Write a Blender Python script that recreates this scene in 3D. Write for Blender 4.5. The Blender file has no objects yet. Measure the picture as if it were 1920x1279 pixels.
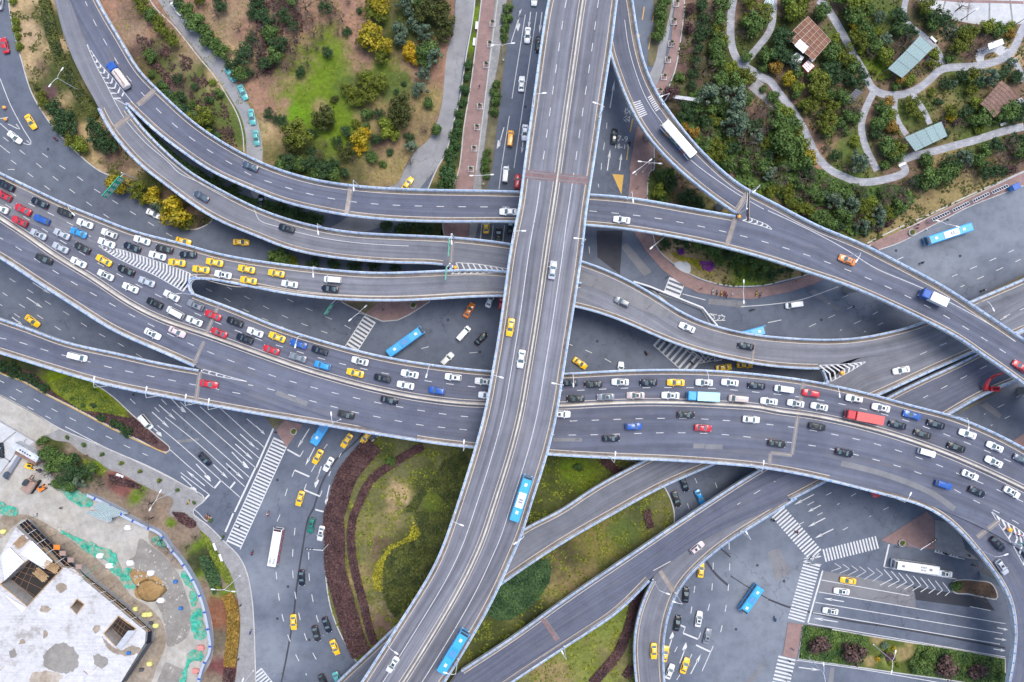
import bpy, bmesh, math, random
from mathutils import Vector, Matrix, noise
from mathutils.bvhtree import BVHTree
from mathutils.geometry import delaunay_2d_cdt, tessellate_polygon
R = math.radians
random.seed(7)
SC = bpy.context.scene
COL = SC.collection
HC, S, CX, CY = 200.0, 0.155, 960.0, 639.5      # camera height, metres per photo pixel on the ground

# ---------------------------------------------------------------- camera, sky, sun, exposure
cam = bpy.data.objects.new('camera', bpy.data.cameras.new('camera'))
COL.objects.link(cam)
cam.location = (0, 0, HC)
cam.data.sensor_width = 36.0
cam.data.lens = 36.0 * HC / (1920 * S)
cam.data.clip_end = 3000
SC.camera = cam
SUN_EL, SUN_AZ = 68.0, 38.0
world = bpy.data.worlds.new('World'); SC.world = world; world.use_nodes = True
wn = world.node_tree.nodes; wl = world.node_tree.links
sky = wn.new('ShaderNodeTexSky'); sky.sky_type = 'NISHITA'; sky.sun_disc = False
sky.sun_elevation = R(SUN_EL); sky.sun_rotation = R(SUN_AZ)
sky.air_density = 1.0; sky.dust_density = 2.5; sky.ozone_density = 1.0
wl.new(sky.outputs[0], wn['Background'].inputs[0]); wn['Background'].inputs[1].default_value = 0.135
sun = bpy.data.objects.new('sun', bpy.data.lights.new('sun', 'SUN')); COL.objects.link(sun)
sun.data.energy = 1.25; sun.data.angle = R(32); sun.data.color = (1, .975, .94)
az = R(SUN_AZ); d = Vector((math.sin(az) * math.cos(R(SUN_EL)), math.cos(az) * math.cos(R(SUN_EL)), math.sin(R(SUN_EL))))
sun.rotation_euler = d.to_track_quat('Z', 'Y').to_euler()
sun.location = (0, 0, 260)
SC.view_settings.view_transform = 'Standard'; SC.view_settings.look = 'None'
SC.view_settings.exposure = 1.0; SC.view_settings.gamma = 1.0
SC.view_settings.use_curve_mapping = False

# ---------------------------------------------------------------- helpers
def W(px, py, z=0.0):
    k = S * (HC - z) / HC
    return Vector(((px - CX) * k, -(py - CY) * k, z))
def PX(v):
    k = S * (HC - v[2]) / HC
    return (v[0] / k + CX, CY - v[1] / k)
def P(s):
    """'CR:x,y x,y;CR:...'  C, R = column and row of a 480 x 320 survey tile, x, y in quarter pixels."""
    out = []
    for seg in s.split(';'):
        seg = seg.strip()
        if not seg: continue
        t, c = seg.split(':')
        ox, oy = int(t[0]) * 480, int(t[1]) * 320
        for q in c.split():
            x, y = q.split(',')[:2]
            out.append((ox + float(x) / 4, oy + float(y) / 4))
    return out
def dist(a, b): return math.hypot(a[0] - b[0], a[1] - b[1])
def spline(pts, step=5.0, closed=False, n=None):
    pts = list(pts)
    if len(pts) == 2 and not closed: dense = [(pts[0][0] + (pts[1][0] - pts[0][0]) * i / 20, pts[0][1] + (pts[1][1] - pts[0][1]) * i / 20) for i in range(21)]
    else:
        m = len(pts); dense = []
        for i in range(m if closed else m - 1):
            if closed: p0, p1, p2, p3 = pts[i - 1], pts[i], pts[(i + 1) % m], pts[(i + 2) % m]
            else:
                p1, p2 = pts[i], pts[i + 1]
                p0 = pts[i - 1] if i else (2 * p1[0] - p2[0], 2 * p1[1] - p2[1])
                p3 = pts[i + 2] if i + 2 < m else (2 * p2[0] - p1[0], 2 * p2[1] - p1[1])
            ta = [0]
            for a, b in ((p0, p1), (p1, p2), (p2, p3)): ta.append(ta[-1] + max(dist(a, b), 1e-3) ** .5)
            for k in range(12):
                t = ta[1] + (ta[2] - ta[1]) * k / 12
                v = []
                for c in (0, 1):
                    A1 = (ta[1] - t) / (ta[1] - ta[0]) * p0[c] + (t - ta[0]) / (ta[1] - ta[0]) * p1[c]
                    A2 = (ta[2] - t) / (ta[2] - ta[1]) * p1[c] + (t - ta[1]) / (ta[2] - ta[1]) * p2[c]
                    A3 = (ta[3] - t) / (ta[3] - ta[2]) * p2[c] + (t - ta[2]) / (ta[3] - ta[2]) * p3[c]
                    B1 = (ta[2] - t) / (ta[2] - ta[0]) * A1 + (t - ta[0]) / (ta[2] - ta[0]) * A2
                    B2 = (ta[3] - t) / (ta[3] - ta[1]) * A2 + (t - ta[1]) / (ta[3] - ta[1]) * A3
                    v.append((ta[2] - t) / (ta[2] - ta[1]) * B1 + (t - ta[1]) / (ta[2] - ta[1]) * B2)
                dense.append(tuple(v))
        dense.append(pts[0] if closed else pts[-1])
    return resample(dense, step, n)
def resample(d, step=5.0, n=None):
    acc = [0.0]
    for a, b in zip(d, d[1:]): acc.append(acc[-1] + dist(a, b))
    L = acc[-1]; n = n or max(2, int(round(L / step)) + 1)
    out = []; j = 0
    for i in range(n):
        s = L * i / (n - 1)
        while j < len(d) - 2 and acc[j + 1] < s: j += 1
        f = (s - acc[j]) / max(acc[j + 1] - acc[j], 1e-9); f = min(max(f, 0), 1)
        out.append((d[j][0] + (d[j + 1][0] - d[j][0]) * f, d[j][1] + (d[j + 1][1] - d[j][1]) * f))
    return out
def smooth(pl, it=18):
    pl = list(pl)
    if len(pl) < 5: return pl
    for _ in range(it):
        pl = [pl[0]] + [((a[0] + 2 * b[0] + c[0]) / 4, (a[1] + 2 * b[1] + c[1]) / 4) for a, b, c in zip(pl, pl[1:], pl[2:])] + [pl[-1]]
    return pl
def normals(pl):
    out = []
    for i in range(len(pl)):
        a, b = pl[max(i - 1, 0)], pl[min(i + 1, len(pl) - 1)]
        L = dist(a, b) or 1
        out.append((-(b[1] - a[1]) / L, (b[0] - a[0]) / L))      # right-hand side of travel in the photo (y down)
    return out
def offset(pl, o):
    return [(p[0] + n[0] * o, p[1] + n[1] * o) for p, n in zip(pl, normals(pl))]
def inpoly(p, poly):
    x, y = p; c = False; j = len(poly) - 1
    for i in range(len(poly)):
        a, b = poly[i], poly[j]
        if (a[1] > y) != (b[1] > y) and x < (b[0] - a[0]) * (y - a[1]) / (b[1] - a[1]) + a[0]: c = not c
        j = i
    return c

class MB:
    """collects faces, builds ONE mesh object"""
    def __init__(s): s.v = []; s.f = []; s.m = []; s.uv = None; s.col = None
    def vert(s, p): s.v.append(tuple(p)); return len(s.v) - 1
    def face(s, pts, mi=0):
        i0 = len(s.v); s.v += [tuple(p) for p in pts]; s.f.append(tuple(range(i0, i0 + len(pts)))); s.m.append(mi)
    def fi(s, idx, mi=0): s.f.append(tuple(idx)); s.m.append(mi)
    def box(s, c, h, M=None, mi=0, top=1.0):
        i0 = len(s.v)
        for sz in (-1, 1):
            for sx, sy in ((-1, -1), (1, -1), (1, 1), (-1, 1)):
                k = top if sz > 0 else 1
                p = Vector((c[0] + sx * h[0] * k, c[1] + sy * h[1] * k, c[2] + sz * h[2]))
                s.v.append(tuple(M @ p if M else p))
        for q in ((3, 2, 1, 0), (4, 5, 6, 7), (0, 1, 5, 4), (1, 2, 6, 5), (2, 3, 7, 6), (3, 0, 4, 7)):
            s.f.append(tuple(i0 + k for k in q)); s.m.append(mi)
    def tube(s, pts, rad, n=6, mi=0, cap=True):
        pts = [Vector(p) for p in pts]; rings = []
        for i, p in enumerate(pts):
            t = (pts[min(i + 1, len(pts) - 1)] - pts[max(i - 1, 0)]).normalized()
            u = t.orthogonal().normalized() if i == 0 else (u - t * u.dot(t)).normalized()
            w = t.cross(u); r = rad[i] if hasattr(rad, '__len__') else rad
            rings.append([s.vert(p + (u * math.cos(2 * math.pi * k / n) + w * math.sin(2 * math.pi * k / n)) * r) for k in range(n)])
        for a, b in zip(rings, rings[1:]):
            for k in range(n): s.fi((a[k], a[(k + 1) % n], b[(k + 1) % n], b[k]), mi)
        if cap: s.fi(rings[0][::-1], mi); s.fi(rings[-1], mi)
    def loft(s, rings, mi=0, cap=True, closed=True):
        idx = [[s.vert(p) for p in r] for r in rings]; n = len(idx[0])
        for a, b in zip(idx, idx[1:]):
            for k in range(n if closed else n - 1): s.fi((a[k], a[(k + 1) % n], b[(k + 1) % n], b[k]), mi)
        if cap: s.fi(idx[0][::-1], mi); s.fi(idx[-1], mi)
    def mesh(s, name, mats, smooth=False):
        me = bpy.data.meshes.new(name); me.from_pydata(s.v, [], s.f)
        for m in (mats if isinstance(mats, (list, tuple)) else [mats]): me.materials.append(m)
        if any(s.m): me.polygons.foreach_set('material_index', s.m)
        if smooth: me.polygons.foreach_set('use_smooth', [True] * len(me.polygons))
        if s.uv:
            l = me.uv_layers.new(name='UVMap')
            for lp in me.loops: l.data[lp.index].uv = s.uv[lp.vertex_index]
        if s.col:
            a = me.color_attributes.new('Col', 'FLOAT_COLOR', 'POINT')
            for i, c in enumerate(s.col): a.data[i].color = (c[0], c[1], c[2], 1)
        me.update(); return me
    def build(s, name, mats, parent=None, smooth=False, wl=None):
        me = s.mesh(name, mats, smooth)
        if wl is not None: me.transform(Matrix.Translation(-Vector(wl)))
        return link(name, me, parent)
def link(name, me, parent=None):
    o = bpy.data.objects.new(name, me); COL.objects.link(o)
    if parent: o.parent = parent
    return o
def tag(o, label=None, cat=None, group=None, kind=None):
    if label: o['label'] = label
    if cat: o['category'] = cat
    if group: o['group'] = group
    if kind: o['kind'] = kind
    return o
def root(name, loc, label, cat, group=None, rz=0.0):
    o = bpy.data.objects.new(name, None); COL.objects.link(o); o.location = loc; o.rotation_euler = (0, 0, rz)
    o.empty_display_size = .5
    return tag(o, label, cat, group)

# ---------------------------------------------------------------- materials
def newmat(name):
    m = bpy.data.materials.new(name); m.use_nodes = True
    return m, m.node_tree.nodes, m.node_tree.links, m.node_tree.nodes['Principled BSDF']
def plain(name, c, rough=.6, metal=0.0, coat=0.0, spec=None):
    m, n, l, b = newmat(name)
    tc = n.new('ShaderNodeTexCoord'); no = n.new('ShaderNodeTexNoise'); no.inputs['Scale'].default_value = 3.0; no.inputs['Detail'].default_value = 4
    l.new(tc.outputs['Object'], no.inputs['Vector'])
    r = n.new('ShaderNodeValToRGB'); r.color_ramp.elements[0].position = .3; r.color_ramp.elements[1].position = .7
    r.color_ramp.elements[0].color = (c[0] * .86, c[1] * .86, c[2] * .86, 1); r.color_ramp.elements[1].color = (min(c[0] * 1.1, 1), min(c[1] * 1.1, 1), min(c[2] * 1.1, 1), 1)
    l.new(no.outputs['Fac'], r.inputs['Fac']); l.new(r.outputs['Color'], b.inputs['Base Color'])
    b.inputs['Roughness'].default_value = rough; b.inputs['Metallic'].default_value = metal; b.inputs['Coat Weight'].default_value = coat
    b.inputs['Coat Roughness'].default_value = .08
    if spec is not None: b.inputs['Specular IOR Level'].default_value = spec
    return m
def nz(n, l, vec, scale, detail=5, rough=.55, stretch=(1, 1, 1)):
    mp = n.new('ShaderNodeMapping'); mp.inputs['Scale'].default_value = stretch; l.new(vec, mp.inputs['Vector'])
    t = n.new('ShaderNodeTexNoise'); t.inputs['Scale'].default_value = scale; t.inputs['Detail'].default_value = detail; t.inputs['Roughness'].default_value = rough
    l.new(mp.outputs['Vector'], t.inputs['Vector']); return t.outputs['Fac']
def ramp(n, l, fac, stops):
    r = n.new('ShaderNodeValToRGB'); e = r.color_ramp.elements
    while len(e) < len(stops): e.new(.5)
    for k, (p, c) in enumerate(stops): e[k].position = p; e[k].color = (c[0], c[1], c[2], 1)
    l.new(fac, r.inputs['Fac']); return r.outputs['Color']
def mixc(n, l, a, b, fac, mode='MIX'):
    m = n.new('ShaderNodeMix'); m.data_type = 'RGBA'; m.blend_type = mode
    for s_, v in ((0, fac), (6, a), (7, b)):
        if hasattr(v, 'is_output'): l.new(v, m.inputs[s_])
        elif s_ == 0: m.inputs[0].default_value = v
        else: m.inputs[s_].default_value = (v[0], v[1], v[2], 1)
    return m.outputs[2]
G = lambda v: (v, v, v)
def bump(n, l, b, fac, st, dd=.05):
    k = n.new('ShaderNodeBump'); k.inputs['Strength'].default_value = st; k.inputs['Distance'].default_value = dd
    l.new(fac, k.inputs['Height']); l.new(k.outputs['Normal'], b.inputs['Normal'])
def asphalt(name, dark, light, uv=False, streak=.5, dust=(.2, .175, .15)):
    m, n, l, b = newmat(name); tc = n.new('ShaderNodeTexCoord'); v = tc.outputs['Object']
    big = nz(n, l, v, .035, 6, .6); c = ramp(n, l, big, [(.3, dark), (.7, light)])
    mid = nz(n, l, v, .28, 6, .7); c = mixc(n, l, c, ramp(n, l, mid, [(.3, G(.8)), (.5, G(1)), (.75, G(1.15))]), .6 if uv else .85, 'MULTIPLY')
    fine = nz(n, l, v, 5, 3, .7); c = mixc(n, l, c, ramp(n, l, fine, [(.3, G(.8)), (.7, G(1.2))]), .7, 'MULTIPLY')
    if uv:
        st = nz(n, l, tc.outputs['UV'], 1.0, 4, .6, (.75, .012, 1)); c = mixc(n, l, c, ramp(n, l, st, [(.34, G(.6)), (.5, G(1)), (.64, G(1.45))]), streak, 'MULTIPLY')
        s2 = nz(n, l, tc.outputs['UV'], 1.0, 3, .6, (.3, .05, 1)); c = mixc(n, l, c, dust, ramp(n, l, s2, [(.55, G(0)), (.85, G(.5))]))
    else:
        pa = n.new('ShaderNodeVertexColor'); pa.layer_name = 'Col'; sp = n.new('ShaderNodeSeparateColor'); l.new(pa.outputs['Color'], sp.inputs[0])
        if name == 'ground_asphalt': c = mixc(n, l, c, mixc(n, l, c, (1.62, 1.56, 1.42), 1.0, 'MULTIPLY'), sp.outputs[0])
        vo = n.new('ShaderNodeTexVoronoi'); vo.feature = 'DISTANCE_TO_EDGE'; vo.inputs['Scale'].default_value = .07; wv = n.new('ShaderNodeVectorMath'); wv.operation = 'ADD'
        nv = n.new('ShaderNodeTexNoise'); nv.inputs['Scale'].default_value = .5; nv.inputs['Detail'].default_value = 5; l.new(v, nv.inputs['Vector']); l.new(v, wv.inputs[0]); sc_ = n.new('ShaderNodeVectorMath'); sc_.operation = 'SCALE'; sc_.inputs['Scale'].default_value = 4.0; l.new(nv.outputs['Color'], sc_.inputs[0]); l.new(sc_.outputs[0], wv.inputs[1]); l.new(wv.outputs[0], vo.inputs['Vector'])
        ck = ramp(n, l, vo.outputs['Distance'], [(.0, G(.55)), (.012, G(1))]); c = mixc(n, l, c, ck, ramp(n, l, nz(n, l, v, .05, 3), [(.45, G(0)), (.6, G(.8))]), 'MULTIPLY')
        st = nz(n, l, v, .09, 5, .75); c = mixc(n, l, c, dust, ramp(n, l, st, [(.6, G(0)), (.9, G(.4))]))
    l.new(c, b.inputs['Base Color']); b.inputs['Roughness'].default_value = .85; b.inputs['Specular IOR Level'].default_value = .3
    bump(n, l, b, fine, .25, .02); return m
def earthy(name, fine_scale=1.2, amount=.5, col=None, rough=.95):
    """colour attribute (what grows where) times natural grain"""
    m, n, l, b = newmat(name); tc = n.new('ShaderNodeTexCoord'); v = tc.outputs['Object']
    if col is None:
        a = n.new('ShaderNodeVertexColor'); a.layer_name = 'Col'; c = a.outputs['Color']
    else: c = ramp(n, l, nz(n, l, v, .12, 5, .65), [(.3, col[0]), (.7, col[1])])
    f1 = nz(n, l, v, fine_scale, 6, .75); c = mixc(n, l, c, ramp(n, l, f1, [(.25, G(.45)), (.5, G(1)), (.75, G(1.6))]), amount, 'MULTIPLY')
    f2 = nz(n, l, v, fine_scale * .22, 5, .7); c = mixc(n, l, c, ramp(n, l, f2, [(.3, (.7, .66, .6)), (.5, G(1)), (.7, (1.25, 1.2, 1.05))]), amount, 'MULTIPLY')
    l.new(c, b.inputs['Base Color']); b.inputs['Roughness'].default_value = rough; b.inputs['Specular IOR Level'].default_value = .15
    bump(n, l, b, f1, .6, .15); return m
def tiles_mat(name, c1, c2, mortar, scale, bw=.5, rh=.25):
    m, n, l, b = newmat(name); tc = n.new('ShaderNodeTexCoord')
    br = n.new('ShaderNodeTexBrick'); br.inputs['Scale'].default_value = scale; br.inputs['Color1'].default_value = (*c1, 1); br.inputs['Color2'].default_value = (*c2, 1)
    br.inputs['Mortar'].default_value = (*mortar, 1); br.inputs['Mortar Size'].default_value = .03; br.inputs['Brick Width'].default_value = bw; br.inputs['Row Height'].default_value = rh
    l.new(tc.outputs['Object'], br.inputs['Vector'])
    c = mixc(n, l, br.outputs['Color'], ramp(n, l, nz(n, l, tc.outputs['Object'], .35, 5, .7), [(.3, G(.72)), (.7, G(1.25))]), .8, 'MULTIPLY')
    l.new(c, b.inputs['Base Color']); b.inputs['Roughness'].default_value = .85; return m
def leafy(name, ca, cb):
    """leaves: two natural leaf colours, picked per clump by the mesh's clump value"""
    m, n, l, b = newmat(name); a = n.new('ShaderNodeVertexColor'); a.layer_name = 'Col'
    sp = n.new('ShaderNodeSeparateColor'); l.new(a.outputs['Color'], sp.inputs[0])
    c = mixc(n, l, ca, cb, sp.outputs[0])
    mu = n.new('ShaderNodeMix'); mu.data_type = 'RGBA'; mu.blend_type = 'MULTIPLY'; mu.inputs[0].default_value = 1
    l.new(c, mu.inputs[6]); cm = n.new('ShaderNodeCombineColor')
    for k in range(3): l.new(sp.outputs[1], cm.inputs[k])
    l.new(cm.outputs[0], mu.inputs[7]); l.new(mu.outputs[2], b.inputs['Base Color'])
    b.inputs['Roughness'].default_value = .6; b.inputs['Specular IOR Level'].default_value = .25
    return m
def paint_wear(name, c, wear, scale=1.6):
    m, n, l, b = newmat(name); tc = n.new('ShaderNodeTexCoord'); f = nz(n, l, tc.outputs['Object'], scale, 5, .75)
    l.new(ramp(n, l, f, [(.32, wear), (.47, c)]), b.inputs['Base Color']); b.inputs['Roughness'].default_value = .7; return m
M = {}
M['deck'] = asphalt('deck_asphalt', (.086, .094, .128), (.119, .128, .163), True, .45)
M['deck_top'] = asphalt('worn_deck_asphalt', (.125, .128, .150), (.170, .172, .195), True, .85)
M['deck_pale'] = asphalt('pale_deck_asphalt', (.125, .13, .15), (.178, .182, .202), True, .5)
M['ground_asphalt'] = asphalt('ground_asphalt', (.082, .096, .127), (.128, .146, .182), False)
M['pale_asphalt'] = asphalt('pale_road_asphalt', (.165, .185, .215), (.225, .245, .275))
M['patch_light'] = asphalt('patched_asphalt', (.15, .15, .16), (.2, .2, .205), False)
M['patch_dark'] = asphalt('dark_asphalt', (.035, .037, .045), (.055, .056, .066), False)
M['side_asphalt'] = asphalt('side_road_asphalt', (.20, .20, .208), (.28, .28, .285), False)
M['concrete'] = earthy('viaduct_concrete', .8, .35, ((.30, .285, .27), (.42, .405, .39)), .85)
M['parapet'] = earthy('parapet_concrete', .9, .5, ((.40, .42, .46), (.60, .62, .65)), .7)
M['median'] = earthy('median_concrete', .7, .45, ((.42, .37, .31), (.60, .55, .48)), .8)
M['gutter'] = earthy('dusty_gutter', .9, .6, ((.13, .112, .10), (.22, .19, .165)), .9)
M['rail_blue'] = plain('rail_blue_paint', (.14, .33, .62), .4, .2)
M['white_line'] = paint_wear('white_road_paint', (.56, .56, .55), (.30, .30, .31))
M['white_worn'] = paint_wear('worn_white_road_paint', (.42, .42, .42), (.16, .16, .17), 1.1)
M['cream_line'] = paint_wear('cream_road_paint', (.52, .46, .39), (.27, .24, .21))
M['yellow_line'] = paint_wear('yellow_road_paint', (.52, .31, .06), (.22, .17, .09))
M['joint'] = earthy('joint_concrete', 1.5, .5, ((.24, .20, .175), (.34, .30, .27)), .9)
M['joint_red'] = earthy('joint_reddish', 1.5, .5, ((.17, .115, .12), (.24, .165, .165)), .9)
M['kerb'] = earthy('kerb_stone', 1.2, .3, ((.36, .355, .35), (.48, .475, .465)), .8)
M['earth'] = earthy('earth_and_grass', 1.0, .75)
M['rough'] = earthy('base_ground', .4, .7, ((.10, .09, .055), (.17, .15, .09)))
M['brick'] = tiles_mat('reddish_pavers', (.235, .145, .13), (.29, .185, .165), (.19, .13, .12), 1.4)
M['grey_pave'] = tiles_mat('grey_pavers', (.24, .235, .235), (.31, .305, .30), (.17, .165, .16), 1.2)
M['park_pave'] = tiles_mat('park_path_pavers', (.36, .365, .385), (.27, .275, .30), (.24, .24, .25), .7, .9, .45)
M['plaza'] = earthy('pale_plaza_slabs', .5, .3, ((.40, .41, .42), (.50, .505, .515)), .8)
M['site'] = earthy('site_concrete', .5, .4, ((.30, .28, .245), (.42, .40, .365)), .9)
M['slab'] = None
M['steel_white'] = plain('white_painted_steel', (.72, .73, .75), .4, .1)
M['steel_dark'] = plain('dark_steel', (.06, .06, .065), .5, .4)
M['sign_green'] = plain('green_sign_face', (.02, .46, .28), .4)
M['white'] = plain('white_plastic', (.75, .75, .75), .5)
M['black'] = plain('black_rubber', (.015, .015, .016), .8)
M['glass'] = plain('dark_window_glass', (.035, .045, .05), .08, 0, .5)
M['glass_teal'] = plain('tinted_windscreen', (.10, .15, .155), .1, 0, .6)
M['lamp_red'] = plain('red_tail_lens', (.4, .01, .012), .2)
M['lamp_clear'] = plain('clear_head_lens', (.7, .72, .75), .15)
M['tyre'] = M['black']
M['rim'] = plain('alloy_rim', (.45, .45, .47), .35, .7)
M['bark'] = earthy('bark', 3, .6, ((.07, .05, .035), (.13, .10, .075)))
M['twig_dark'] = plain('dark_bare_twigs', (.135, .10, .085), .9)
M['twig'] = plain('bare_twigs', (.25, .18, .14), .9)
M['skin'] = plain('skin', (.5, .3, .22), .6); M['hair'] = plain('dark_hair', (.012, .01, .01), .7)
for k, c in dict(navy=(.012, .016, .03), dark=(.012, .013, .017), steel=(.045, .065, .105), silver=(.42, .44, .48), grey=(.2, .21, .24), white=(.80, .80, .80), red=(.5, .012, .025), yellow=(.86, .5, .006), blue=(.012, .085, .36), sky=(.025, .27, .62), orange=(.75, .2, .012), teal=(.09, .38, .37), green=(.008, .16, .11), beige=(.5, .42, .38), maroon=(.09, .01, .018), busblue=(.045, .36, .72), palebox=(.38, .66, .76), pink=(.62, .5, .5), rust=(.33, .22, .17), truckred=(.5, .03, .035), boxred=(.62, .1, .085), amber=(.85, .36, .006), offwhite=(.66, .655, .63), char=(.028, .028, .03)).items():
    M['p_' + k] = plain(k + '_paint', c, .3, 0, .25 if max(c) < .1 else .6, .25 if max(c) < .1 else .5)
LEAF = {'dk': ((.020, .050, .019), (.055, .105, .033)), 'gr': ((.038, .082, .02), (.105, .165, .034)), 'ol': ((.06, .085, .012), (.175, .195, .018)), 'od': ((.034, .048, .012), (.09, .10, .02)),
        'ye': ((.15, .15, .012), (.40, .29, .012)), 'yb': ((.33, .21, .01), (.56, .36, .014)), 'lm': ((.075, .12, .015), (.19, .22, .02)), 'bl': ((.055, .10, .065), (.15, .20, .12)),
        'br': ((.095, .075, .052), (.175, .135, .095)), 'or': ((.17, .11, .02), (.29, .17, .03)), 'pu': ((.048, .024, .027), (.10, .052, .048)), 'pb': ((.07, .04, .036), (.14, .085, .072)), 'hb': ((.022, .062, .022), (.06, .115, .028)), 'fy': ((.16, .16, .012), (.36, .32, .02)), 'fp': ((.10, .02, .14), (.2, .05, .22))}
for k, (a, b_) in LEAF.items(): M['leaf_' + k] = leafy('foliage_' + k, a, b_)
# ---------------------------------------------------------------- viaducts
DECKS = {}
class Deck:
    def __init__(s, key, name, label, L, Rr, zs, thick=1.9, mat='deck', lift=0.0):
        """L, Rr: left and right outer edges in photo pixels along the deck; zs: (px, py, height) along it"""
        s.key, s.name = key, name
        def ext(pl):
            pl = list(pl); out = lambda p: p[0] < 0 or p[0] > 1920 or p[1] < 0 or p[1] > 1279
            if out(pl[0]): t = (pl[0][0] - pl[1][0], pl[0][1] - pl[1][1]); q = math.hypot(*t); pl.insert(0, (pl[0][0] + t[0] / q * 260, pl[0][1] + t[1] / q * 260))
            if out(pl[-1]): t = (pl[-1][0] - pl[-2][0], pl[-1][1] - pl[-2][1]); q = math.hypot(*t); pl.append((pl[-1][0] + t[0] / q * 260, pl[-1][1] + t[1] / q * 260))
            return pl
        if key in 'ABCGFI': L, Rr = ext(L), ext(Rr)
        n = max(12, int(sum(dist(a, b) for a, b in zip(L, L[1:])) / 6))
        s.L, s.R = smooth(spline(L, n=n)), smooth(spline(Rr, n=n)); s.n = n
        s.C = [((a[0] + b[0]) / 2, (a[1] + b[1]) / 2) for a, b in zip(s.L, s.R)]
        kn = []
        for x, y, z in zs:
            i = min(range(n), key=lambda k: dist(s.C[k], (x, y))); kn.append((i, z))
        kn.sort(); s.Z = []
        for i in range(n):
            if i <= kn[0][0]: z = kn[0][1]
            elif i >= kn[-1][0]: z = kn[-1][1]
            else:
                for (a, za), (b, zb) in zip(kn, kn[1:]):
                    if a <= i <= b:
                        f = (i - a) / max(b - a, 1); f = f * f * (3 - 2 * f); z = za + (zb - za) * f; break
            s.Z.append(z + lift)
        NA = 9; v = []; f = []; wv = []; uv = []; acc = 0
        for i in range(n):
            if i: acc += (W(*s.C[i], s.Z[i]) - W(*s.C[i - 1], s.Z[i - 1])).length
            wid = (W(*s.L[i], s.Z[i]) - W(*s.R[i], s.Z[i])).length
            for k in range(NA):
                t = k / (NA - 1); p = (s.L[i][0] + (s.R[i][0] - s.L[i][0]) * t, s.L[i][1] + (s.R[i][1] - s.L[i][1]) * t)
                v.append((p[0], p[1], s.Z[i])); wv.append(W(p[0], p[1], s.Z[i])); uv.append((t * wid + hash(key) % 1 , acc))
        for i in range(n - 1):
            for k in range(NA - 1):
                a = i * NA + k; f.append((a + NA, a + NA + 1, a + 1, a))
        s.bvh = BVHTree.FromPolygons([Vector(q) for q in v], f)
        s.wbvh = BVHTree.FromPolygons(wv, f)
        mid = n // 2; s.loc = W(*s.C[mid], 0)
        s.root = root(name, s.loc, label, 'viaduct')
        mb = MB(); mb.v = [tuple(q) for q in wv]; mb.f = f; mb.m = [0] * len(f); mb.uv = uv
        mb.build('road_surface', M[mat], s.root, wl=s.loc)
        sb = MB(); rings = []
        for i in range(n):
            A, B = W(*s.L[i], s.Z[i]), W(*s.R[i], s.Z[i]); u = (B - A); w = u.length; u.normalize(); z = Vector((0, 0, 1))
            e = min(2.0, w * .2)
            rings.append([A - z * .006, A - z * .45, A + u * e - z * .75, A + u * (e + .5) - z * thick, B - u * (e + .5) - z * thick, B - u * e - z * .75, B - z * .45, B - z * .006])
        sb.loft(rings, closed=False, cap=False); sb.build('deck_slab', M['concrete'], s.root, wl=s.loc)
        s.marks = {}; DECKS[key] = s
    def z(s, x, y, default=None):
        h = s.bvh.ray_cast(Vector((x, y, 500)), Vector((0, 0, -1)))[0]
        return h.z if h else default
    def zn(s, x, y):
        z = s.z(x, y)
        if z is None: z = s.Z[min(range(s.n), key=lambda k: dist(s.C[k], (x, y)))]
        return z
    def head(s, x, y):
        i = min(range(1, s.n - 1), key=lambda k: dist(s.C[k], (x, y)))
        a, b = s.C[i - 1], s.C[i + 1]; return math.degrees(math.atan2(-(b[1] - a[1]), b[0] - a[0]))
def ztop(x, y, keys=None, default=0.0):
    best = default
    for k in (keys or DECKS):
        z = DECKS[k].z(x, y)
        if z is not None and z > best: best = z
    return best
def m2p(z): return HC / (S * (HC - z))
def strip(mb, pl, w, zf, lift, dash=None, phase=0.0, o=0.0):
    """painted strip of width w metres along the pixel polyline; dash = (on, period) in pixels"""
    if dash:
        acc = [0.0]
        for a, b in zip(pl, pl[1:]): acc.append(acc[-1] + dist(a, b))
        q = -phase
        while q < acc[-1]:
            a, b = max(q, 0), min(q + dash[0], acc[-1])
            if b - a > 1:
                seg = []
                for k in range(4):
                    t = a + (b - a) * k / 3
                    j = max(0, min(len(acc) - 2, next((i for i in range(len(acc) - 1) if acc[i + 1] >= t), 0)))
                    f = (t - acc[j]) / max(acc[j + 1] - acc[j], 1e-6)
                    seg.append((pl[j][0] + (pl[j + 1][0] - pl[j][0]) * f, pl[j][1] + (pl[j + 1][1] - pl[j][1]) * f))
                strip(mb, seg, w, zf, lift)
            q += dash[1]
        return
    nn = normals(pl); prev = None
    for p, n in zip(pl, nn):
        z = zf(*p); h = w / 2 * m2p(z)
        a = (p[0] + n[0] * (o * m2p(z) - h), p[1] + n[1] * (o * m2p(z) - h)); b = (p[0] + n[0] * (o * m2p(z) + h), p[1] + n[1] * (o * m2p(z) + h))
        cur = (mb.vert(W(*a, z + lift)), mb.vert(W(*b, z + lift)))
        if prev: mb.fi((prev[0], prev[1], cur[1], cur[0]))
        prev = cur
SEPN = [0]
def dmark(key, mat, pts, w=.16, dash=None, phase=0, raw=False, keys=None, lift=.014):
    D = DECKS[key]; mid = mat
    if mat in ('joint', 'joint_red', 'patch_light'): SEPN[0] += 1; mid = (mat, SEPN[0])
    mb = D.marks.setdefault(mid, MB())
    pl = pts if raw else smooth(spline(pts, 5), 10)
    keys = keys or [key]
    strip(mb, pl, w, lambda x, y: max([q for q in (DECKS[k].z(x, y) for k in keys) if q is not None] or [D.zn(x, y)]), lift, dash, phase)
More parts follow.
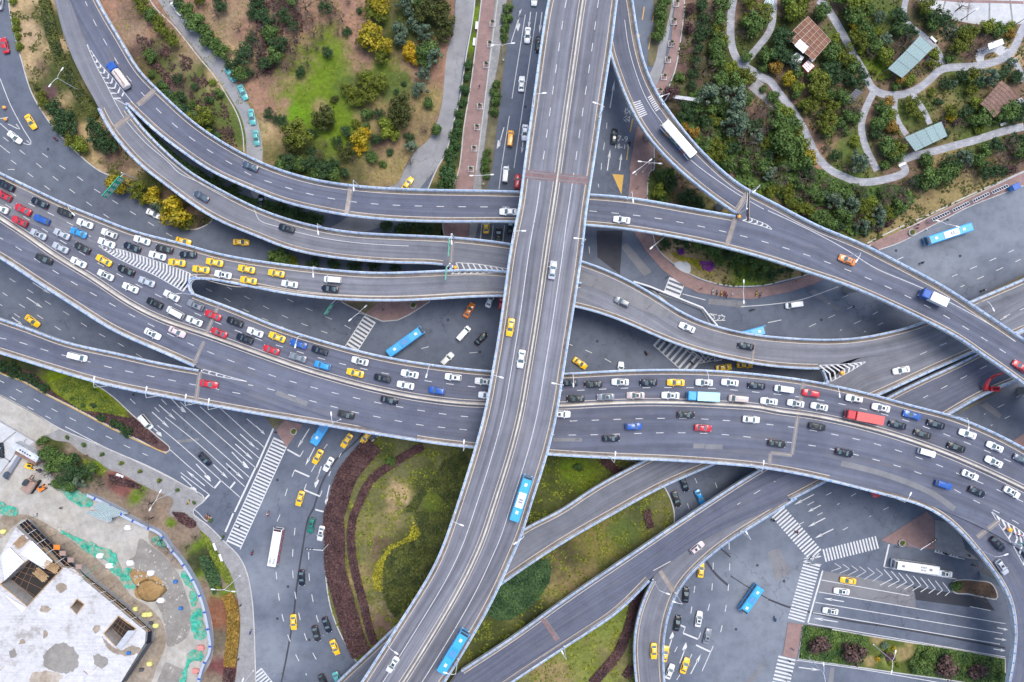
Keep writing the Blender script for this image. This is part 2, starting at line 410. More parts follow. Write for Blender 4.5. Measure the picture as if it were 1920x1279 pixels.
def dpoly(key, mat, pts, keys=None, lift=.014):
    D = DECKS[key]; mb = D.marks.setdefault(mat, MB())
    mb.face([W(x, y, max([q for q in (DECKS[k].z(x, y) for k in (keys or [key])) if q is not None] or [D.zn(x, y)]) + lift) for x, y in pts][::-1])
def parapet(key, pts, side, gut=True, edge=True, inset=1.35, solid='cream_line', gw=None):
    """parapet along pixel polyline; side=+1: the road lies on the right-hand side of travel in the photo"""
    D = DECKS[key]; pl = smooth(spline(pts, 6)); nn = normals(pl); z0 = [D.zn(*q) for q in pl]
    for _ in range(2): z0 = [z0[0]] + [(a + 2 * b + c) / 4 for a, b, c in zip(z0, z0[1:], z0[2:])] + [z0[-1]]
    mb = MB(); rb = MB(); rings = []; rr = []; acc = 0; nxt = 0
    for i, (p, n, z) in enumerate(zip(pl, nn, z0)):
        A = W(*p, z); u = Vector((n[0], -n[1], 0)) * side; up = Vector((0, 0, 1))
        rings.append([A - u * .06 - up * .5, A - u * .06 + up * .92, A + u * .46 + up * .92, A + u * .52 + up * .3, A + u * .62 + up * .004])
        c = A + u * .2 + up * 1.2
        rr.append([c - u * .045 - up * .05, c - u * .045 + up * .05, c + u * .045 + up * .05, c + u * .045 - up * .05])
        if i:
            acc += (A - prev).length
            if acc >= nxt:
                rb.box((A + u * .2 + up * 1.02), (.15, .15, .2), None, 0); nxt = acc + 2.2
        prev = A
    mb.loft(rings, closed=False, cap=False)
    rb.loft(rr, 0)
    po = mb.build('parapet', M['parapet'], D.root, wl=D.loc)
    rb.build('guard_rail', M['rail_blue'], po, wl=D.loc)
    zf = lambda x, y: D.zn(x, y)
    k = m2p(z0[len(z0) // 2])
    if gut: strip(D.marks.setdefault('gutter', MB()), offset(pl, side * (.6 + (gw or (inset - .62)) / 2) * k), (gw or (inset - .62)), zf, .007)
    if edge: strip(D.marks.setdefault(solid, MB()), offset(pl, side * (inset + .02) * k), .17, zf, .016)
def joint(key, a, b, w=1.1, mat='joint', keys=None):
    dmark(key, mat, [a, b], w, keys=keys, lift=.020)
    for o in (-1, 1):
        n = normals([a, b])[0]; k = 4.2 * w * o * .5
        dmark(key, 'patch_light', [(a[0] + n[0] * k, a[1] + n[1] * k), (b[0] + n[0] * k, b[1] + n[1] * k)], .28, keys=keys, lift=.024)
def median(key, pts, w=.5, h=.8, lines=(.55,)):
    D = DECKS[key]; pl = smooth(spline(pts, 6)); rings = []
    for p, n in zip(pl, normals(pl)):
        z = D.zn(*p); A = W(*p, z); u = Vector((n[0], -n[1], 0)); up = Vector((0, 0, 1))
        rings.append([A - u * w * .75 + up * .004, A - u * w * .6 + up * .25, A - u * w * .38 + up * h, A + u * w * .38 + up * h, A + u * w * .6 + up * .25, A + u * w * .75 + up * .004])
    mb = MB(); mb.loft(rings, closed=False, cap=False); mb.build('median_barrier', M['median'], D.root, wl=D.loc)
    for o in lines:
        for sg in (-1, 1): strip(D.marks.setdefault('cream_line', MB()), offset(pl, sg * o * 7.4), .15, lambda x, y: D.zn(x, y), .014)
def chevrons(key, tip_side, A, B, n, w=.34, keys=None, lean=6, mat='white_line', rail=True):
    """V bars between two border polylines A and B (pixel); lean pushes the point of each V along the border"""
    a, b = spline(A, n=n + 1), spline(B, n=n + 1)
    if rail:
        dmark(key, mat, spline(A, 4), .15, raw=True, keys=keys); dmark(key, mat, spline(B, 4), .15, raw=True, keys=keys)
    for i in range(n + 1):
        m = ((a[i][0] + b[i][0]) / 2, (a[i][1] + b[i][1]) / 2); j = min(i + 1, n); k = max(i - 1, 0)
        t = ((a[j][0] - a[k][0]), (a[j][1] - a[k][1])); L = math.hypot(*t) or 1
        dd = min(lean, dist(a[i], b[i]) * .55)
        m = (m[0] + t[0] / L * dd * tip_side, m[1] + t[1] / L * dd * tip_side)
        dmark(key, mat, resample([a[i], m], n=4), w, raw=True, keys=keys); dmark(key, mat, resample([m, b[i]], n=4), w, raw=True, keys=keys)

Deck('B', 'curved_viaduct', 'long curved dual carriageway viaduct from left edge to right edge, jammed on its upper side',
  [(-30, 388), (60, 420), (130, 446), (220, 482), (300, 512), (350, 545)] + P('01:1500,940 1700,1010 1918,1100;11:200,1180 520,1279;12:700,50 1000,120 1340,175 1770,220;22:390,238 700,220 1100,208 1500,215 1918,250;32:300,290 500,330 800,400 1100,485 1350,545 1600,640 1918,800') + [(1990, 885)],
  [(-30, 466)] + P('01:0,650 300,850 600,1040 850,1200;02:1250,95 1500,208') + [(430, 716), (500, 742), (580, 770), (660, 795), (720, 812)] + P('12:1200,745 1640,800;22:265,850 700,875 1200,895 1700,930 1918,955;32:300,1010 600,1080') + [(1680, 925), (1780, 962), (1862, 1000), (1935, 1045), (2010, 1100)],
  [(0, 420, 17), (1000, 770, 17), (1920, 900, 17)])
Deck('G', 'left_ramp', 'straight two lane ramp joining the curved viaduct from the left edge',
  P('01:-60,1085 0,1105 250,1190;02:480,0 900,90 1200,160 1500,213') + [(430, 704), (500, 728), (600, 765), (700, 795), (780, 815)], P('02:-60,70 0,88 400,213 800,328 1200,408 1500,467 1900,540;12:400,610 800,680 1200,745'),
  [(0, 640, 15.0), (300, 700, 16.8), (520, 750, 17)], lift=-.03)
Deck('F', 'jammed_branch_ramp', 'sweeping ramp carrying queued yellow taxis, branching off the curved viaduct under the top bridge',
  P('01:-60,-20 0,12 290,150 540,270 700,330 1000,450 1400,550 1600,612 1918,672;11:500,735 900,765 1440,747') + [(905, 505), (1000, 515), (1090, 530)],
  [(-15, 400), (60, 440), (130, 466), (220, 500), (300, 528), (345, 533)] + P('01:1450,797 1600,820 1918,882;11:300,938 600,968 900,980 1200,976 1500,957 1850,945') + [(1000, 560), (1070, 574)],
  [(0, 370, 17), (340, 480, 17), (640, 530, 14.5), (950, 535, 11.5), (1080, 550, 11)], mat='deck_pale', lift=-.03)
Deck('C', 'upper_ramp', 'two lane ramp from top left passing under the top bridge to lower right edge',
  P('00:710,-60 735,0 820,150 920,310 1050,540 1180,660 1300,780 1460,920 1600,1020 1918,1200;11:200,0 450,70 760,115 1100,138 1918,155') + [(1040, 362)] + P('21:590,178 900,205 1300,275 1500,310 1680,342') + [(1440, 418), (1500, 440), (1560, 466)] + P('31:800,755 1200,915 1500,1060 1918,1295') + [(1960, 672)],
  P('00:480,-80 530,0 600,200 700,420 830,650 950,782 1040,870 1200,1020 1400,1165 1560,1279;11:0,160 200,240 500,310 700,345 1000,375 1400,390 1918,390') + [(1040, 421)] + P('21:555,415 900,450 1200,500 1500,560 1918,670;31:300,770 600,870 900,1000 1200,1145 1450,1275;32:1600,110 1800,240 1918,335') + [(1960, 752)],
  [(155, 10, 2.0), (255, 200, 6), (480, 320, 11), (700, 385, 13), (1300, 410, 14), (1600, 530, 16), (1920, 690, 17)])
Deck('D', 'right_entry_ramp', 'narrow curved ramp carrying a white roofed bus beside the wooded park',
  P('20:690,-60 690,0 700,200 720,390 770,520 830,700 900,850 1000,1020 1130,1170 1230,1270;21:1350,90 1500,210 1690,338') + [(1440, 440), (1500, 460), (1570, 488), (1640, 520), (1740, 562), (1815, 606), (1920, 665)],
  P('20:890,-60 905,0 930,200 980,450 1060,660 1200,870 1400,1120 1560,1270;21:1700,110 1918,220;31:400,430 650,525 900,650 1150,780 1350,890 1500,990 1650,1090 1850,1225') + [(1945, 655)],
  [(1195, 10, 10), (1260, 230, 12.5), (1400, 380, 14.2), (1600, 500, 16), (1900, 640, 17)], lift=-.03)
Deck('E', 'lower_sweeping_ramp', 'winding ramp from top left dipping beneath the top bridge towards the right edge',
  P('00:600,-80 620,0 680,200 760,420 860,650 950,792 1000,870 1100,990 1200,1090 1400,1270;01:1600,110 1750,190 1918,275;11:200,350 400,405 700,460 1000,478 1500,500 1700,520 1918,548') + [(1020, 470)] + P('21:520,675 700,740 900,835 1100,950 1200,1020 1300,1080 1440,1140 1530,1165 1700,1210 1918,1240;31:400,1265 700,1250 1000,1185 1130,1150 1500,985 1918,808') + [(1990, 489)],
  P('00:370,-80 410,0 450,170 500,330 560,470 650,650 730,780 790,930 870,1040 1000,1190 1090,1279;01:1250,110 1400,230 1600,360 1800,450 1918,490;11:150,560 350,620 600,660 850,685 1100,700 1440,714 1700,880 1850,930') + [(1000, 566)] + P('21:470,1020 650,1070 800,1120 1000,1210 1160,1279;22:1300,50 1500,110 1800,170 1918,190;32:300,210 420,214') + [(1600, 672), (1700, 660), (1800, 618), (1920, 556), (2000, 515)],
  [(125, 10, 1.5), (235, 215, 6), (430, 380, 9), (800, 470, 11.0), (950, 520, 11.0), (1200, 580, 9.5), (1500, 660, 8.5), (1900, 560, 7.5)], mat='deck_pale')
Deck('H', 'lower_crossing_ramp', 'ramp passing under the curved viaduct from the bottom edge to the right edge',
  P('13:550,1330 600,1275 850,1045 1090,815') + [(870, 1077)] + P('23:100,110 340,0;22:600,1100 980,895') + [(1330, 800), (1420, 758), (1500, 728)] + P('32:460,300') + [(1600, 676), (1680, 650), (1800, 604), (1920, 541), (2000, 500)],
  P('13:760,1370 800,1310') + [(770, 1225), (860, 1155)] + P('23:0,482 400,217 780,0;22:1100,1102 1500,927') + [(1450, 824), (1560, 777)] + P('32:850,392 1200,230 1540,82') + [(1880, 637), (2000, 585)],
  [(680, 1279, 5), (1100, 960, 7.5), (1400, 820, 8.5), (1900, 590, 7.47)], mat='deck_pale', lift=-.03)
Deck('I', 'diagonal_ramp', 'straight diagonal ramp from the bottom edge rising under the curved viaduct to right edge',
  P('23:-380,1180 0,932 400,642 800,372 1350,0;22:1850,957') + [(1500, 838), (1600, 782)] + P('32:910,405 1100,310 1540,105') + [(1900, 622), (2000, 577)],
  P('23:-140,1370 0,1272 500,942 800,745 1060,480') + [(1262, 1050), (1320, 1012), (1380, 982), (1440, 957)] + P('32:200,1170 440,1042') + [(1680, 835)] + P('32:1350,548 1600,402 1850,302') + [(1960, 690), (2010, 668)],
  [(900, 1270, 5), (1220, 1050, 7), (1500, 890, 8), (1900, 640, 7.0)])
Deck('J', 'loop_off_ramp', 'narrow curved ramp with a single yellow taxi, splitting off the diagonal ramp at the bottom',
  P('23:935,1360 925,1279 905,1000 930,800 990,620 1062,478') + [(1262, 1040), (1310, 1000), (1370, 965), (1440, 925), (1480, 905)], P('23:1150,1360 1145,1279 1130,1050 1150,850 1220,620 1300,500 1430,370 1600,230 1918,30') + [(1492, 934)],
  [(1215, 1279, 4), (1230, 1120, 6), (1400, 960, 7.5)], mat='deck_pale', lift=-.03)
Deck('K', 'right_exit_ramp', 'curving exit ramp peeling off the curved viaduct down the right edge',
  P('32:440,1035 600,1070 760,1085') + [(1700, 915), (1790, 945), (1860, 985), (1915, 1040), (1950, 1110), (1965, 1190), (1955, 1300)],
  P('32:300,1012 600,1082 900,1162 1100,1212 1250,1279;33:1400,110 1540,270 1700,470 1800,640 1835,800 1835,1000 1790,1270') + [(1880, 1310)],
  [(1520, 890, 17), (1860, 1010, 16.6), (1920, 1290, 13)], lift=-.03)
Deck('A', 'top_bridge', 'highest bridge running top to bottom with central white barrier and solid lane lines',
  P('20:290,-80 268,0 225,260 150,800 85,1270;21:50,280;12:1915,-750 1850,-280 1810,0 1770,220 1720,500 1640,800 1490,1270;13:1350,370 1090,800 790,1270 730,1360'),
  P('20:800,-80 790,0 740,400 690,720 610,1270;21:560,300 530,600 470,1000;22:425,0 385,250 340,540 265,850 130,1270;23:75,180 0,340;13:1840,530 1720,770 1420,1270 1360,1360'),
  [(1090, 0, 26), (760, 1279, 26)], thick=2.4, mat='deck_top')

# ---- parapets, edge lines
A, B_, C_, D_, E_, F_, G_, H_, I_, J_, K_ = (DECKS[k] for k in 'ABCDEFGHIJK')
def sub(pl, x0=None, x1=None, y0=None, y1=None):
    return [p for p in pl if (x0 is None or p[0] >= x0) and (x1 is None or p[0] <= x1) and (y0 is None or p[1] >= y0) and (y1 is None or p[1] <= y1)]
# travelling along L (deck's left side in its own direction) the deck lies to the right unless built mirrored
def sd(D):
    i = D.n // 2; n = normals(D.L)[i]; v = (D.R[i][0] - D.L[i][0], D.R[i][1] - D.L[i][1])
    return 1 if n[0] * v[0] + n[1] * v[1] > 0 else -1
def rails(key, Lx=None, Rx=None, **kw):
    D = DECKS[key]; s_ = sd(D)
    if Lx is not None: parapet(key, sub(D.L, **Lx)[::2], s_, **kw)
    if Rx is not None: parapet(key, sub(D.R, **Rx)[::2], -s_, **kw)
rails('A', {}, {}, inset=1.3)
rails('F', {}, dict(x0=352))
rails('B', dict(x0=358), None); parapet('B', sub(B_.R, x0=-400, x1=372)[::2], -sd(B_)); parapet('B', sub(B_.R, x0=775, x1=1560)[::2], -sd(B_))
parapet('B', [(372, 517), (356, 520), (348, 531), (350, 543), (362, 553)], -1, gut=False, edge=False)
rails('G', dict(x1=376), {})
rails('C', dict(x1=1380), dict(x0=234))
rails('D', dict(x1=1382), {}, inset=1.5)
rails('E', dict(x0=238), dict(x0=186, x1=840)); parapet('E', sub(E_.R, x0=960, x1=1543)[::2], -sd(E_))
parapet('F', [(845, 507), (851, 500), (845, 497)], -1, gut=False, edge=False)
parapet('E', [(1541, 693), (1551, 700), (1553, 708), (1550, 716)], 1, gut=False, edge=False)
rails('H', dict(x1=1552), {}); rails('I', {}, dict(x1=1226)); parapet('I', sub(I_.R, x0=1480)[::2], -sd(I_), inset=1.2)
rails('J', dict(y0=1079), {}, inset=1.2)
rails('K', None, {}, inset=1.2)
# ---- markings on the decks
DS = (14, 41)
median('A', [((a[0] + b[0]) / 2, (a[1] + b[1]) / 2) for a, b in zip(A.L, A.R)][::3], .42, .75, (.8,))
def frac(D, t): return [(a[0] + (b[0] - a[0]) * t, a[1] + (b[1] - a[1]) * t) for a, b in zip(D.L, D.R)]
for t in (.265, .73):
    pl = frac(A, t); dmark('A', 'white_line', sub(pl, y1=330), dash=(16, 41), phase=8, raw=True); dmark('A', 'white_line', sub(pl, y0=338)[::3])
joint('A', P('21:95,25')[0], P('21:575,75')[0], 2.2, 'joint_red')
median('B', P('01:-40,325 0,355 180,470 420,640 700,810 950,980 1200,1110 1550,1230;12:300,190 560,270 840,345 1200,420 1570,465 1730,470;22:345,483 600,470 900,458 1200,458 1500,470 1918,503;32:0,510 300,550 600,610 900,690 1200,790 1500,910 1918,1105') + [(1990, 955)], .55, .8, (.9,))
W2 = [('01:-30,215 45,255 180,345 310,430 440,515 575,595 705,677 845,755 980,830 1120,905 1260,972 1400,1040 1540,1102 1683,1163 1830,1222', 7), ]
dmark('B', 'white_line', P('01:-90,170 45,255 180,345 310,430 440,515 575,595 705,677 845,755 980,830 1120,905 1260,972 1400,1040 1540,1102 1683,1163 1830,1222;12:60,0 215,47 365,93 520,138 675,177 835,213 990,245 1150,275 1310,302 1475,323 1635,342 1760,350;22:380,370 530,367 695,358 860,351 1025,348 1195,347 1375,348 1560,357 1740,372 1915,390;32:15,392 175,410 355,436 535,467 705,505 880,550 1055,600 1215,657 1375,715 1535,780 1690,845 1845,915 2000,990'), dash=DS, phase=3, keys=['B', 'F'])
dmark('B', 'white_line', P('01:-20,495 45,525 180,610 315,697 450,780 585,862 725,940 865,1018 1005,1093 1150,1167 1295,1240;02:1445,28 1595,92 1745,152 1895,208;12:0,215 135,262 290,308 450,352 610,393 770,430 930,464 1095,495 1260,523 1425,548 1595,567 1720,578;22:350,600 520,595 690,589 860,583 1030,579 1205,577 1375,580 1547,590 1720,603 1895,620;32:145,640 315,665 485,697 650,731 820,773 985,823 1140,878 1295,935 1440,1000 1600,1062 1750,1127 1895,1195 2000,1245'), dash=DS, phase=2)
dmark('B', 'white_line', P('12:-60,325 100,357 260,405 427,450 585,492 755,535 918,568 1077,600 1247,630 1418,648 1585,665 1700,676;22:350,703 513,702 690,699 865,694 1030,688 1197,686 1370,688 1540,696 1712,711 1880,731;32:135,755 300,777 475,808 645,847 797,886 955,931 1107,979 1240,1030 1390,1107 1530,1185') + [(1850, 950), (1893, 972), (1940, 1000)], dash=DS, phase=4, keys=['B', 'G'])
# branch F and its chevrons
dmark('F', 'white_line', P('01:-60,80 60,150 200,240 330,300 470,370 620,450 740,545'), dash=(13, 40), keys=['B', 'F'])
chevrons('B', 1, P('01:742,562 900,592 1100,652 1300,720 1425,770'), P('01:742,566 850,640 1000,715 1150,780 1370,905'), 27, .42, ['B', 'F'], 5)
dmark('F', 'cream_line', P('01:1430,785 1600,835 1800,875;11:0,865 300,910 600,935 900,945 1200,940 1500,925 1850,915'), .15)
dmark('G', 'white_line', P('02:-20,-30 140,5 295,53 455,100 620,140 780,185 942,222 1103,256 1265,288 1425,320 1590,352 1748,383 1905,410') , dash=(15, 41), phase=-2, keys=['B', 'G'])
chevrons('B', -1, P('02:1530,212 1600,230 1700,260 1850,300'), P('02:1515,232 1600,255 1700,275 1850,302'), 6, .3, ['B', 'G'], 4)
joint('B', P('02:1530,0')[0], P('02:1455,165')[0], 1.0); joint('B', P('01:1640,1010')[0], P('01:1545,1225')[0], 1.0); joint('G', P('02:1500,228')[0], P('02:1470,440')[0], 1.1, keys=['B', 'G'])
joint('B', P('32:268,290')[0], P('32:232,525')[0], 1.0); joint('B', P('32:225,555')[0], P('32:180,850')[0], 1.0); joint('B', P('32:180,855')[0], P('32:20,835')[0], 1.0); joint('B', P('32:20,840')[0], P('32:10,930')[0], 1.0)
for a, b, w in ((P('22:310,738')[0], P('22:525,738')[0], 1.0), (P('22:1360,785')[0], P('22:1445,785')[0], 1.3), (P('22:1450,790')[0], P('22:1580,792')[0], 1.3), (P('12:150,385')[0], P('12:385,470')[0], 1.3)): dmark('B', 'patch_light', [a, b], w, lift=.009)
dmark('B', 'patch_light', P('32:550,915 800,975 1050,1060 1250,1150') + [(1790, 955)], 1.5, lift=.009, keys=['B', 'K'])
# C, D
dmark('C', 'white_line', P('00:640,10 700,148 770,283 848,415 925,540 1035,665 1137,778 1250,887 1370,988 1497,1083 1628,1168 1765,1245;11:-20,45 135,95 287,145 442,185 598,215 760,238 920,252 1083,261 1245,266 1408,269 1573,271 1738,272 1900,274') + [(1040, 390)] + P('21:650,308 818,323 985,343 1152,367 1318,399 1484,432 1650,472 1815,512;31:60,560 225,610 387,667 552,728 708,790 866,859 1022,932 1177,1009 1330,1091 1478,1176 1620,1262;32:1770,78 1900,170'), dash=(14, 41), phase=4, keys=['C', 'E'])
dmark('D', 'white_line', P('20:845,150 870,330 920,520 1000,730 1080,860 1150,950'), .14); dmark('D', 'white_line', P('20:1340,1200 1430,1275;21:1480,30 1700,180 1890,290'), .15, keys=['C', 'D'])
dmark('D', 'white_line', P('31:0,300 200,390 400,490 600,600 800,730 1000,815 1200,900 1320,965 1500,1060 1700,1175 1850,1279'), .16, keys=['C', 'D'])
chevrons('C', 1, P('21:1760,345 1840,375 1918,410;31:25,435'), P('21:1730,375 1800,395 1870,415;31:22,440'), 5, .3, ['C', 'D'], 4)
for k in range(8):
    a = P('20:%d,%d' % (905 + k * 7, 775 + k * 15))[0]; b = P('20:%d,%d' % (965 + k * 7, 755 + k * 15 - k))[0]; dmark('D', 'white_line', [a, b], .28)
    a = P('20:%d,%d' % (1035 + k * 9, 728 + k * 14))[0]; b = P('20:%d,%d' % (1020 + k * 9, 720 + k * 14))[0]
    dmark('D', 'white_line', [a, (a[0] - 8, a[1] + 3)] if 0 else [P('20:%d,%d' % (1020 + k * 8, 735 + k * 14))[0], P('20:%d,%d' % (1050 + k * 8, 715 + k * 14))[0]], .28)
joint('C', P('11:715,125')[0], P('11:682,335')[0], 1.6); joint('C', P('21:1680,355')[0], P('21:1615,565')[0], 1.6); joint('D', P('21:1775,160')[0], P('21:1680,310')[0], 1.6); joint('C', P('00:1165,675')[0], P('00:1035,790')[0], 1.6)
joint('E', P('00:985,865')[0], P('00:860,960')[0], 1.6)
chevrons('E', 1, P('00:655,335 750,480 850,590 930,690'), P('00:655,345 720,490 790,620 850,740'), 10, .42, ['C', 'E'], 7)
dmark('E', 'white_line', P('00:850,740 920,870 960,925 1100,1080 1300,1250;01:1310,0 1500,90 1700,190 1918,280;11:0,365 150,415 300,460 500,505 700,535 900,553 1145,565'), .14); dmark('C', 'white_line', P('00:850,735 950,790'), .14, keys=['C', 'E']); dmark('C', 'white_line', P('00:920,680 1020,800'), .14, keys=['C', 'E'])
chevrons('E', 1, P('11:1500,690 1650,700 1880,735'), P('11:1465,775 1650,772 1880,762'), 9, .32, ['E', 'F'], 9)
joint('E', P('11:1475,520')[0], P('11:1462,690')[0], 1.1)
dmark('E', 'patch_light', P('21:500,790 700,860 900,960 1050,1020 1180,1060'), 3.6, lift=.009)
chevrons('E', 1, P('32:385,180 560,172 728,155'), P('32:475,300 600,235 728,158'), 8, .4, ['E', 'H'], 8)
joint('E', P('22:1815,10')[0], P('22:1800,160')[0], .8)
dmark('E', 'white_line', P('32:1140,100 1300,28') + [(1843, 615), (1920, 578)], dash=(14, 41), keys=['E', 'H']); dmark('E', 'white_line', P('31:1765,1100 1900,1038'), dash=(14, 41), keys=['E', 'H'])
dmark('I', 'white_line', P('32:1165,424 1315,347 1455,277 1590,207 1700,155'), dash=(14, 41), phase=4); dmark('I', 'white_line', P('22:1690,1225 1838,1130;32:55,1050'), dash=(14, 44), phase=7)
joint('I', P('23:232,795')[0], P('23:345,960')[0], 1.7, 'joint_red'); joint('J', P('23:1105,425')[0], P('23:1215,600')[0], 1.5, keys=['I', 'J'])
dmark('I', 'cream_line', P('23:1060,440 1190,370'), .2, keys=['I', 'J'])
chevrons('K', 1, P('33:1680,0 1760,60 1850,110 1918,160'), P('33:1680,5 1750,120 1830,240 1918,400'), 6, .45, ['B', 'K'], 8)
joint('K', P('33:1735,65')[0], P('33:1570,190')[0], 1.3, keys=['B', 'K'])
for D in DECKS.values():
    for mat, mb in D.marks.items():
        mat = mat[0] if isinstance(mat, tuple) else mat
        if mb.f: mb.build({'gutter': 'dusty_gutter', 'joint': 'expansion_joint', 'joint_red': 'expansion_joint', 'patch_light': 'asphalt_patch'}.get(mat, 'lane_marking'), M[mat], D.root, wl=D.loc)
# ---- columns: only where nothing lower is in the way
for D in DECKS.values():
    step = 34
    for i in range(10, D.n - 8, step):
        z = D.Z[i] - 1.7
        if z < 2.5: continue
        c = W(*D.C[i], D.Z[i]); top = Vector((c.x, c.y, z)); bad = False
        for o in DECKS.values():
            if o is D: continue
            for q in ((0, 0), (3, 0), (-3, 0), (0, 3), (0, -3)):
                h = o.wbvh.ray_cast(top + Vector((q[0], q[1], 0.6)), Vector((0, 0, -1)))[0]
                if h: bad = True
        if bad: continue
        a, b = W(*D.L[i], D.Z[i]), W(*D.R[i], D.Z[i]); u = (b - a).normalized(); w = min((b - a).length * .25, 3.0)
        t = math.atan2(u.y, u.x); Mx = Matrix.Translation((c.x, c.y, 0)) @ Matrix.Rotation(t, 4, 'Z'); mb = MB()
        mb.loft([[Mx @ Vector((x * k, y, zz)) for x, y in ((-1, -.8), (-.8, -1), (.8, -1), (1, -.8), (1, .8), (.8, 1), (-.8, 1), (-1, .8))] for zz, k in ((-.2, 1.1), (z - 1.6, 1.1), (z + .05, max(w, 1.2)))])
        mb.build('column', M['concrete'], D.root, wl=D.loc)
# ---------------------------------------------------------------- the ground: asphalt sheet, kerbed islands, paths, markings
tan, straw, grass, lime, moss, soil, litter, plum, deep_green = (.35, .255, .14), (.225, .175, .08), (.08, .108, .028), (.105, .16, .014), (.055, .066, .02), (.15, .10, .07), (.255, .15, .105), (.10, .06, .058), (.04, .048, .02)  # last colour is a very dark green for planted ground
mb = MB(); mb.face([(-900, -900, -.08), (900, -900, -.08), (900, 900, -.08), (-900, 900, -.08)]); tag(mb.build('ground', M['rough']), kind='structure')

def sheet(poly, z, g=None, skirt=0.0):
    """triangulated flat sheet of a pixel polygon, with inner points every g pixels"""
    pts = [Vector(p) for p in poly]; n = len(pts); edges = [(i, (i + 1) % n) for i in range(n)]
    if g:
        x0, x1 = min(p[0] for p in poly), max(p[0] for p in poly); y0, y1 = min(p[1] for p in poly), max(p[1] for p in poly)
        y = y0 + g / 2
        while y < y1:
            x = x0 + g / 2
            while x < x1:
                q = (x + random.uniform(-.3, .3) * g, y + random.uniform(-.3, .3) * g)
                if inpoly(q, poly): pts.append(Vector(q))
                x += g
            y += g
    v, e, f, *_ = delaunay_2d_cdt(pts, edges, [], 1, 1e-3)
    mb = MB(); mb.px = [tuple(q) for q in v]
    mb.v = [tuple(W(q[0], q[1], z)) for q in v]
    for t in f:
        c = sum((Vector(v[i]) for i in t), Vector((0, 0))) / 3
        a, b, c_ = (Vector(mb.v[i]) for i in t)
        t = list(t) if (b - a).cross(c_ - a).z > 0 else list(t)[::-1]
        mb.fi(t)
    if skirt:
        i0 = len(mb.v); n = len(poly)
        for p in poly: mb.v.append(tuple(W(p[0], p[1], z))); mb.px.append(p)
        for p in poly: mb.v.append(tuple(W(p[0], p[1], z - skirt))); mb.px.append(p)
        for i in range(n): mb.fi((i0 + i, i0 + (i + 1) % n, i0 + n + (i + 1) % n, i0 + n + i))
    return mb
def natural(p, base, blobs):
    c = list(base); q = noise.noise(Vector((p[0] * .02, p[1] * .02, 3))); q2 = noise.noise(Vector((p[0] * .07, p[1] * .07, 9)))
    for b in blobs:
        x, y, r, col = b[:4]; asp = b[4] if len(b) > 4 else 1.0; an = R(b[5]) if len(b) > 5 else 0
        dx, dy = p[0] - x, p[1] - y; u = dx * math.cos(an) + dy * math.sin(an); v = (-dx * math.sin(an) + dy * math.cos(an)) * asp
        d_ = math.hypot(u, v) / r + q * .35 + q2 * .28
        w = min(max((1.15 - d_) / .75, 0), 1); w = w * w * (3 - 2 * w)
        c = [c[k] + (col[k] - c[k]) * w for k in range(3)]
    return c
mb = MB(); mb.col = []; NX, NY = 100, 72
PALE = [(1780, 440, 150, (1, 1, 1), 1.5, -28), (1880, 380, 130, (1, 1, 1)), (1580, 560, 60, (.6, .6, .6)), (1450, 1110, 110, (1, 1, 1)), (1400, 1240, 110, (.9, .9, .9)), (1480, 1200, 70, (1, 1, 1)), (500, 1080, 60, (.75, .75, .75), .7, 80), (500, 1220, 70, (.8, .8, .8)), (515, 930, 45, (.5, .5, .5)), (1830, 700, 60, (.25, .25, .25)), (1700, 1000, 50, (.4, .4, .4)), (30, 50, 40, (.5, .5, .5)), (40, 730, 40, (.3, .3, .3))]
for j in range(NY + 1):
    for i in range(NX + 1):
        q = (-172 + 344 * i / NX, -120 + 240 * j / NY, 0); mb.v.append(q); mb.col.append(natural(PX(q), (0, 0, 0), PALE))
for j in range(NY):
    for i in range(NX): k = j * (NX + 1) + i; mb.fi((k, k + 1, k + NX + 2, k + NX + 1))
tag(mb.build('road', M['ground_asphalt']), kind='structure')
mh = random.Random(3)
for k in range(22):
    x, y = [(90, 280), (300, 350), (250, 740), (430, 880), (520, 900), (540, 1100), (580, 1200), (520, 1160), (840, 600), (900, 660), (1120, 640), (1180, 560), (1540, 600), (1600, 575), (1800, 480), (1680, 470), (1420, 1060), (1380, 1180), (1470, 1090), (1650, 1150), (1720, 1160), (985, 200)][k]
    c = W(x, y, .011); m = MB(); m.face([c + Vector((math.cos(a) * .42, math.sin(a) * .42, 0)) for a in (2 * math.pi * q / 14 for q in range(14))]); tag(m.build('manhole_cover', M['patch_dark']), kind='structure')
KERBS = []
def island(name, poly, base, blobs=(), z=.14, g=7, kerb=True, close=True, mat=None, smooth_=True, stuff=None):
    pl = spline(poly, 6, True)[:-1] if smooth_ else poly
    mb = sheet(pl, z, g if mat is None else None, .3)
    if mat is None: mb.col = [natural(p, base, blobs) for p in mb.px]
    o = tag(mb.build(name, mat or M['earth']), kind='structure')
    if kerb:
        kb = MB(); kl = pl + [pl[0], pl[1]]
        strip(kb, kl, .32, lambda x, y: z, .012); tag(kb.build('kerb', M['kerb']), kind='structure')
    return pl
def flat(name, pts, mat, z, smooth_=True, closed=True, skirt=.0):
    pl = spline(pts, 5, True)[:-1] if smooth_ else pts
    return tag(sheet(pl, z, None, skirt).build(name, mat), kind='structure')
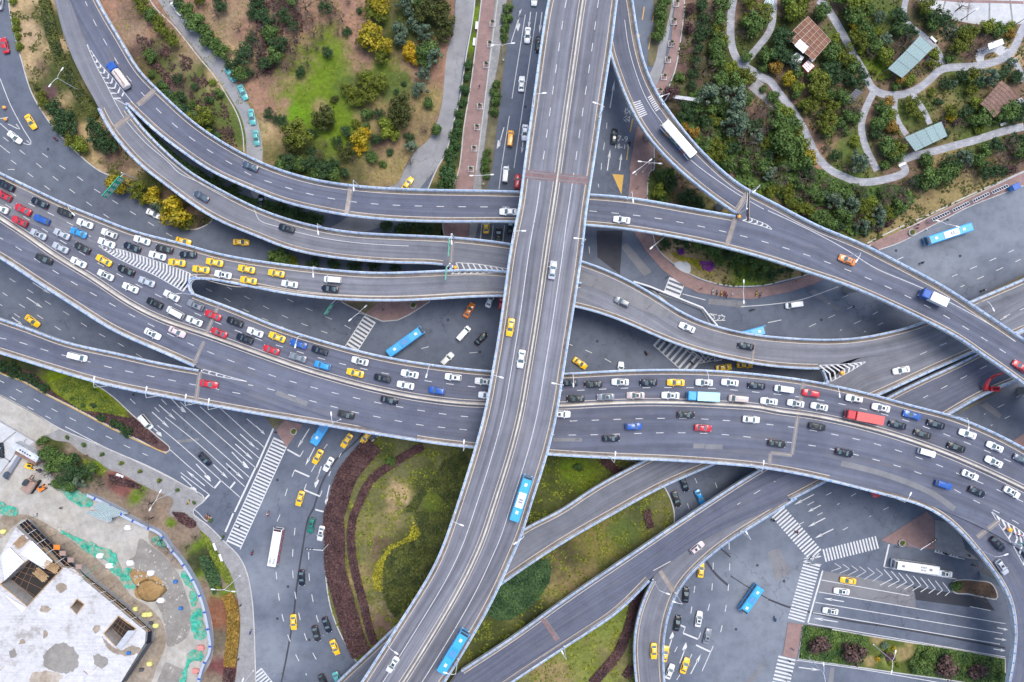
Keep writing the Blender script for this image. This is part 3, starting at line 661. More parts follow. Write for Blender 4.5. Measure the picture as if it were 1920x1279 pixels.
PATHCELL = {}; PATHPOLY = [P('20:1840,590 1890,630 1850,660 1918,720;30:0,740 60,800 110,780 60,860;20:1918,790 1770,660'), P('30:1560,400 1700,330 1800,370 1790,410 1740,420 1690,390 1620,420 1620,455 1570,465'), P('30:1090,-60 1200,55 1300,118 1400,152 1500,173 1700,192 1918,178') + [(1960, -60)], P('31:730,560 1110,395 1250,320 1520,190 1918,0 1918,110 1500,270 1000,530 830,592'), P('21:1180,610 1330,620 1520,690 1520,790 1400,760 1215,740')]
def ribbon(name, pts, w, mat, z, taper=None):
    if name == 'park_path':
        for a in smooth(spline(pts, 4), 4):
            for i in (-1, 0, 1):
                for j in (-1, 0, 1): PATHCELL.setdefault((int(a[0] // 24) + i, int(a[1] // 24) + j), []).append((a, w / S / 2 + 2.5))
    mb = MB(); strip(mb, smooth(spline(pts, 4), 4), w, lambda x, y: z, 0); return tag(mb.build(name, mat), kind='structure')

# -- upper left verge between the ground road and the ramp
verge = island('verge', [(14, -30)] + P('00:62,0 90,180 160,450 230,680 310,830 420,980 560,1130 740,1279;01:870,55 1000,130 1200,300 1420,440 1500,430') + [(398, 410), (330, 350), (265, 250), (235, 205), (196, 150), (165, 90), (146, 30), (140, -30)], tan,
  [(104, 40, 40, moss, .4, 75), (135, 130, 50, moss, .35, 65), (168, 200, 36, moss, .5, 60), (75, 130, 20, soil), (150, 290, 40, straw), (110, 230, 18, grass), (215, 300, 40, soil), (330, 390, 60, soil, .6, 40), (55, 60, 30, (.36, .26, .16)), (95, 175, 18, plum), (280, 350, 30, moss), (380, 420, 25, (.05, .04, .035))])
# -- the wooded knoll enclosed by the upper ramp and the side road
knoll = island('lawn', [(180, -30), (214, 70), (262, 150), (300, 190), (340, 222), (400, 262), (480, 300), (300, 230), (345, 300), (430, 345), (560, 392), (640, 410)] + P('11:560,400 690,350') + [(700, 372), (756, 330)] + P('10:1120,1250 1200,1130 1290,1050 1340,960 1390,800 1410,620 1430,400 1480,200 1490,0') + [(852, -30)] if 0 else
  [(182, -30), (214, 70), (262, 150), (340, 222), (440, 285), (520, 330), (640, 345)] + [(742, 345)] + P('10:1120,1250 1200,1130 1290,1050 1340,960 1390,800 1410,620 1430,400 1480,200 1490,0') + [(852, -30)], litter,
  [(600, 60, 110, litter), (560, 120, 60, (.27, .165, .115)), (520, 30, 50, (.2, .13, .09)), (495, 110, 55, (.12, .085, .06)), (500, 270, 60, straw), (545, 240, 30, tan), (500, 240, 26, tan), (660, 300, 130, plum, .8), (620, 195, 95, lime, .55, -15), (575, 195, 38, lime), (555, 215, 28, (.11, .21, .012)), (720, 140, 45, lime), (745, 165, 50, grass), (690, 165, 60, grass), (700, 215, 40, straw), (600, 200, 18, straw), (780, 250, 60, (.19, .14, .075), .7), (810, 190, 40, straw), (770, 40, 85, moss), (715, 35, 25, grass), (730, 320, 60, straw), (650, 330, 40, (.10, .09, .04)), (560, 320, 80, moss), (245, 55, 45, (.23, .16, .11)), (270, 100, 34, plum), (315, 130, 75, moss), (350, 150, 55, grass, .6, 55), (330, 185, 50, plum), (400, 200, 70, grass), (440, 240, 50, grass), (390, 130, 30, moss), (410, 60, 60, (.25, .18, .11), .5, 60), (440, 120, 40, tan, .5, 60), (470, 60, 40, litter), (250, 20, 30, soil)], kerb=False)
flat('side_lane', P('00:1120,-40 1180,0 1260,120 1390,280 1520,440 1630,580 1720,720 1800,860 1840,1000 1850,1150 1860,1279') + [(470, 360), (497, 395)] + [(492, 300)] + P('10:50,1120 30,980 0,880;00:1860,780 1780,640 1690,480 1580,330 1460,200 1330,80 1290,0 1250,-40'), M['side_asphalt'], .16)
for s_ in ('00:1110,-20 1180,75 1300,190 1390,300 1500,440 1600,560 1690,700 1780,860 1820,1000 1830,1140', ): ribbon('kerb', P(s_), .3, M['kerb'], .175)
# -- side road and hedge strip left of the top bridge
flat('side_road', [(868, -30)] + P('10:1500,0 1490,200 1430,400 1410,620 1390,800 1340,960 1290,1050 1200,1130 1110,1279') + [(735, 345), (700, 372), (640, 415), (600, 440), (640, 440), (700, 430), (760, 395), (790, 350)] + P('10:1340,1279 1420,1150 1460,1000 1500,850 1530,650 1560,450 1600,250 1630,100 1640,0') + [(892, -30)], M['side_asphalt'], .012)
island('verge', [(892, -30)] + P('10:1642,0 1620,180 1580,400 1550,600 1520,780 1470,960 1430,1130 1350,1279') + [(800, 360), (770, 420), (740, 440), (830, 450)] + P('11:1400,400') + [(838, 380)] + P('10:1520,1279 1560,950 1610,640 1650,330 1690,0') + [(905, -30)], moss, [(892, 30, 22, lime, .3, 80), (885, 80, 20, lime, .3, 80), (835, 330, 30, straw), (800, 430, 40, deep_green)], kerb=True)
def poly(name, s, mat, z, sm=False, sk=0.0): return flat(name, P(s) if isinstance(s, str) else s, mat, z, sm, True, sk)
poly('pavement', '10:1692,-60 1800,-60 1650,1279;11:1610,200 1590,520 1380,520 1400,380 1480,130;10:1520,1279', M['brick'], .14, sk=.2)
poly('pavement', '10:1802,-60 1890,-60 1750,1279;11:1640,520 1592,520 1640,0;10:1652,1279', M['grey_pave'], .135, sk=.2)
poly('verge', '10:1880,0 1925,0 1860,500 1770,1279;11:1720,140 1690,140;10:1690,1279 1750,800 1820,450', M['rough'], .142, sk=.2)
for a, b in (('10:1812,0', '10:1650,1279'), ): ribbon('kerb', P(a) + P(b), .3, M['kerb'], .16)
# -- right of the top bridge: median with trees, side lane, red pavement, planted belt
poly('verge', '20:1080,-60 1190,-60 1160,200 1100,340 1080,440 1055,495 1025,490 1020,440 1040,330 1065,160', M['rough'], .14, sm=True, sk=.2)
poly('side_lane', '20:1170,-60 1230,-60 1200,120 1160,350 1130,520 1060,670 1010,600 1060,500 1090,340 1150,200', M['side_asphalt'], .012, sm=True)
poly('pavement', '20:1230,-60 1305,-60 1290,60 1250,360 1220,520 1160,660 1060,1060 1050,1279;21:1030,0 1005,210 930,330 1050,490 1080,580 1200,705 1400,820 1600,875 1760,882 1918,866;31:100,845 380,765 450,790 350,850 180,905 0,940;21:1800,965 1600,950 1400,915 1290,865 1130,745 1010,610 920,470 860,340 890,0;20:880,1279 930,980 960,900 1060,680 1130,560 1190,340', M['brick'], .14, sk=.2)
belt = island('verge', P('20:1310,-60 1295,60 1255,360 1225,520 1175,660 1070,1060 1060,1279;21:1040,0 1015,210 1060,490 1090,580 1210,695 1400,805 1600,860 1760,868 1918,855;31:100,830 330,765 520,640 660,600 800,545 1918,10') + [(1950, 310), (1950, -40)], soil,
  [(1285, 100, 70, straw, .4, 95), (1275, 165, 40, grass, .5, 95), (1320, 120, 60, plum, .4, 100), (1345, 60, 40, (.2, .15, .12), .5, 100), (1400, 100, 60, moss, .5, 75), (1330, 215, 60, plum), (1390, 270, 70, plum), (1420, 330, 60, plum), (1500, 360, 70, plum), (1240, 350, 40, grass), (1290, 420, 60, deep_green), (1350, 490, 90, grass, .6, 15), (1420, 520, 70, lime, .35, 5), (1270, 485, 40, tan, .6, 45), (1440, 470, 50, moss), (1330, 520, 50, straw, .3, 12), (1440, 500, 50, grass), (1480, 520, 30, straw),
   (1650, 420, 60, straw, .3, -28), (1740, 380, 70, straw, .28, -25), (1830, 340, 80, straw, .3, -25), (1910, 300, 40, soil), (1690, 330, 60, soil), (1580, 90, 70, grass), (1640, 70, 60, moss), (1650, 120, 30, lime), (1700, 100, 35, (.12, .085, .07)), (1560, 190, 60, soil), (1480, 60, 60, moss), (1530, 300, 50, litter, .7), (1590, 280, 60, litter, .8), (1600, 330, 60, grass, .35, 0), (1680, 270, 50, soil), (1650, 210, 50, soil), (1700, 210, 40, grass), (1760, 190, 50, straw), (1730, 200, 30, grass), (1800, 150, 50, grass), (1860, 130, 50, straw), (1900, 210, 40, soil), (1830, 95, 30, plum), (1830, 240, 70, grass), (1750, 250, 40, moss), (1900, 100, 30, tan), (1740, 30, 40, moss), (1780, 60, 25, tan), (1600, 40, 40, moss), (1650, 20, 60, grass)], g=8)
poly('pavement', '31:760,548 1110,405 1250,330 1520,200 1918,15 1918,110 1500,270 1350,350 1150,450 1000,530 830,592', M['brick'], .155, sk=.2)
ribbon('kerb', P('31:745,545 1000,420 1230,320 1500,190 1918,5'), .35, M['kerb'], .17)
ribbon('kerb', P('31:830,595 1000,535 1150,455 1350,352 1500,275 1918,112'), .3, M['kerb'], .17)
# park paths
for s_, w in (('20:1665,-40 1640,150 1650,350 1700,460 1800,530 1918,600;30:0,590 100,720 200,850 300,1030 360,1160 460,1270;31:560,40 680,85 860,70 1040,0;30:1000,1215 1300,1120 1560,1050 1750,990 1918,950', 2.2),
              ('30:380,0 430,45 500,150 580,290 640,410 720,540 780,660 860,705 960,715 1100,680 1200,610 1300,520 1400,505 1560,495 1760,440 1840,370 1900,240 1940,160', 2.2), ('20:1750,470 1830,370 1918,260;30:30,180 45,-40', 2.0),
              ('30:790,690 720,850 700,960 740,1120 820,1279', 2.0), ('30:955,725 950,820 980,920 1040,1010', 1.6), ('30:1075,690 1130,770 1180,850 1215,930', 1.6), ('30:1040,-30 1020,100 1060,190 1180,280 1280,390 1310,480', 1.7), ('30:1840,440 1880,510 1918,610', 1.7), ('30:1190,440 1270,490', 1.6)):
    ribbon('park_path', P(s_), w * 1.0, M['park_pave'], .165 + random.uniform(0, .01))
poly('park_path', '20:1840,590 1890,630 1850,660 1918,720;30:0,740 60,800 110,780 60,860;20:1918,790 1770,660', M['grey_pave'], .16)
poly('plaza', '30:1560,400 1700,330 1800,370 1790,410 1740,420 1690,390 1620,420 1620,455 1570,465', M['plaza'], .16, sm=True)
flat('plaza', P('30:1090,-60 1200,45 1300,108 1400,142 1500,163 1600,176 1700,182 1800,180 1918,168') + [(1960, 30), (1960, -60)], M['plaza'], .2, False, True, .2)
ribbon('kerb', P('30:1090,-60 1200,45 1300,108 1400,142 1500,163 1600,176 1700,182 1800,180 1960,165'), .7, M['kerb'], .215)
ribbon('plaza_band', P('30:1340,-20 1310,75'), .5, M['grey_pave'], .212); ribbon('plaza_band', P('30:1515,-10 1490,160'), .5, M['grey_pave'], .212); ribbon('plaza_band', P('30:1662,0 1660,170'), .5, M['grey_pave'], .212); ribbon('plaza_band', P('30:1815,0 1835,170'), .5, M['grey_pave'], .212); ribbon('plaza_band', P('30:1250,-10 1450,8 1660,12 1918,20'), .8, M['brick'], .214)
# -- left triangle with lime ground cover
tri = island('verge', P('02:-60,60 0,232 160,292 340,390 560,500 830,640 1000,720 1250,832 1275,805 1180,715 1000,558 850,418 680,298 450,150 200,60'), plum,
  [(45, 692, 40, deep_green, .5, 25), (95, 700, 30, (.09, .11, .02)), (120, 705, 34, (.14, .19, .008)), (160, 735, 42, (.14, .19, .008)), (190, 755, 34, (.14, .19, .008)), (220, 770, 26, (.14, .19, .008)), (135, 720, 40, (.14, .19, .008), .8, 40), (30, 670, 30, moss)], g=5)
ribbon('kerb', P('02:0,238 160,298 340,397 560,508 830,650 1000,732 1250,842'), .3, M['yellow_line'], .165)
# -- lower left corner: pavement, planting, building site
corner = [(-40, 735)] + P('02:0,402 150,480 300,565 450,655 700,760 1000,890 1250,1010 1400,1090 1540,1180;03:1440,0 1560,100 1680,220 1790,330 1850,450 1890,650 1905,850 1918,1279') + [(480, 1320), (-40, 1320)]
flat('pavement', corner, M['grey_pave'], .13, False, True, .2); ribbon('kerb', corner[1:-2], .32, M['kerb'], .15)
poly('site_yard', '02:-60,400 0,402 150,480 300,565 440,660 330,710 270,745 150,690 0,590 -60,560', M['site'], .15, sm=False)
poly('plaza', '02:-60,560 0,595 130,670 265,750 190,800 150,870 0,1010 -60,1060', M['plaza'], .15)
for a in ('02:120,680 20,760 -20,810', '02:200,730 110,850 0,1000', '02:0,850 80,905', '02:0,600 270,755'): ribbon('plaza_band', P(a), .4, M['grey_pave'], .158)
bed = island('verge', P('02:270,750 330,715 420,745 520,760 600,830 720,890 800,950 900,990 1050,1070 1180,1130 1300,1190;03:1270,20 1420,50 1500,130 1600,260 1700,420 1760,560 1790,700 1800,900 1780,1100 1740,1300 1500,1300 1590,1100 1600,900 1560,700 1500,540 1400,370 1280,220 1150,110 930,-10;02:700,1150 560,1130 430,1080 380,1000 330,900 280,830'), (.20, .155, .115),
  [(100, 830, 26, moss), (170, 880, 40, moss), (185, 870, 22, lime, .5, 30), (215, 900, 24, (.17, .07, .06)), (240, 912, 22, (.17, .07, .06)), (262, 925, 16, lime, .5, 30), (345, 955, 26, (.13, .09, .07), .6, 40), (400, 1015, 22, lime, .3, 65), (413, 1055, 22, lime, .3, 70), (430, 1110, 12, lime, .3, 80), (385, 1045, 24, deep_green, .35, 65), (420, 1140, 26, (.17, .075, .045), .3, 85), (432, 1180, 30, (.19, .075, .04), .3, 92), (430, 1250, 26, (.13, .05, .05), .4, 95), (300, 970, 40, (.23, .17, .125)), (320, 980, 12, lime), (405, 1200, 30, (.12, .10, .07), .35, 85), (100, 880, 22, (.2, .17, .12))], z=.17, g=5, kerb=False)
site = [(-40, 905)] + P('02:0,1000 150,870 200,890 260,900 330,960 400,1060 560,1140 700,1160 960,1279;03:930,0 1100,85 1230,155 1310,262 1400,375 1500,545 1550,682 1590,880 1600,1010 1540,1150 1500,1320') + [(-40, 1330)]
flat('site_yard', site, M['site'], .19, False)
# site dirt and puddles lie in the yard's own sheets
M['dirt'] = earthy('site_dirt', 1.0, .6, ((.21, .165, .12), (.32, .275, .225))); M['mud'] = earthy('wet_mud', .7, .4, ((.20, .185, .165), (.27, .255, .235))); M['ochre'] = earthy('ochre_soil', 1.2, .7, ((.25, .15, .06), (.36, .24, .11)))
poly('dirt_patch', '03:0,40 180,20 300,60 450,150 600,260 760,380 900,520 1000,640 1100,700 1200,800 1240,900 1240,1010 1180,1150 1100,1320 880,1320 1130,1000 1160,900 1000,760 700,480 400,240 200,50 100,110 0,200', M['dirt'], .2, sm=True)
poly('mud_patch', '03:1050,200 1130,250 1230,330 1330,450 1390,600 1430,740 1430,860 1390,950 1260,1010 1240,880 1200,740 1130,640 1050,560 1020,430 960,360 1010,330', M['mud'], .21, sm=True)
poly('mud_patch', '03:1240,1130 1300,1150 1390,1200 1350,1300 1180,1300 1210,1200', M['mud'], .21, sm=True)
poly('dirt_patch', '03:980,430 1080,450 1200,500 1230,560 1190,650 1100,660 1020,640 1000,560', M['ochre'], .22, sm=True)
poly('dirt_patch', '03:1130,110 1200,180 1290,270 1330,340 1380,420 1330,430 1230,320 1120,220', M['dirt'], .22, sm=True)
# -- small islands in the crossing
poly('verge', '12:60,552 210,590 150,655 130,652', M['rough'], .14, sk=.2); poly('pavement', '12:212,590 352,625 228,795 150,670', M['brick'], .14, sk=.2)
island('pavement', P('11:680,900 640,985 820,1078 950,1130 1060,1122 1150,1080 1300,985 1330,900'), None, z=.14, mat=M['brick'], smooth_=False)
poly('verge', '11:650,985 920,985 820,1070', M['rough'], .15)
island('verge', P('21:1030,880 1100,920 1420,1038 1500,1165 1440,1140 1200,1020'), None, z=.05, mat=M['ground_asphalt'], smooth_=False, kerb=True)
# -- the big leaf-shaped garden at the bottom
gar = island('verge', P('12:905,722 820,812 740,915 650,1065 575,1279;13:520,180 515,300 520,450 560,720 640,930 745,1110') + [(690, 1280), (730, 1330), (1190, 1330), (1200, 1230), (1216, 1110), (1255, 1035), (1264, 985), (1262, 950), (1240, 905), (1200, 870), (1000, 845), (800, 800)], (.115, .115, .045),
  [(750, 925, 32, tan), (735, 970, 26, (.25, .19, .10)), (700, 990, 40, (.17, .15, .06), .6, 90), (715, 1030, 30, soil), (690, 1080, 30, straw, .5, 80), (705, 1150, 35, (.20, .16, .09), .6, 60), (720, 1180, 34, soil), (800, 900, 45, moss), (830, 950, 60, (.06, .068, .02)), (780, 1060, 85, (.055, .058, .018)), (800, 1120, 70, (.05, .055, .02)), (810, 940, 26, (.09, .12, .02)), (760, 860, 40, (.11, .11, .05)), (720, 850, 25, moss), (1050, 900, 70, (.06, .075, .02)), (1100, 890, 45, (.10, .14, .015)), (1070, 880, 30, lime), (990, 960, 50, moss), (970, 1040, 70, deep_green), (1060, 1060, 70, (.06, .055, .025)), (1130, 1010, 60, (.15, .13, .04)), (1170, 1000, 40, grass), (1200, 960, 30, (.07, .08, .03)), (1140, 1090, 40, grass), (1100, 1150, 80, straw, .6, -40), (1140, 1160, 60, (.15, .18, .04)), (1060, 1240, 90, (.15, .17, .04), .6, -30), (1150, 1130, 30, grass), (1030, 1270, 50, straw), (1000, 1150, 40, deep_green), (920, 1210, 60, moss)], g=6)
# -- right lower islands
poly('pavement', '33:850,212 1190,-5 1250,60 1250,280 1100,270 900,232', M['brick'], .14, sk=.2); poly('pavement', '33:1252,60 1420,90 1480,280 1580,360 1480,345 1252,285', M['grey_pave'], .13, sk=.2)
island('verge', P('33:1375,545 1400,520 1470,508 1560,515 1680,540 1720,650 1620,640 1500,615 1400,605'), (.14, .09, .06), [(1860, 1105, 20, (.07, .05, .04)), (1792, 1100, 12, grass)], g=5)
gard2 = island('verge', P('33:262,845 480,880 700,920 920,955 1140,990 1400,1030 1780,1100 1780,1279 1740,1320 1300,1252 1000,1212 700,1168 228,1102'), (.075, .10, .022), [(1646, 1195, 18, straw), (1690, 1225, 16, straw, .5, 80), (1705, 1200, 14, straw), (1632, 1240, 14, straw), (1665, 1230, 22, (.2, .22, .06)), (1520, 1190, 40, (.07, .10, .02)), (1800, 1240, 60, (.07, .085, .025))], g=4, smooth_=False)
poly('pavement', '33:150,828 262,845 212,1100 110,1080', M['brick'], .145, sk=.2)
poly('verge', '32:1360,558 1500,505 1740,372 1800,345 1740,365 1380,550', M['rough'], .14, sk=.15); poly('verge', '31:1500,985 1918,780 1918,812 1560,990', M['rough'], .14, sk=.2)
poly('pavement', '32:1840,745 1918,690 1940,800 1900,790', M['brick'], .14, sk=.2)
poly('verge', '21:1220,1000 1100,930 1000,880', M['rough'], .1)
# asphalt repair patches, and a darker quad just below the upper ramp
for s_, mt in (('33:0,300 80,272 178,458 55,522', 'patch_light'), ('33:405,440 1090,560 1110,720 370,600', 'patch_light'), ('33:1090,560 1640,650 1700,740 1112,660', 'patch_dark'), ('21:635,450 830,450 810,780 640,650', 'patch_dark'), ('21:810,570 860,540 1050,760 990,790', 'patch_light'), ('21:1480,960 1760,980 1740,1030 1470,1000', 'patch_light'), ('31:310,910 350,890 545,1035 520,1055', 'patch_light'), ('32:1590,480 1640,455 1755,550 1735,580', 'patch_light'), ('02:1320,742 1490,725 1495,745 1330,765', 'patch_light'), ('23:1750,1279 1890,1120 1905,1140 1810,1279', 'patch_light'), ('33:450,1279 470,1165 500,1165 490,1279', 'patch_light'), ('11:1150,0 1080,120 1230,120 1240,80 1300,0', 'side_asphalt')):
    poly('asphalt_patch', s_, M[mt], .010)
ribbon('asphalt_seam', P('12:840,650 740,760 600,890 500,1050 420,1279;13:400,20 340,330 300,600 285,760 230,1080 190,1279'), .5, M['patch_dark'], .012)
ribbon('asphalt_seam', P('23:1450,360 1530,470 1620,550'), .7, M['patch_dark'], .012); ribbon('asphalt_seam', P('23:1560,270 1640,340'), .5, M['patch_dark'], .012); ribbon('asphalt_seam', P('33:0,655 160,715 400,770 620,820 900,860 1300,930 1780,1020'), .55, M['patch_dark'], .0135); ribbon('asphalt_seam', P('23:1640,480 1780,570 1918,650'), .3, M['patch_dark'], .012)

# ---------------------------------------------------------------- painted markings on the ground
GM = {k: MB() for k in ('white_line', 'white_worn', 'yellow_line')}
Z0 = lambda x, y: .018
def gl(s, w=.2, dash=None, phase=0, m='white_line'): strip(GM[m], spline(P(s) if isinstance(s, str) else s, 6), w, Z0, 0, dash, phase)
def seg(m, *pairs, w=.2):
    for s in pairs: gl(s, w, m=m)
GD = (13, 39.5)
for s in ('00:-150,1000 -40,1110 80,1200;01:205,15 330,110 455,205', '00:-90,930 25,1030 140,1120 260,1215;01:385,35 510,130 635,225 760,315 890,400', '00:200,1055 310,1145 440,1235;01:580,45 695,130 820,208 950,290 1085,370 1215,450 1340,520', '00:-60,1190 60,1280;01:70,-10 205,15',
          '01:1420,800 1520,870 1655,940 1790,1020 1918,1085;11:150,1150 320,1235', '01:1700,870 1830,940;11:45,1010 185,1080 325,1140 470,1195 620,1248', '11:100,895 240,965 370,1028 510,1090 655,1155 760,1215',
          '01:-60,735 80,815 220,900 350,985 490,1065 620,1150 755,1230;02:905,25 1040,105 1180,190', '01:20,915 150,1005 290,1090 430,1180 560,1260', '01:-20,990 105,1072 240,1160'):
    gl(s, .17, GD, 2, 'white_line')
for s in ('02:0,295 130,365 270,440 405,515 545,585 680,655 825,725 965,795 1110,858', '02:-40,340 100,430 235,505 380,580'): gl(s, .17, (13, 38), 4)
seg('white_line', '02:490,640 800,800 1100,930 1350,1060 1480,1150', '02:690,300 1000,560 1350,880 1610,1105', '02:1180,630 1330,755 1800,1170', '02:1240,570 1500,780 1835,1090', '02:1290,510 1870,1020', '02:1350,455 1918,950', '02:1500,490 1918,855', '02:1650,500 1918,745', '02:1850,580;12:0,640', '02:1355,985 1570,1150', '12:0,740 60,795', '12:0,855 20,875', '12:0,800 20,812')
seg('white_line', '02:1510,1215 1570,1150', '02:1605,1105 1658,1042', '02:1725,1102 1763,1055', '12:130,655 0,950', '02:1918,945;03:1760,0', '03:1750,10 1690,150', w=.5)
seg('white_line', '02:1160,495 1195,530', '02:1210,435 1250,475', '02:1400,450 1435,480', '02:975,430 1015,470')
def arrow(a, b, kind='s', m='white_line', w=.22):
    """lane arrow from tail a to tip b (pixels): s straight, l left, r right (seen along the arrow)"""
    L = dist(a, b); u = ((b[0] - a[0]) / L, (b[1] - a[1]) / L); n = (-u[1], u[0])
    q = lambda x, y: W(a[0] + u[0] * x + n[0] * y, a[1] + u[1] * x + n[1] * y, .018)
    mb = GM[m]
    mb.face([q(0, -.9), q(L * .68, -.9), q(L * .68, .9), q(0, .9)][::-1])
    if kind == 's': mb.face([q(L * .62, -2.7), q(L, 0), q(L * .62, 2.7)][::-1])
    else:
        sg = 1 if kind == 'r' else -1
        pts = [q(L * .6, sg * .5), q(L * .62, sg * 4.6), q(L * .78, sg * 4.2), q(L, sg * 2.6), q(L * .82, -sg * 2.2), q(L * .66, -sg * 1.2)]
        mb.face(pts if sg < 0 else pts[::-1])
AR = lambda s, k='s', m='white_line': arrow(*P(s), kind=k, m=m)
for s, k in (('02:1190,475 1320,590', 's'), ('02:1140,530 1270,650', 's'), ('02:1285,430 1390,542', 'l'), ('02:1120,625 1220,708', 'r'), ('02:1470,920 1590,1047', 'r'), ('02:1600,925 1710,1030', 's'), ('02:1695,915 1830,1037', 's'), ('02:1738,830 1862,962', 'l'), ('02:1765,770 1900,890', 's'), ('02:1800,695 1918,800', 's'), ('02:1535,1085 1398,970', 's'), ('02:1358,1012 1488,1133', 'r'), ('12:0,635 68,700', 's'),
             ('12:400,655 310,800', 's'), ('12:440,797 370,932', 's'), ('12:490,937 435,1098', 'l'), ('12:552,1078 518,1232', 'l'), ('33:430,45 300,112', 's'), ('33:490,128 350,197', 's'), ('32:345,1148 195,1227', 's'), ('32:395,1230 300,1279', 's'), ('23:1170,1045 1215,900', 'l'), ('23:1258,1135 1315,980', 'l'), ('23:1340,1215 1418,1065', 's'),
             ('10:1860,955 1815,1120', 'r'), ('20:140,90 125,210', 's'), ('20:225,90 205,250', 's'), ('20:60,80 35,235', 'l'), ('20:85,1040 72,1150', 's'), ('20:715,1279 737,1120', 's'), ('20:805,1279 822,1150', 's'), ('20:735,810 770,600', 's'), ('01:200,950 320,1030', 's'), ('01:90,1100 170,1160', 's'), ('01:245,840 380,925', 's'), ('33:570,672 420,648', 's'), ('33:525,825 340,795', 's'), ('33:230,1165 390,1187', 's'), ('33:1720,868 1800,885', 's'), ('33:1700,948 1790,962', 's'), ('33:1690,1027 1780,1042', 's')):
    AR(s, k)
seg('white_line', '12:235,812 330,865', '12:290,967 400,1015', '12:362,1115 480,1163', '12:445,1260 530,1279', '13:0,0 2,1', w=.5) if 0 else seg('white_line', '12:235,812 330,865', '12:290,967 400,1015', '12:362,1115 480,1163', '12:445,1262 530,1285', w=.45)
seg('white_line', '12:330,865 355,820', '12:270,1015 290,965', '12:362,1113 378,1070', '12:480,1163 495,1120', '12:410,735 438,690', '12:510,805 535,772', '12:415,978 445,925', '12:622,870 640,838', '12:545,1010 560,975', '12:218,1160 235,1105', '12:445,1055 470,990', w=.2)
for s, ph in (('13:293,120 275,315 278,485 300,655 335,820 390,985 465,1130', 0), ('13:150,450 170,630 200,790 245,940 305,1085 380,1225', 0), ('13:395,300 398,475 420,630 452,775 505,930', 0), ('13:180,20 150,90', 0)): gl(s, .2, (14, 40), ph)
for s in ('31:1845,595 1690,665 1535,730 1380,795', '31:1895,665 1745,735 1600,800 1445,872', '31:600,935 450,1000', '31:635,1018 490,1088 350,1152 215,1215', '31:825,1058 685,1130 540,1198', '31:865,1140 720,1210', '32:1900,400 1765,475 1620,548', '32:1815,560 1670,633', '33:600,115 470,185', '33:270,75 180,120', '33:410,5 300,60', '32:475,1135 340,1205 205,1279', '32:55,1050 -20,1090', '32:660,1140 520,1225', '32:905,1245 760,1315', '22:1370,1025 1385,1055 1395,1090', '22:1525,1060 1540,1110', '22:1315,1215 1330,1260'): gl(s, .17, (14, 39.5), 3)
seg('white_line', '31:-200,1020 0,1005 240,970 530,870', '31:0,1140 100,1120', '31:970,668 1015,648', '21:1280,925 1450,970', '20:955,1279 985,1100')
seg('white_line', '10:1900,870 1838,1279', '11:1840,0 1822,140', '10:1895,1240 1880,1320', '20:100,110 0,740', '20:185,90 15,1260', '20:70,70 -10,330', '11:1690,430 1680,520', '11:1780,410 1765,540', '11:1865,410 1850,540', '11:1695,380 1685,520')
for s in ('23:1628,230 1632,440 1600,740 1540,1000', '23:1510,380 1495,620 1455,800', '23:1372,555 1340,770'): gl(s, .2, (13, 39), 0)
seg('white_line', '23:1265,850 1300,865', '23:1285,910 1395,955', '23:1380,998 1490,1050', w=.45); seg('white_line', '23:1300,865 1283,910', '23:1400,950 1415,905', '23:1510,1005 1425,1195', '23:1240,1010 1220,1050', '23:1350,1065 1335,1100', '23:1260,1220 1235,1260', w=.2)
seg('white_line', '33:410,440 300,830', '33:908,242 870,412', w=.45); seg('white_line', '33:400,510 1060,628', '33:380,600 1780,838', '33:355,678 1760,912', '33:335,755 1740,992', '33:300,835 1780,1088', '33:1515,710 1670,740', '33:870,412 1420,505', '33:215,1112 700,1180 1280,1279', '33:1255,300 1475,355')
for k in range(9):
    x, y = 870 + k * 55, 432 + k * 12; gl('33:%d,%d %d,%d' % (x, y, x + 62 - k, y + 70)); gl('33:%d,%d %d,%d' % (x + 62 - k, y + 70, x - 30 + k * 6, y + 118 - k * 2))
for k in range(6):
    x, y = 500 + k * 62, 385 + k * 8; gl('33:%d,%d %d,%d' % (x, y, x + 50, y + 32 + k * 2), m='white_worn'); gl('33:%d,%d %d,%d' % (x + 50, y + 32 + k * 2, x - 25, y + 60 + k * 7), m='white_worn')
seg('white_line', '20:712,920 708,965', '20:694,1070 686,1125', '20:672,1225 668,1275', '21:648,100 650,125', '21:578,570 582,620', '22:430,22 455,32', '22:550,65 600,88', '22:695,130 745,158', '12:1240,55 1295,40', '12:1600,88 1660,82', w=.17)
seg('yellow_line', '20:992,50 978,150', '20:958,255 945,310', '20:1068,62 1055,165', '20:1040,265 1025,370', '20:1005,485 998,525', '20:905,890 887,990', '20:875,1090 860,1200', w=.3)
def zebra(a, b, w, n, on=.52, lines=True, m='white_line'):
    """crossing along the pixel line a-b, bars w pixels long lying across it"""
    L = dist(a, b); u = ((b[0] - a[0]) / L, (b[1] - a[1]) / L); v = (-u[1], u[0]); h = w / 2
    for i in range(n):
        s0 = L * i / n; s1 = s0 + L / n * on
        GM[m].face([W(a[0] + u[0] * s + v[0] * t, a[1] + u[1] * s + v[1] * t, .018) for s, t in ((s0, -h), (s1, -h), (s1, h), (s0, h))])
    if lines:
        for t in (-h, h): strip(GM[m], [(a[0] + v[0] * t, a[1] + v[1] * t), (b[0] + v[0] * t, b[1] + v[1] * t)], .22, lambda x, y: .022, 0)
zebra((527, 826), (437, 1024), 29, 33)
zebra((694, 598), (658, 655), 24, 9); zebra((1238, 632), (1308, 694), 40, 9, .42); zebra((1270, 525), (1258, 556), 30, 4)
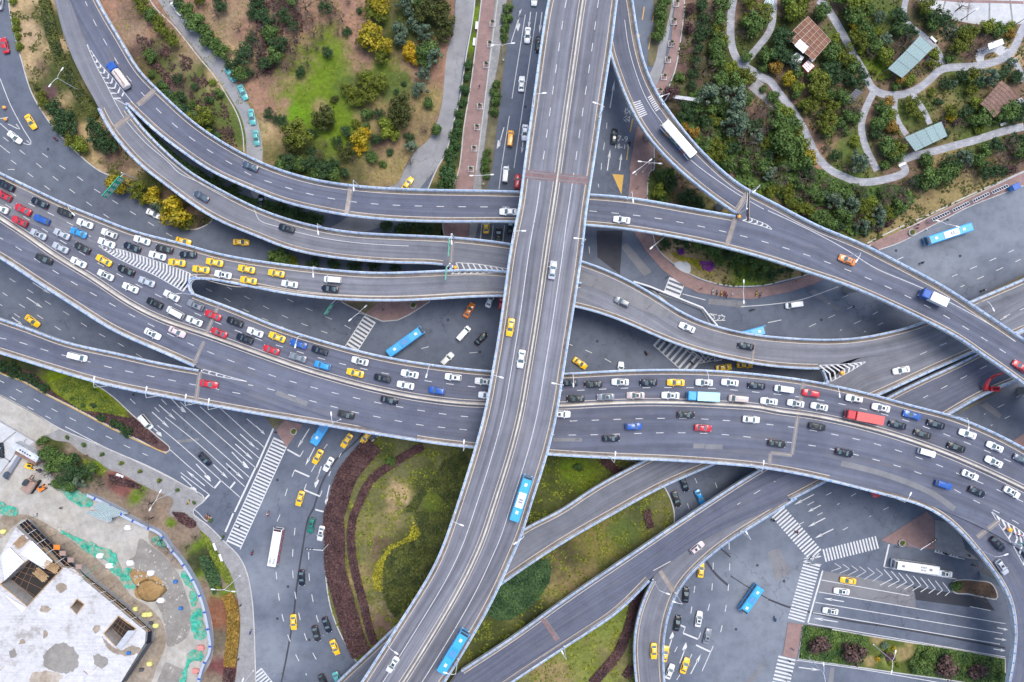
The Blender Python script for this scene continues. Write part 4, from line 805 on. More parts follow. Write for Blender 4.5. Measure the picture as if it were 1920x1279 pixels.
zebra((1450, 950), (1531, 1043), 30, 19, .5, False); zebra((1545, 1042), (1648, 1016), 24, 18, .5, False); zebra((1523, 1056), (1492, 1166), 32, 19, .5, False); zebra((1476, 1233), (1463, 1288), 33, 8, .5, False); zebra((1754, 1028), (1800, 1040), 14, 8, .5)
zebra((478, 1262), (500, 1290), 30, 6, .5)
seg('white_line', '33:270,350 410,330 260,375 400,395', '33:300,360 360,300', '33:330,365 385,310')
for k in range(5): gl('22:%d,%d %d,%d' % (1300 + k * 55, 60 + k * 12, 1400 + k * 30, 130 + k * 6)); gl('22:%d,%d %d,%d' % (1400 + k * 30, 162 - k * 3, 1440 + k * 33, 95 + k * 12))
seg('white_line', '22:1400,165 1580,135', '21:1480,1072 1600,1095', '21:1520,1125 1600,1122'); [gl('21:%d,1078 %d,1100 %d,1120' % (1490 + k * 40, 1525 + k * 36, 1500 + k * 38)) for k in range(3)]
seg('white_line', '00:0,590 80,790 170,960 235,1080 190,1080 0,925', '00:0,890 60,880', '00:60,930 150,970 120,930'); seg('white_line', '00:-20,1075 75,1150', w=.17)
seg('white_line', '02:1350,1185 1385,1135', '02:1350,1185 1480,1280;03:1555,70 1585,40', w=.2)
# yellow painted wedge and the bus lane hours
GM['yellow_line'].face([W(*p, .018) for p in P('21:752,25 838,32 820,178')][::-1])
for k, mb in GM.items(): tag(mb.build('road_markings', M[k]), kind='structure')
def text(s, px, py, size, m, ang=0, z=.02, name='road_lettering', parent=None):
    cu = bpy.data.curves.new(name, 'FONT'); cu.body = s; cu.size = size; cu.align_x = 'CENTER'; cu.align_y = 'CENTER'
    o = bpy.data.objects.new(name + '_curve', cu); COL.objects.link(o)
    me = bpy.data.meshes.new_from_object(o.evaluated_get(bpy.context.evaluated_depsgraph_get())); bpy.data.objects.remove(o); bpy.data.curves.remove(cu)
    me.materials.clear(); me.materials.append(m)
    t = bpy.data.objects.new(name, me); COL.objects.link(t)
    if parent is None: t.location = W(px, py, z); t.rotation_euler = (0, 0, R(ang)); tag(t, kind='structure')
    else: t.parent = parent
    return t
text('7-9', 1167.5, 261, 2.4, M['white_line'], -5); text('16-19', 1166, 275, 2.0, M['white_line'], -5)
text('\u516c\u4ea4', 1177, 216, 2.2, M['white_line'], 85)

# ---------------------------------------------------------------- vehicles
def rrect(x0, x1, w, z, r=.18, n=3):
    out = []
    for cx, cy, a0 in ((x1 - r, w - r, 0), (x0 + r, w - r, 90), (x0 + r, -w + r, 180), (x1 - r, -w + r, 270)):
        for k in range(n + 1):
            a = R(a0 + 90 * k / n); out.append((cx + math.cos(a) * r, cy + math.sin(a) * r, z))
    return out
def wheel_mb(x, y, r=.33, w=.2):
    mb = MB(); s = 1 if y > 0 else -1; n = 14
    rings = [[(x + math.cos(2 * math.pi * k / n) * rr, y + s * yy, r + math.sin(2 * math.pi * k / n) * rr) for k in range(n)] for rr, yy in ((r * .55, -w), (r, -w * .9), (r, -.02), (r * .9, 0), (r * .62, .005), (r * .55, -.03))]
    mb.loft(rings[:4], 0, False); mb.loft(rings[3:], 1, True); return mb
def car_parts(kind):
    if kind in 'srt':
        L, w, zb, zr = 4.65, .9, .93, 1.45
        st = [(-2.32, .62, .42, .72), (-2.26, .78, .32, .88), (-2.0, .86, .26, .97), (-1.5, .9, .22, .98), (-.6, .9, .2, .95), (.8, .9, .2, .93), (1.35, .89, .22, .9), (1.85, .86, .24, .82), (2.15, .78, .28, .72), (2.3, .62, .34, .62), (2.34, .45, .4, .54)]
        base, roof = (-1.72, 1.0, .8), (-1.05, .12, .62)
    elif kind in 'uh':
        L, w, zb, zr = 4.55, .92, 1.02, 1.68
        st = [(-2.28, .66, .45, .8), (-2.22, .82, .36, .98), (-1.9, .9, .3, 1.04), (-.6, .92, .26, 1.02), (.8, .92, .26, 1.0), (1.35, .91, .28, .98), (1.85, .87, .3, .92), (2.12, .8, .33, .82), (2.26, .64, .4, .7), (2.3, .48, .45, .6)]
        base, roof = (-2.18, 1.0, .82), (-1.85, .28, .66)
    else:
        L, w, zb, zr = 4.9, .88, 1.08, 1.92
        st = [(-2.45, .7, .42, .9), (-2.42, .84, .34, 1.06), (-2.0, .88, .28, 1.1), (.9, .88, .26, 1.08), (1.7, .87, .28, 1.04), (2.15, .83, .3, .95), (2.36, .7, .36, .8), (2.42, .5, .44, .66)]
        base, roof = (-2.42, 1.72, .82), (-2.36, 1.08, .72)
    b = MB()
    def ring(x, w_, lo, hi): return [(x, -w_ * .8, lo), (x, -w_ * .97, lo + .12), (x, -w_, (lo + hi) / 2 + .05), (x, -w_ * .95, hi - .05), (x, -w_ * .78, hi), (x, 0, hi + .025), (x, w_ * .78, hi), (x, w_ * .95, hi - .05), (x, w_, (lo + hi) / 2 + .05), (x, w_ * .97, lo + .12), (x, w_ * .8, lo)]
    b.loft([ring(*q) for q in st][::-1])
    rb = rrect(*base[:2], base[2], zb - .03, .16); rt = rrect(*roof[:2], roof[2], zr - .03, .14); tp = rrect(roof[0] + .12, roof[1] - .1, roof[2] - .1, zr + .012, .12)
    b.loft([rb, rt, tp])
    parts = [('body', b, 'PAINT')]
    def pane(q, o=.012):
        a, c_, d_ = Vector(q[0]), Vector(q[1]), Vector(q[2]); n = (c_ - a).cross(d_ - a).normalized() * o
        m = MB(); m.face([Vector(p) + n for p in q]); m.face([Vector(p) - n * .2 for p in q][::-1]); return m
    def lerp(f, y, front):
        i = 1 if front else 0; x = base[i] + (roof[i] - base[i]) * f; return (x, (base[2] + (roof[2] - base[2]) * f) * y, zb - .03 + (zr - zb) * f)
    parts.append(('windscreen', pane([lerp(.08, -.86, 1), lerp(.08, .86, 1), lerp(.97, .84, 1), lerp(.97, -.84, 1)]), 'glass_teal'))
    parts.append(('rear_window', pane([lerp(.12, .84, 0), lerp(.12, -.84, 0), lerp(.92, -.82, 0), lerp(.92, .82, 0)]), 'glass_teal'))
    for s in (-1, 1):
        def side(x, f): return (x, s * ((base[2] + (roof[2] - base[2]) * f) + .0), zb - .03 + (zr - zb) * f)
        q = [side(base[0] + .32, .1), side(base[1] - .28, .1), side(roof[1] - .12, .9), side(roof[0] + .16, .9)]
        parts.append(('side_window', pane(q if s < 0 else q[::-1]), 'glass'))
        m = MB(); x0 = st[-3][0]; m.box((x0 - .02, s * .62, .66), (.1, .15, .06), None, 0, .8); parts.append(('headlight', m, 'lamp_clear'))
        m = MB(); m.box((st[1][0] + .0, s * .64, .80), (.07, .15, .07), None, 0, .8); parts.append(('tail_light', m, 'lamp_red'))
        m = MB(); m.box((base[1] - .32, s * (w + .09), zb + .06), (.09, .11, .07), None, 0, .8); parts.append(('mirror', m, 'PAINT'))
        for x in (-1.38, 1.4): parts.append(('wheel', wheel_mb(x, s * (w - .0)), ('tyre', 'rim')))
    if kind in 'ru':
        m = MB(); m.box(((roof[0] + roof[1]) / 2 + .12, 0, zr + .012), (.36, .4, .012), None, 0, .97); parts.append(('sunroof', m, 'glass'))
    if kind == 't':
        m = MB(); m.box(((roof[0] + roof[1]) / 2 + .05, 0, zr + .09), (.12, .3, .08), None, 0, .75); parts.append(('roof_sign', m, 'white'))
        for s in (-1, 1):
            m = MB(); m.box((-.45, s * .912, .62), (.75, .006, .1), None, 0); parts.append(('side_stripe', m, 'white'))
    if kind == 'u':
        for s in (-1, 1):
            m = MB(); m.tube([(roof[0] + .2, s * .6, zr + .05), (roof[1] - .2, s * .6, zr + .05)], .025, 5); parts.append(('roof_rail', m, 'steel_dark'))
    if kind == 'v':
        m = MB(); [m.box((x, 0, zr + .02), (.03, .62, .015), None, 0) for x in (-1.8, -1.1, -.4, .3)]; parts.append(('roof_ridges', m, 'PAINT'))
    return parts
def boxloft(mb, x0, x1, w, z0, z1, r=.14, mi=0):
    def ring(x, i): 
        W_, a, b_ = w - i, z0 + i, z1 - i
        return [(x, -W_ + r, a), (x, -W_, a + r), (x, -W_, b_ - r), (x, -W_ + r, b_), (x, W_ - r, b_), (x, W_, b_ - r), (x, W_, a + r), (x, W_ - r, a)]
    mb.loft([ring(x1, .1), ring(x1 - .12, 0), ring(x0 + .1, 0), ring(x0, .08)], mi)
def bus_parts(L, style):
    h = L / 2; b = MB(); boxloft(b, -h, h, 1.25, .35, 3.05, .22); P_ = [('body', b, 'PAINT')]
    m = MB(); m.box((h - .02, 0, 1.95), (.035, 1.08, .62), None, 0, .98); P_.append(('windscreen', m, 'glass'))
    m = MB(); m.box((h - .32, 0, 3.06), (.3, 1.05, .02), None, 0, .98); P_.append(('windscreen_top', m, 'glass'))
    m = MB(); m.box((-h + .02, 0, 2.1), (.035, .95, .45), None, 0); P_.append(('rear_window', m, 'glass'))
    for s in (-1, 1):
        n = int(L / 1.7)
        for k in range(n):
            m = MB(); m.box((-h + .9 + k * (L - 1.9) / (n - 1), s * 1.25, 2.05), ((L - 1.9) / (n - 1) * .46, .012, .45), None, 0); P_.append(('side_window', m, 'glass'))
        for x in (-h + 2.6, h - 2.4): P_.append(('wheel', wheel_mb(x, s * 1.25, .48, .3), ('tyre', 'rim')))
        m = MB(); m.box((h + .0, s * .9, .8), (.05, .16, .1), None, 0); P_.append(('headlight', m, 'lamp_clear'))
        m = MB(); m.box((-h - .0, s * .95, 1.0), (.04, .12, .18), None, 0); P_.append(('tail_light', m, 'lamp_red'))
        m = MB(); m.tube([(h - .05, s * 1.15, 2.75), (h + .25, s * 1.4, 2.7), (h + .25, s * 1.42, 2.3)], .05, 5); P_.append(('mirror', m, 'PAINT'))
    hx = ((L * .32), (-L * .3))
    for x in hx:
        m = MB(); m.box((x, 0, 3.1), (.42, .36, .06), None, 0, .9); P_.append(('roof_hatch', m, 'p_grey' if style in ('white', 'stripe') else 'white'))
    if style == 'panel':
        m = MB(); m.box((-.3, 0, 3.12), (L * .17, .95, .08), None, 0, .97); P_.append(('roof_panel', m, 'white'))
        m = MB(); [m.box((-.3 - L * .04 + q * .62, 0, 3.215), (.2, .5, .012), None, 0) for q in (0, 1)]; P_.append(('vent_grille', m, 'p_grey'))
    if style == 'blue':
        m = MB(); m.box((.0, 0, 3.1), (L * .13, .85, .06), None, 0, .95); P_.append(('roof_panel', m, 'p_blue_roof'))
        m = MB(); [m.box((-L * .06 + q * .55, y, 3.17), (.14, .14, .012), None, 0) for q in range(3) for y in (-.45, 0, .45)]; P_.append(('vent_grille', m, 'p_grey'))
    if style == 'white':
        m = MB(); m.box((-L * .12, 0, 3.1), (L * .10, .8, .06), None, 0, .95); P_.append(('air_conditioner', m, 'white'))
        m = MB(); [m.box((-L * .18 + q * .42, y, 3.17), (.13, .28, .012), None, 0) for q in range(4) for y in (-.4, .4)]; P_.append(('vent_grille', m, 'p_grey'))
    if style == 'stripe':
        for s in (-1, 1):
            for k, c in enumerate(('p_amber', 'p_green', 'p_green', 'p_blue', 'p_red')):
                m = MB(); m.box((h - 2.6 - k * (L - 4.5) / 4.6, s * 1.262, .95), ((L - 4.5) / 9.5, .012, .42), None, 0); P_.append(('side_panel', m, c))
        m = MB(); m.box((-L * .15, 0, 3.1), (L * .12, .7, .05), None, 0, .95); P_.append(('air_conditioner', m, 'white'))
        m = MB(); [m.box((-L * .22 + q * .42, y, 3.16), (.13, .24, .012), None, 0) for q in range(4) for y in (-.38, .38)]; P_.append(('vent_grille', m, 'p_grey'))
    if style == 'redside':
        for s in (-1, 1):
            m = MB(); m.box((0, s * 1.262, .95), (h - .4, .012, .45), None, 0); P_.append(('side_panel', m, 'p_red'))
        m = MB(); m.box((h - .25, 0, 3.06), (.16, 1.05, .03), None, 0); P_.append(('roof_front', m, 'p_maroon'))
        m = MB(); [m.box((-h + 1.0 + q * .4, y, 3.07), (.13, .3, .012), None, 0) for q in range(4) for y in (-.5, .5)]; P_.append(('vent_grille', m, 'p_grey'))
    return P_
def truck_parts(L, load):
    h = L / 2; b = MB(); boxloft(b, h - 2.1, h, 1.15, .5, 2.7, .2); P_ = [('cab', b, 'PAINT')]
    m = MB(); m.box((h - .02, 0, 2.0), (.06, .95, .4), None, 0, .97); P_.append(('windscreen', m, 'glass'))
    m = MB(); m.box((h - .45, 0, 2.72), (.3, .9, .04), None, 0, .8); P_.append(('air_deflector', m, 'PAINT'))
    for s in (-1, 1):
        m = MB(); m.box((h - .95, s * 1.155, 1.95), (.45, .012, .35), None, 0); P_.append(('side_window', m, 'glass'))
        m = MB(); m.box((h, s * .85, .85), (.05, .15, .1), None, 0); P_.append(('headlight', m, 'lamp_clear'))
        m = MB(); m.box((h - .35, s * 1.38, 2.0), (.08, .1, .22), None, 0); P_.append(('mirror', m, 'steel_dark'))
        for x in ([h - 1.2, -h + 1.2] + ([-h + 2.4] if L > 7 else [])): P_.append(('wheel', wheel_mb(x, s * 1.12, .46, .3), ('tyre', 'rim')))
    m = MB(); m.box((-.6, 0, .75), (h - .7, .5, .15), None, 0); P_.append(('chassis', m, 'steel_dark'))
    x0, x1 = -h, h - 2.3
    if load == 'tank':
        m = MB(); n = 14
        m.loft([[(x, math.cos(2 * math.pi * k / n) * r * 1.2, 1.9 + math.sin(2 * math.pi * k / n) * r * .95) for k in range(n)] for x, r in ((x0, .7), (x0 + .15, 1.0), (x1 - .15, 1.0), (x1, .7))][::-1]); P_.append(('tank', m, 'tank_rust'))
        m = MB(); m.box(((x0 + x1) / 2, 0, 2.86), ((x1 - x0) * .42, .2, .03), None, 0); [m.box((x0 + (x1 - x0) * f, 0, 2.9), (.22, .22, .08), None, 0, .9) for f in (.25, .5, .75)]; P_.append(('catwalk', m, 'p_rust'))
    else:
        m = MB(); boxloft(m, x0, x1, 1.2, .95, 2.95 if load != 'low' else 2.4, .05); P_.append(('cargo_box', m, load if load != 'low' else 'p_boxred'))
        m = MB(); [m.box((x0 + (x1 - x0) * f, 0, 2.965), (.03, 1.15, .012), None, 0) for f in (.1, .25, .4, .55, .7, .85)]; m.box((x0 + .5, 0, 2.965), (.25, .25, .02), None, 0); P_.append(('roof_ribs', m, load))
    return P_
M['p_blue_roof'] = plain('blue_roof', (.03, .28, .62), .4)
M['tank_rust'] = paint_wear('rust_streaked_white_paint', (.66, .6, .57), (.34, .15, .10), .7)
PARTS = {}
def get_parts(kind):
    if kind not in PARTS:
        p = bus_parts(float(kind.split('_')[2]), kind.split('_')[1]) if kind.startswith('bus') else truck_parts(float(kind.split('_')[2]), kind.split('_', 3)[3]) if kind.startswith('truck') else car_parts(kind)
        PARTS[kind] = [(n, mb.mesh(n, [M['p_white'] if m == 'PAINT' else M[m]] if isinstance(m, str) else [M[q] for q in m], n in ('body', 'tank', 'roof_sign')), m) for n, mb, m in p]
        for n, me, m in PARTS[kind]:
            if n == 'body' and hasattr(me, 'set_sharp_from_angle'): me.set_sharp_from_angle(angle=R(38))
    return PARTS[kind]
MESHC = {}
def vehicle(name, kind, colour, px, py, z, ang, label, cat, group, scale=1.0):
    r = root(name, W(px, py, z), label, cat, group, R(ang)); r.scale = (scale,) * 3
    for n, me, m in get_parts(kind):
        if m == 'PAINT':
            k = (kind, me.name, colour)
            if k not in MESHC:
                c = me.copy(); c.materials.clear(); c.materials.append(M['p_' + colour]); MESHC[k] = c
            me = MESHC[k]
        o = link(n, me, r)
    return r
KN = dict(s='sedan', r='sunroof sedan', t='taxi', u='SUV', h='hatchback', v='van')
CN = dict(navy='dark navy', dark='black', steel='steel blue', silver='silver', grey='grey', white='white', red='red', yellow='yellow', blue='blue', sky='sky blue', orange='orange', teal='pale teal', green='dark green', beige='beige', pink='pinkish silver', maroon='maroon', amber='amber')
NAME = dict(s='sedan_car', r='sedan_car', t='taxi_car', u='suv_car', h='hatchback_car', v='van'); CAT = dict(s='car', r='car', t='taxi', u='car', h='car', v='van')
CARLOG = []
def vrow(group, where, key, flip, s):
    items = []
    for sg in s.split(';'):
        t, c = sg.split(':')
        for q in c.split():
            f = q.split(','); x, y = float(f[0]), float(f[1])
            if t.strip() != 'px': x, y = P('%s:%s,%s' % (t.strip(), f[0], f[1]))[0]
            items.append([x, y, f[2], f[3], float(f[4]) if len(f) > 4 else None, f[5].replace('_', ' ') if len(f) > 5 else None])
    if key: items.sort(key=lambda i: i[0] if key != 'A' else i[1])
    nm = lambda i: CN[i[3]] + ' ' + KN[i[2]]
    for k, it in enumerate(items):
        x, y, kd, c, ang, lab = it
        if not lab:
            a = nm(items[k - 1]) if k else None; b = nm(items[k + 1]) if k + 1 < len(items) else None
            if a and b: lab = nm(it) + ' between ' + a + ' and ' + b + ', ' + where
            elif b: lab = nm(it) + ' left of ' + b + ', ' + where
            elif a: lab = nm(it) + ' right of ' + a + ', ' + where
            else: lab = nm(it) + ' ' + where
        if key:
            z = ztop(x, y); h = DECKS[key].head(x, y) + (180 if flip else 0); h += random.uniform(-1.5, 1.5) if ang is None else ang
        else: z, h = .0, ang
        vehicle(NAME[kd], kd, {'white': random.choice(['white', 'white', 'offwhite']), 'dark': random.choice(['dark', 'char', 'navy'])}.get(c, c), x, y, z + .02, h, lab, CAT[kd], group, random.uniform(.97, 1.03)); CARLOG.append((x, y, lab))
gj = 'cars queuing on the curved viaduct'
vrow(gj, 'outer lane of left jam', 'F', True, '01:60,115,u,navy 310,245,s,dark 500,318,u,dark 648,400,s,white 830,475,u,white 1075,525,s,white 1240,590,s,dark 1418,632,s,navy 1617,690,t,yellow 1855,740,t,yellow;px:519.5,513,t,yellow 625,525,v,white')
vrow(gj, 'second lane of left jam', 'F', True, '01:40,190,u,red 185,295,s,red 325,370,h,blue 600,468,s,sky 810,545,s,white 1000,578,s,navy 1190,640,s,white 1335,692,t,yellow 1515,743,t,yellow 1680,782,r,white 1870,825,t,yellow;px:544.5,533,s,white 620,542,s,navy')
vrow(gj, 'third lane of left jam', 'B', True, '01:15,285,s,white 160,383,u,red 475,478,s,silver 628,582,s,dark 790,675,t,yellow 955,750,s,dark 1110,835,s,silver 1295,940,s,white 1475,1010,u,grey 1605,1085,s,red 1770,1135,u,dark;px:480,623,s,white 521,632,t,yellow 561,645,s,blue 601,657,u,navy 676,677,r,white 769,701,r,white 850,707,u,white 907,715,r,white')
vrow(gj, 'innermost lane of left jam', 'B', True, '01:300,480,r,silver 465,580,s,silver 600,690,s,white 803,785,r,white 988,880,s,white 1170,995,u,dark 1325,1065,v,white 1465,1128,s,white 1650,1215,r,red;px:461,635,u,dark 510,656,s,red 560,670,s,grey 606,685,h,sky 667,699,t,yellow 718,709,u,dark 761,722,s,white 820,732,h,blue 913,741,s,white')
vrow(gj, 'upper lane of right jam', 'B', True, 'px:1067,717,u,navy 1112,720,s,dark 1162,716,r,white 1215,717,s,navy 1266,717,t,yellow 1319,717,r,white 1367,717,r,white 1417,723,s,navy 1467,729,v,white 1518,737,h,red 1599,747,u,white 1649,764,r,white 1707,778,s,blue 1752,795,s,dark 1811,813,s,white 1862,837,r,white 1912,861,s,steel')
vrow(gj, 'lower lane of right jam', 'B', True, 'px:1079,747,s,dark 1135,744,r,grey 1191,741,r,beige 1256,741,r,white 1382,747,v,beige 1440,752,r,white 1490,756,r,white 1534,762,r,white 1680,796,s,navy 1727,813,s,dark 1790,838,s,dark 1860,865,r,white')
ge = 'cars driving freely on the lower side of the curved viaduct'
vrow(ge, 'free lower carriageway of curved viaduct', 'B', False, '01:345,665,u,dark 1155,1225,r,white 1338,1210,s,pink;px:731,750,s,navy 650,777,u,dark 1053,776,u,white 1285,777,s,dark 1187,799,h,blue 1317,802,s,red 1145,821,s,dark 1407,786,s,white 1530,799,u,dark 1455,831,s,dark 1581,848,s,navy 1735,848,v,white 1816,890,r,white 1766,908,h,blue 1829,921,s,dark 1894,922,r,white')
vrow('cars on the left ramp', 'on the straight left ramp', 'G', False, 'px:150,669,v,white 394,720,s,red')
vrow('cars on the upper ramp', 'on the upper ramp', 'C', True, 'px:471,313,s,steel 953,398,s,white 1165,413,s,white 1586,488,r,orange 1910,687,s,red')
vrow('cars on the lower sweeping ramp', 'on the winding lower ramp', 'E', True, '01:1518,197,s,steel;px:539,429,u,navy 1165.5,566,u,grey 1287,614,s,white 1397,649,s,navy 1687,694,s,white')
vrow('cars on the diagonal ramp', 'alone on the straight diagonal ramp', 'I', False, 'px:1306,1025,u,pink')
vrow('cars on the loop ramp', 'alone on the narrow loop ramp at bottom', 'J', True, 'px:1225,1219,t,yellow')
vrow('cars on the right exit ramp', 'on the exit ramp by right edge', 'K', False, 'px:1867,1019,u,dark 1875,1062,u,silver')
vrow('cars on the top bridge', 'on the top bridge', 'A', False, 'px:957,614,t,yellow 977,673,s,white 737,1244,r,white')
vrow('cars on the top bridge', 'on the top bridge right carriageway', 'A', True, 'px:1036,507,s,silver')
gg = 'cars on the roads at ground level'
def gcar(s): vrow(gg, '', None, False, s)
gcar('px:3,6,s,silver,82,silver_sedan_cut_by_the_top_left_corner_of_the_photo 12,87,s,red,104,red_sedan_on_the_ground_road_at_the_upper_left_edge 61,230,t,yellow,-59,yellow_taxi_on_the_ground_road_beside_the_dry_left_verge 31,259,s,white,-39,white_sedan_at_the_tip_of_painted_chevrons_on_left_ground_road')
gcar('px:334,18,s,white,-54,white_sedan_parked_at_the_top_of_the_narrow_tree_lined_lane 355,48,s,silver,-52,silver_sedan_parked_half_under_trees_in_the_narrow_lane')
vrow('pale teal cars parked along the narrow lane', '', None, False, 'px:434,141,s,teal,-58,uppermost_pale_teal_sedan_parked_half_under_trees_along_narrow_lane 457,175,s,teal,-65,second_pale_teal_sedan_from_the_top_parked_along_narrow_lane 474,221,s,teal,-80,third_pale_teal_sedan_from_the_top_parked_along_narrow_lane 482,260,s,teal,-84,lowest_pale_teal_sedan_parked_along_narrow_lane_near_the_upper_ramp')
gcar('px:957,261,v,amber,85,amber_minivan_in_the_lanes_left_of_the_top_bridge 989,68,s,white,-94,uppermost_white_sedan_in_the_arrow_lanes_left_of_top_bridge 1009,85,s,navy,-94,navy_sedan_tucked_against_the_left_edge_of_the_top_bridge 978,159,r,white,86,white_sunroof_sedan_alone_between_lane_lines_left_of_top_bridge 984,250,s,white,-94,white_sedan_beside_the_amber_minivan_left_of_top_bridge 1002,-2,s,white,-94,white_sedan_cut_by_the_top_edge_left_of_top_bridge 1151,257,u,navy,85,dark_navy_SUV_on_road_right_of_top_bridge_near_painted_hours')
gcar('px:948,328,v,white,85,white_van_heading_under_the_upper_ramp_left_of_top_bridge 970,342,h,red,85,red_hatchback_disappearing_under_the_upper_ramp_beside_top_bridge 765,346,t,yellow,55,yellow_taxi_on_side_road_at_the_edge_of_upper_ramp 491,379,s,navy,88,black_sedan_in_the_gap_between_the_two_upper_ramps 912,424,t,yellow,88,yellow_taxi_in_the_gap_between_ramps_left_of_top_bridge 935,441,s,dark,88,black_sedan_in_the_gap_between_ramps_left_of_top_bridge 957,425,s,navy,88,navy_sedan_mostly_hidden_by_the_top_bridge_in_ramp_gap')
gcar('px:346,453,t,yellow,-15,yellow_taxi_half_hidden_by_the_jammed_ramp_parapet 454,455,t,yellow,-3,yellow_taxi_on_shaded_ground_road_between_jam_and_winding_ramp 291,402,s,white,-25,white_sedan_hidden_under_round_trees_by_green_sign 64,602,t,yellow,-37,yellow_taxi_on_dark_ground_road_at_left_edge_under_viaduct')
gcar('px:880,582,t,orange,60,orange_taxi_on_the_shaded_crossing_left_of_top_bridge 919,563,s,white,70,white_sedan_half_under_the_jammed_branch_ramp_by_top_bridge 870,625,v,white,48,white_van_on_shaded_crossing_beside_a_black_sedan 902,635,s,dark,45,black_sedan_on_shaded_crossing_beside_a_white_van 839,673,h,white,45,white_hatchback_passing_under_the_curved_viaduct_in_shaded_crossing 941,567,h,red,80,red_hatchback_mostly_hidden_under_the_top_bridge')
gcar('px:277,791,v,white,-50,white_van_by_the_lime_planted_triangle_at_lower_left 386,860,u,navy,-48,navy_SUV_among_arrow_lanes_before_the_long_zebra_crossing 4,844,u,navy,95,navy_SUV_at_the_left_edge_on_pale_plaza_slabs')
gcar('px:651,826,t,yellow,235,yellow_taxi_closest_to_the_viaduct_edge_at_lower_crossing 687,819,t,yellow,235,yellow_taxi_mostly_hidden_under_viaduct_by_the_leaf_garden 597,856,t,yellow,240,yellow_taxi_left_of_white_sedan_below_the_blue_bus 617,870,s,white,240,white_sedan_beside_yellow_taxi_on_the_dark_road_seam 564,934,t,yellow,252,yellow_taxi_in_lane_by_painted_stop_boxes_at_lower_crossing')
gcar('px:585,984,u,green,258,dark_green_SUV_beside_a_white_sedan_by_plum_hedge 603,999,r,white,258,white_sunroof_sedan_beside_dark_green_SUV_by_plum_hedge 567,1082,s,navy,-88,navy_sedan_alone_below_the_white_and_red_bus 552,1165,t,yellow,-88,yellow_taxi_on_the_lower_road_nearest_the_pavement_corner 614,1170,s,dark,-70,black_sedan_nearest_the_plum_hedge_on_lower_road 594,1186,s,dark,-76,black_sedan_left_of_another_black_sedan_on_lower_road 629,1212,t,yellow,-68,yellow_taxi_beside_the_kerb_of_the_leaf_garden 608,1276,u,dark,-65,black_SUV_cut_by_the_bottom_edge_on_lower_road 634,1272,s,teal,-68,pale_teal_sedan_half_under_the_ramp_at_bottom_edge')
gcar('px:1087,681,t,yellow,-35,yellow_taxi_on_shaded_road_just_right_of_top_bridge 1356,689,t,yellow,8,yellow_taxi_at_the_upper_parapet_of_right_jam 1395,684,t,yellow,0,yellow_taxi_half_under_the_winding_ramp_by_right_jam 1163,693,s,white,85,white_car_nose_peeping_out_above_the_right_jam 1282,907,s,dark,-70,black_sedan_in_the_gap_between_lower_ramps_nearer_the_viaduct 1267,935,s,dark,-72,long_black_sedan_in_the_gap_between_lower_ramps_by_white_kerb 1311,931,s,sky,-65,sky_blue_sedan_in_the_gap_between_lower_ramps 1486,572,v,white,188,white_van_on_ground_road_below_the_upper_ramp_at_right')
gcar('px:1313,1067,t,yellow,85,yellow_taxi_at_the_edge_of_loop_ramp_split 1285,1114,s,dark,85,black_sedan_beside_the_loop_ramp_under_a_lamp_arm 1309,1159,r,white,80,white_sunroof_sedan_in_lanes_right_of_loop_ramp 1269,1167,s,dark,78,black_sedan_behind_the_stop_box_beside_loop_ramp 1325,1191,r,grey,75,grey_sunroof_sedan_at_the_lower_stop_box 1246,1224,t,yellow,78,yellow_taxi_mostly_hidden_under_loop_ramp_edge 1283,1246,t,yellow,70,yellow_taxi_beside_white_sedan_at_bottom_right_of_loop_ramp 1255,1257,s,white,68,white_sedan_touching_the_loop_ramp_at_bottom_edge')
gcar('px:1588,1087,t,yellow,172,yellow_taxi_waiting_beyond_zebra_at_lower_right 1576,1107,r,white,174,white_sunroof_sedan_just_below_yellow_taxi_at_lower_right 1555,1144,r,white,172,white_sunroof_sedan_lowest_at_the_lower_right_stop_line 1768,1074,r,white,173,white_sunroof_sedan_right_behind_the_white_roofed_bus')
def big(name, kind, c, x, y, key, ang, lab, cat, grp='buses', flip=False):
    if key: z = ztop(x, y); h = DECKS[key].head(x, y) + (180 if flip else 0)
    else: z, h = 0, ang
    vehicle(name, kind, c, x, y, z + .02, h, lab, cat, grp); CARLOG.append((x, y, lab))
big('city_bus', 'bus_panel_11.6', 'busblue', 977, 931, 'A', 0, 'light blue bus with white roof panel on the top bridge', 'bus', flip=True)
big('city_bus', 'bus_blue_11.6', 'busblue', 851, 1215, 'A', 0, 'light blue bus at the bottom end of the top bridge', 'bus', flip=True)
big('city_bus', 'bus_stripe_11.8', 'white', 1269, 266, 'D', 0, 'white roofed bus with colourful sides on the curved entry ramp', 'bus', flip=True)
big('city_bus', 'bus_blue_12', 'busblue', 762, 641, None, 36, 'bright blue bus on the shaded crossing above the jam', 'bus')
big('city_bus', 'bus_blue_11', 'busblue', 611, 800, None, 58, 'bright blue bus mostly hidden under the viaduct at the lower crossing', 'bus')
big('city_bus', 'bus_panel_13.4', 'busblue', 1770, 441, None, 198, 'light blue bus by the bus stop shelters at right', 'bus')
big('city_bus', 'bus_redside_10.8', 'white', 521, 1022, None, 80, 'white roofed bus with red sides on the lower left road', 'bus')
big('city_bus', 'bus_blue_8.6', 'busblue', 1404, 1118, None, 235, 'short bright blue bus turning at the lower right crossing', 'bus')
big('city_bus', 'bus_white_12.8', 'white', 1709, 1059, None, 172, 'long white roofed bus waiting by the chevrons at lower right', 'bus')
big('city_bus', 'bus_blue_11.5', 'busblue', 1394, 628, None, 15, 'bright blue bus peeping out above the winding ramp at right', 'bus')
big('box_truck', 'truck_a_7_p_white', 'blue', 1743, 559, 'C', 0, 'blue cab truck with white cargo box on the upper ramp', 'truck', 'trucks', True)
